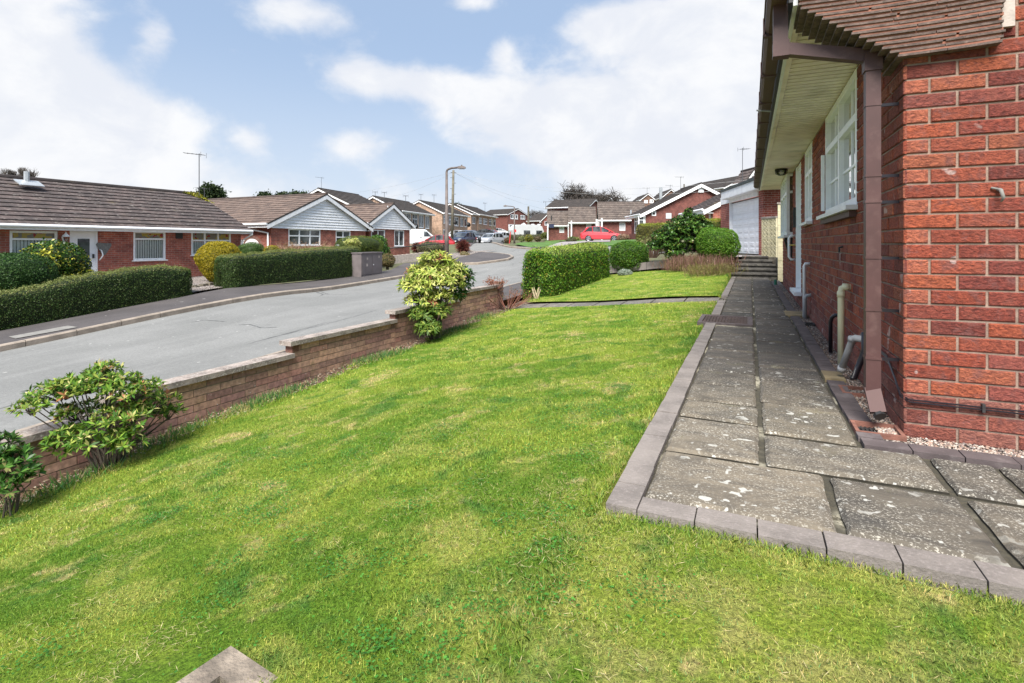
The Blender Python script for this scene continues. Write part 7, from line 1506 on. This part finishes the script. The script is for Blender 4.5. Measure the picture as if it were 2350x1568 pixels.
# ------------------------------------------------------------------ trees
def tree(name, label, base, H, spread, levels, r0, mat='bark_far', seed=1, fork=.25, nb=(3, 4), ang=.55, cat='tree', up=.15, ratio=.74, leafc=None):
    rr = random.Random(seed); t = thing(name, label, cat, base); mb = MB(); tr = MB(); B = Vector(base); ends = []
    tr.tube([B-Z*.3, B+Z*H*fork*.5, B+Z*H*fork], [r0*1.2, r0, r0*.85], 8)
    L0 = H*(1-fork)*(1-ratio)/(1-ratio**levels)*1.0
    def br(p, d, l_, r, k):
        n = 3; pts = [p]; q = p.copy(); dd = d.copy()
        for i in range(n): dd = (dd+Vector((rr.uniform(-.28, .28), rr.uniform(-.28, .28), rr.uniform(-.15, .2)))).normalized(); q = q+dd*l_/n; pts.append(q.copy())
        mb.tube(pts, [r, r*.85, r*.72, r*.6], 5 if k < 2 else 3, False)
        if k >= levels-1: ends.append(q); return
        for i in range(rr.randint(*nb)):
            a = rr.uniform(0, 6.28); s = Vector((math.cos(a), math.sin(a), rr.uniform(-.3, .6))); nd = (dd*(1-ang)+s*ang*spread+Vector((0, 0, up))).normalized(); br(pts[rr.choice([2, 3, 3])].copy(), nd, l_*ratio*rr.uniform(.8, 1.15), r*.58, k+1)
    for i in range(5): a = i*1.257+rr.uniform(-.3, .3); br(B+Z*H*fork*rr.uniform(.85, 1), Vector((math.cos(a)*spread, math.sin(a)*spread, .75)).normalized(), L0*spread, r0*.6, 0)
    tr.build('trunk', mat, t, smooth=True); mb.build('limbs', mat, t)
    if leafc: P = np.array([tuple(e) for e in ends]); P = np.repeat(P, leafc[2], 0)+rng.normal(size=(len(P)*leafc[2], 3))*leafc[3]; leafset(P, nrm(rng.normal(size=P.shape)), leafc[0], leafc[1], parent=t, name='crown', asp=.6)
    return t
b_ = U(1352, 545, 125); tree('oak_tree', 'wide bare oak above the dark-roofed red house', (b_.x, b_.y, b_.z), (545-414)/F*125, 1.35, 6, .95, seed=8, fork=.34, nb=(3, 5), ang=.62, up=.12, ratio=.80)
b_ = U(38, 470, 60); tree('bare_tree', 'leafless round-headed tree behind the long bungalow roof at the left edge', (b_.x, b_.y, b_.z), (470-376)/F*60*1.28, .75, 6, .22, seed=9, fork=.25, nb=(3, 4), up=.45, ang=.45)
b_ = U(0, 470, 62); tree('bare_tree', 'low leafless twigs at the far left photo edge behind the long roof', (b_.x, b_.y, b_.z), (470-386)/F*62, .7, 6, .15, seed=12, fork=.2, nb=(2, 4), up=.4, ang=.45)
b_ = U(543, 480, 75); tree('bare_tree', 'faint leafless tree between the dark evergreen and the cedar tops', (b_.x, b_.y, b_.z), (480-444)/F*75, .8, 6, .12, seed=14, fork=.2, up=.3)
b_ = U(1231, 515, 150); tree('bare_tree', 'distant leafless thicket left of the buff tiled wings', (b_.x, b_.y, b_.z), (515-479)/F*150, 1.3, 6, .25, seed=17, fork=.15, nb=(3, 4), up=.2)
DG = [(.018, .034, .012), (.03, .05, .018), (.045, .065, .022)]
b_ = U(484, 470, 62); tree('evergreen_tree', 'dark clumpy evergreen behind the right end of the long bungalow roof', (b_.x, b_.y, b_.z), (472-428)/F*62, .85, 4, .25, seed=21, fork=.3, nb=(3, 4), leafc=(.30, DG, 40, .32))
for (px, py, py2, d, s_, sd_, lab) in ((608, 470, 446, 70, 1.3, 23, 'small dark cedar top left of the wide gable ridge'), (652, 470, 444, 72, 1.2, 24, 'spreading cedar top beside the pointed one behind the wide gable house'), (683, 470, 436, 72, .9, 26, 'pointed cedar top nearest the wide gable apex'), (1046+0, 500, 459, 120, .8, 27, 'tiny dark conifer behind the roofs by the telegraph pole')):
    b_ = U(px, py, d); tree('evergreen_tree', lab, (b_.x, b_.y, b_.z), (py-py2)/F*d, s_, 4, .15, seed=sd_, fork=.35, nb=(2, 4), up=.0, leafc=(.28, DG, 26, .22))
mm_ = leafset(MOSS[0], np.tile([.4, 0, 1.], (MOSS[1], 1)), .09, [(.30, .27, .02), (.20, .20, .02), (.12, .13, .02)], asp=.8, parent=A_, name='moss')
# leaf litter and rough tufts beside the street wall
def ar2(): y = random.uniform(1.8, 11); x = random.uniform(-5.02, -4.55); return (x, y, L(x, y)-.0)
n = 2600; P = np.array([ar2() for _ in range(n)]); D = nrm(np.c_[rng.normal(size=(n, 2)), rng.normal(size=n)*.15]); leaves('leaf_litter', P+[0, 0, .012], D, np.tile([0, 0, 1.], (n, 1)), .035*rng.uniform(.5, 1.4, n), .018, pal(n, [(.34, .20, .13), (.42, .33, .22), (.20, .12, .07), (.48, .42, .33)]), 'leaf', None, kind='stuff', label='fallen dry leaves in the soil strip beside the stepped wall', cat='leaf litter')
n = 5200; c_ = np.array([(-4.75, 3.9), (-4.7, 3.0), (-4.75, 4.3), (-4.6, 6.0), (-4.75, 5.8), (-4.7, 1.6), (-4.6, 1.2), (-4.8, 9.2), (-4.6, 2.2), (-4.6, 7.9)]); k = rng.integers(len(c_), size=n); XY = c_[k]+rng.normal(size=(n, 2))*[.10, .20]; XY[:, 0] = np.clip(XY[:, 0], -5.0, -4.3)
D = nrm(np.c_[rng.normal(size=(n, 2))*.45, np.ones(n)]); leaves('rough_grass', np.c_[XY, Ln(XY[:, 0], XY[:, 1])-.02], D, nrm(rng.normal(size=(n, 3))), .11*rng.uniform(.4, 1.2, n), .006, pal(n, [(.07, .19, .03), (.10, .22, .05), (.05, .15, .05), (.28, .24, .10)]), 'leaf', None, kind='stuff', label='long rough grass tufts at the foot of the stepped wall', cat='grass')
# ------------------------------------------------------------------ vehicles
def vehicle(name, label, cat, pos, head, Ln_, W_, H_, paint, kind='hatch', group=None, rimr=.30):
    """head: unit plan vector from tail to nose"""
    f = Vector((head[0], head[1], 0)).normalized(); s = Vector((-f.y, f.x, 0)); B = Vector(pos); t = thing(name, label, cat, B, group)
    Q = lambda x, y, z: B+f*(x*Ln_)+s*(y*W_/2)+Z*(z*H_)
    P_ = dict(hatch=dict(body=[(-.5, .30, .50, .84), (-.48, .18, .62, .92), (-.45, .17, .64, .97), (-.30, .15, .66, 1), (0, .15, .64, 1), (.20, .15, .62, 1), (.36, .16, .545, .96), (.44, .18, .48, .88), (.485, .22, .38, .74), (.5, .28, .32, .62)], cab=[(-.470, .64, .70), (-.40, .84, .79), (-.31, .95, .84), (-.14, 1.0, .86), (-.02, .98, .85), (.07, .91, .83), (.28, .61, .80)], pil=(-.36, -.20, .0)),
              suv=dict(body=[(-.5, .30, .56, .88), (-.48, .2, .66, .94), (-.30, .18, .68, 1), (0, .18, .67, 1), (.22, .18, .66, 1), (.38, .2, .62, .97), (.46, .22, .56, .93), (.5, .28, .48, .82)], cab=[(-.47, .68, .78), (-.43, .90, .80), (-.34, .98, .86), (-.1, 1.0, .88), (.05, .98, .86), (.12, .92, .84), (.26, .66, .82)], pil=(-.33, -.14, .04)),
              van=dict(body=[(-.5, .16, .97, .9), (-.49, .14, .99, .96), (-.3, .13, 1.0, 1), (.05, .13, 1.0, 1), (.14, .13, .97, 1), (.22, .13, .80, 1), (.32, .14, .58, .98), (.40, .15, .52, .95), (.47, .18, .44, .88), (.5, .24, .38, .78)], cab=[], pil=()))[kind]
    mb = MB(); rings = []
    for (x, zl, zt, w_) in P_['body']:
        zm = zl+(zt-zl)*.55
        rings.append([Q(x, -w_*.90, zl), Q(x, -w_, zl+.06), Q(x, -w_, zm), Q(x, -w_*(.93 if kind != 'van' else .97), zt-.03), Q(x, -w_*.80, zt), Q(x, 0, zt+.012), Q(x, w_*.80, zt), Q(x, w_*(.93 if kind != 'van' else .97), zt-.03), Q(x, w_, zm), Q(x, w_, zl+.06), Q(x, w_*.90, zl)])
    m_ = len(rings[0])
    for a, b_ in zip(rings[:-1], rings[1:]):
        for k in range(m_): mb.quad(a[k], a[(k+1) % m_], b_[(k+1) % m_], b_[k])
    mb.face(rings[0][::-1]); mb.face(rings[-1]); body = mb.build('body', paint, t, smooth=False)
    if P_['cab']:
        mb = MB(); rg = [[Q(x, -.92, .60), Q(x, -wt-.06*(1-z), min(z, .64)), Q(x, -wt, z-.02), Q(x, -wt*.8, z), Q(x, 0, z+.008), Q(x, wt*.8, z), Q(x, wt, z-.02), Q(x, wt+.06*(1-z), min(z, .64)), Q(x, .92, .60)] for (x, z, wt) in P_['cab']]
        for a, b_ in zip(rg[:-1], rg[1:]):
            for k in range(8): mb.quad(a[k], b_[k], b_[k+1], a[k+1])
        mb.face(rg[0]); mb.face(rg[-1][::-1]); mb.build('windows', 'glass_dark', t)
        mb = MB(); c_ = P_['cab'][2:6]; rg = [[Q(x, -wt*1.01, z-.035), Q(x, -wt*.8, z+.008), Q(x, 0, z+.018), Q(x, wt*.8, z+.008), Q(x, wt*1.01, z-.035)] for (x, z, wt) in [(P_['cab'][1][0]+.015, P_['cab'][1][1]+.04, P_['cab'][1][2])]+c_[:-1]+[(c_[-1][0], c_[-1][1], c_[-1][2])]]
        for a, b_ in zip(rg[:-1], rg[1:]):
            for k in range(4): mb.quad(a[k], b_[k], b_[k+1], a[k+1])
        mb.build('roof', paint, t)
        pw_ = .045
        def pil(*a): mb = MB(); mb.beam(*a); mb.build('pillar', paint, t)
        for sg in (-1, 1):
            A0 = P_['cab'][-1]; A1 = P_['cab'][-2]; pil(Q(A0[0], sg*.88, .62), Q(A1[0], sg*A1[2]*1.0, A1[1]), pw_, pw_*1.3); A0 = P_['cab'][0]; A1 = P_['cab'][2]; pil(Q(A0[0]+.03, sg*.90, .60), Q(A1[0]+.0, sg*A1[2]*1.0, A1[1]-.02), pw_*2.2, pw_*2.2)
            for x in P_['pil'][1:]: pil(Q(x, sg*.93, .62), Q(x-.01, sg*.87, .96), pw_, pw_*1.2)
        for sg in (-1, 1): mb = MB(); c = Q(.20, sg*1.04, .66); mb.box(c-f*.06-s*.07-Z*.04, f*.12, s*.14, Z*.12); mb.build('mirror', paint, t, bevel=.02)
    else:
        mb = MB(); 
        for sg in (-1, 1): mb.face([Q(.10, sg*1.012, .58), Q(.265, sg*1.012, .58), Q(.235, sg*1.012, .66), Q(.165, sg*.99, .86), Q(.10, sg*.995, .88)][::sg])
        mb.face([Q(.305, -.86, .60), Q(.305, .86, .60), Q(.165, .84, .925), Q(.165, -.84, .925)]); w2 = mb.build('windows', 'glass_dark', t)
        mb = MB(); mb.box(Q(.02, -1.012, .50), f*.16, s*.02, Z*.1); mb.build('door_handle', 'iron', t)
    for i, x in enumerate((-.30, .31)):
        for sg in (-1, 1):
            c = Q(x, sg*.90, 0)+Z*rimr; mb = MB(); mb.tube([c-s*sg*.10, c+s*sg*.085], rimr*1.14, 20); mb.build('wheel_arch', 'rail_black', t)
            mb = MB(); mb.tube([c-s*sg*.1, c+s*sg*.075, c+s*sg*.10], [rimr, rimr, rimr*.92], 20); wh = mb.build('wheel', 'tyre', t)
            mb = MB(); cc = c+s*sg*.102
            for k in range(5):
                a = k*2*math.pi/5; d = f*math.cos(a)+Z*math.sin(a); mb.beam(cc, cc+d*rimr*.68, rimr*.26, .012, up=s)
            mb.tube([cc+(f*math.cos(k*math.pi/10)+Z*math.sin(k*math.pi/10))*rimr*.68 for k in range(21)], rimr*.07, 5, False); mb.build('rim', 'alloy', wh)
    for sg in (-1, 1):
        mb = MB(); b0 = P_['body'][-2]; mb.face([Q(.485, sg*.42, .46), Q(.468, sg*.88, .50), Q(.455, sg*.93, .42), Q(.492, sg*.50, .38)][::-sg]); h = mb.build('headlight', 'lens_clear', t); h.modifiers.new('s', 'SOLIDIFY').thickness = .05; 
        mb = MB(); mb.box(Q(-.497, sg*.88-.10, .44), -f*.02, s*.16, Z*.26*(1 if kind != 'hatch' else .8)); mb.build('tail_light', 'lens_red', t)
    mb = MB(); mb.box(Q(.499, -.30, .24), f*.015, s*.52, Z*.11); mb.build('number_plate', 'white_plastic', t); mb = MB(); mb.box(Q(-.512, -.28, .34), -f*.0+f*.012, s*.52, Z*.11); mb.build('number_plate', 'plate_yellow', t)
    mb = MB(); mb.box(Q(.478, -.42, .33), f*.09, s*.75, Z*.09); mb.build('grille', 'rail_black', t)
    return t
vw2 = lambda ang_: Vector((math.cos(math.radians(ang_)), math.sin(math.radians(ang_)), 0))
R_ = Vector((CS, SN, 0)); Fw = Vector((-SN, CS, 0))                       # picture-right and into-the-picture plan directions
def gz_(px, py, d): v = U(px, py, d); return v
v = gz_(1381, 555, 51.5); vehicle('hatchback_car', 'bright red hatchback facing right on the sloping drive by the low wings', 'car', (v.x-0, v.y, v.z), (R_*.96-Fw*.25), 4.0, 1.7, 1.50, 'bright_red_paint')
v = gz_(1000, 571, 54); vehicle('hatchback_car', 'dark red hatchback parked nose left in front of the white van', 'car', (v.x, v.y, v.z-.05), (-R_*.93-Fw*.10), 3.9, 1.68, 1.46, 'red_paint')
v = gz_(966, 560, 60); vehicle('panel_van', 'white panel van beside the small white-gabled bungalow', 'van', (v.x-.2, v.y, v.z-.32), (R_*.97+Fw*.15), 5.2, 1.95, 1.98, 'white_car', 'van')
v = gz_(1118.5, 562.5, 74); vehicle('suv_car', 'light silver SUV facing the camera at the kerb, foremost of the far row', 'car', (v.x, v.y+1.2, v.z-.02), (-Fw*.86-R_*.52), 4.6, 1.95, 1.68, 'silver_car', 'suv', 'cars parked up the street', .34)
v = gz_(1146, 555.5, 83); vehicle('estate_car', 'silver-grey car behind the foremost silver SUV', 'car', (v.x, v.y, v.z), (-Fw*.86-R_*.50), 4.5, 1.8, 1.55, 'silver_car', 'suv', 'cars parked up the street', .33)
v = gz_(1061, 560, 60); vehicle('hatchback_car', 'navy car facing the camera beside the telegraph pole', 'car', (v.x, v.y, v.z-.1), (-Fw*.80-R_*.30), 4.1, 1.8, 1.45, 'navy_car', 'hatch', 'cars parked up the street')
v = gz_(1079, 556, 64); vehicle('hatchback_car', 'dark grey car half hidden behind the navy car', 'car', (v.x, v.y, v.z), (-Fw*.85+R_*.35), 4.1, 1.75, 1.45, 'grey_car', 'hatch', 'cars parked up the street')
v = gz_(1065, 552, 78); vehicle('hatchback_car', 'white sporty hatchback with nose to the right behind the navy car', 'car', (v.x-.3, v.y, v.z), (R_*.85-Fw*.5), 4.5, 1.85, 1.5, 'white_car', 'hatch', 'cars parked up the street')
v = gz_(1104, 545, 92); vehicle('estate_car', 'dark grey car parked sideways beyond the white sporty hatchback', 'car', (v.x, v.y, v.z-.1), (-R_*.9-Fw*.3), 4.7, 1.85, 1.5, 'grey_car', 'hatch', 'cars parked up the street', .33)
v = gz_(1126, 541, 100); vehicle('hatchback_car', 'deep red car mostly hidden behind the silver SUV', 'car', (v.x, v.y, v.z-.2), (R_*.8-Fw*.5), 4.2, 1.8, 1.5, 'red_paint', 'hatch', 'cars parked up the street')
v = gz_(1147, 539, 112); vehicle('hatchback_car', 'white car parked at the mouth of the drive beside the red brick gable house', 'car', (v.x, v.y, v.z-.1), (R_*.9-Fw*.2), 4.3, 1.8, 1.5, 'white_car', 'hatch', 'cars parked up the street')
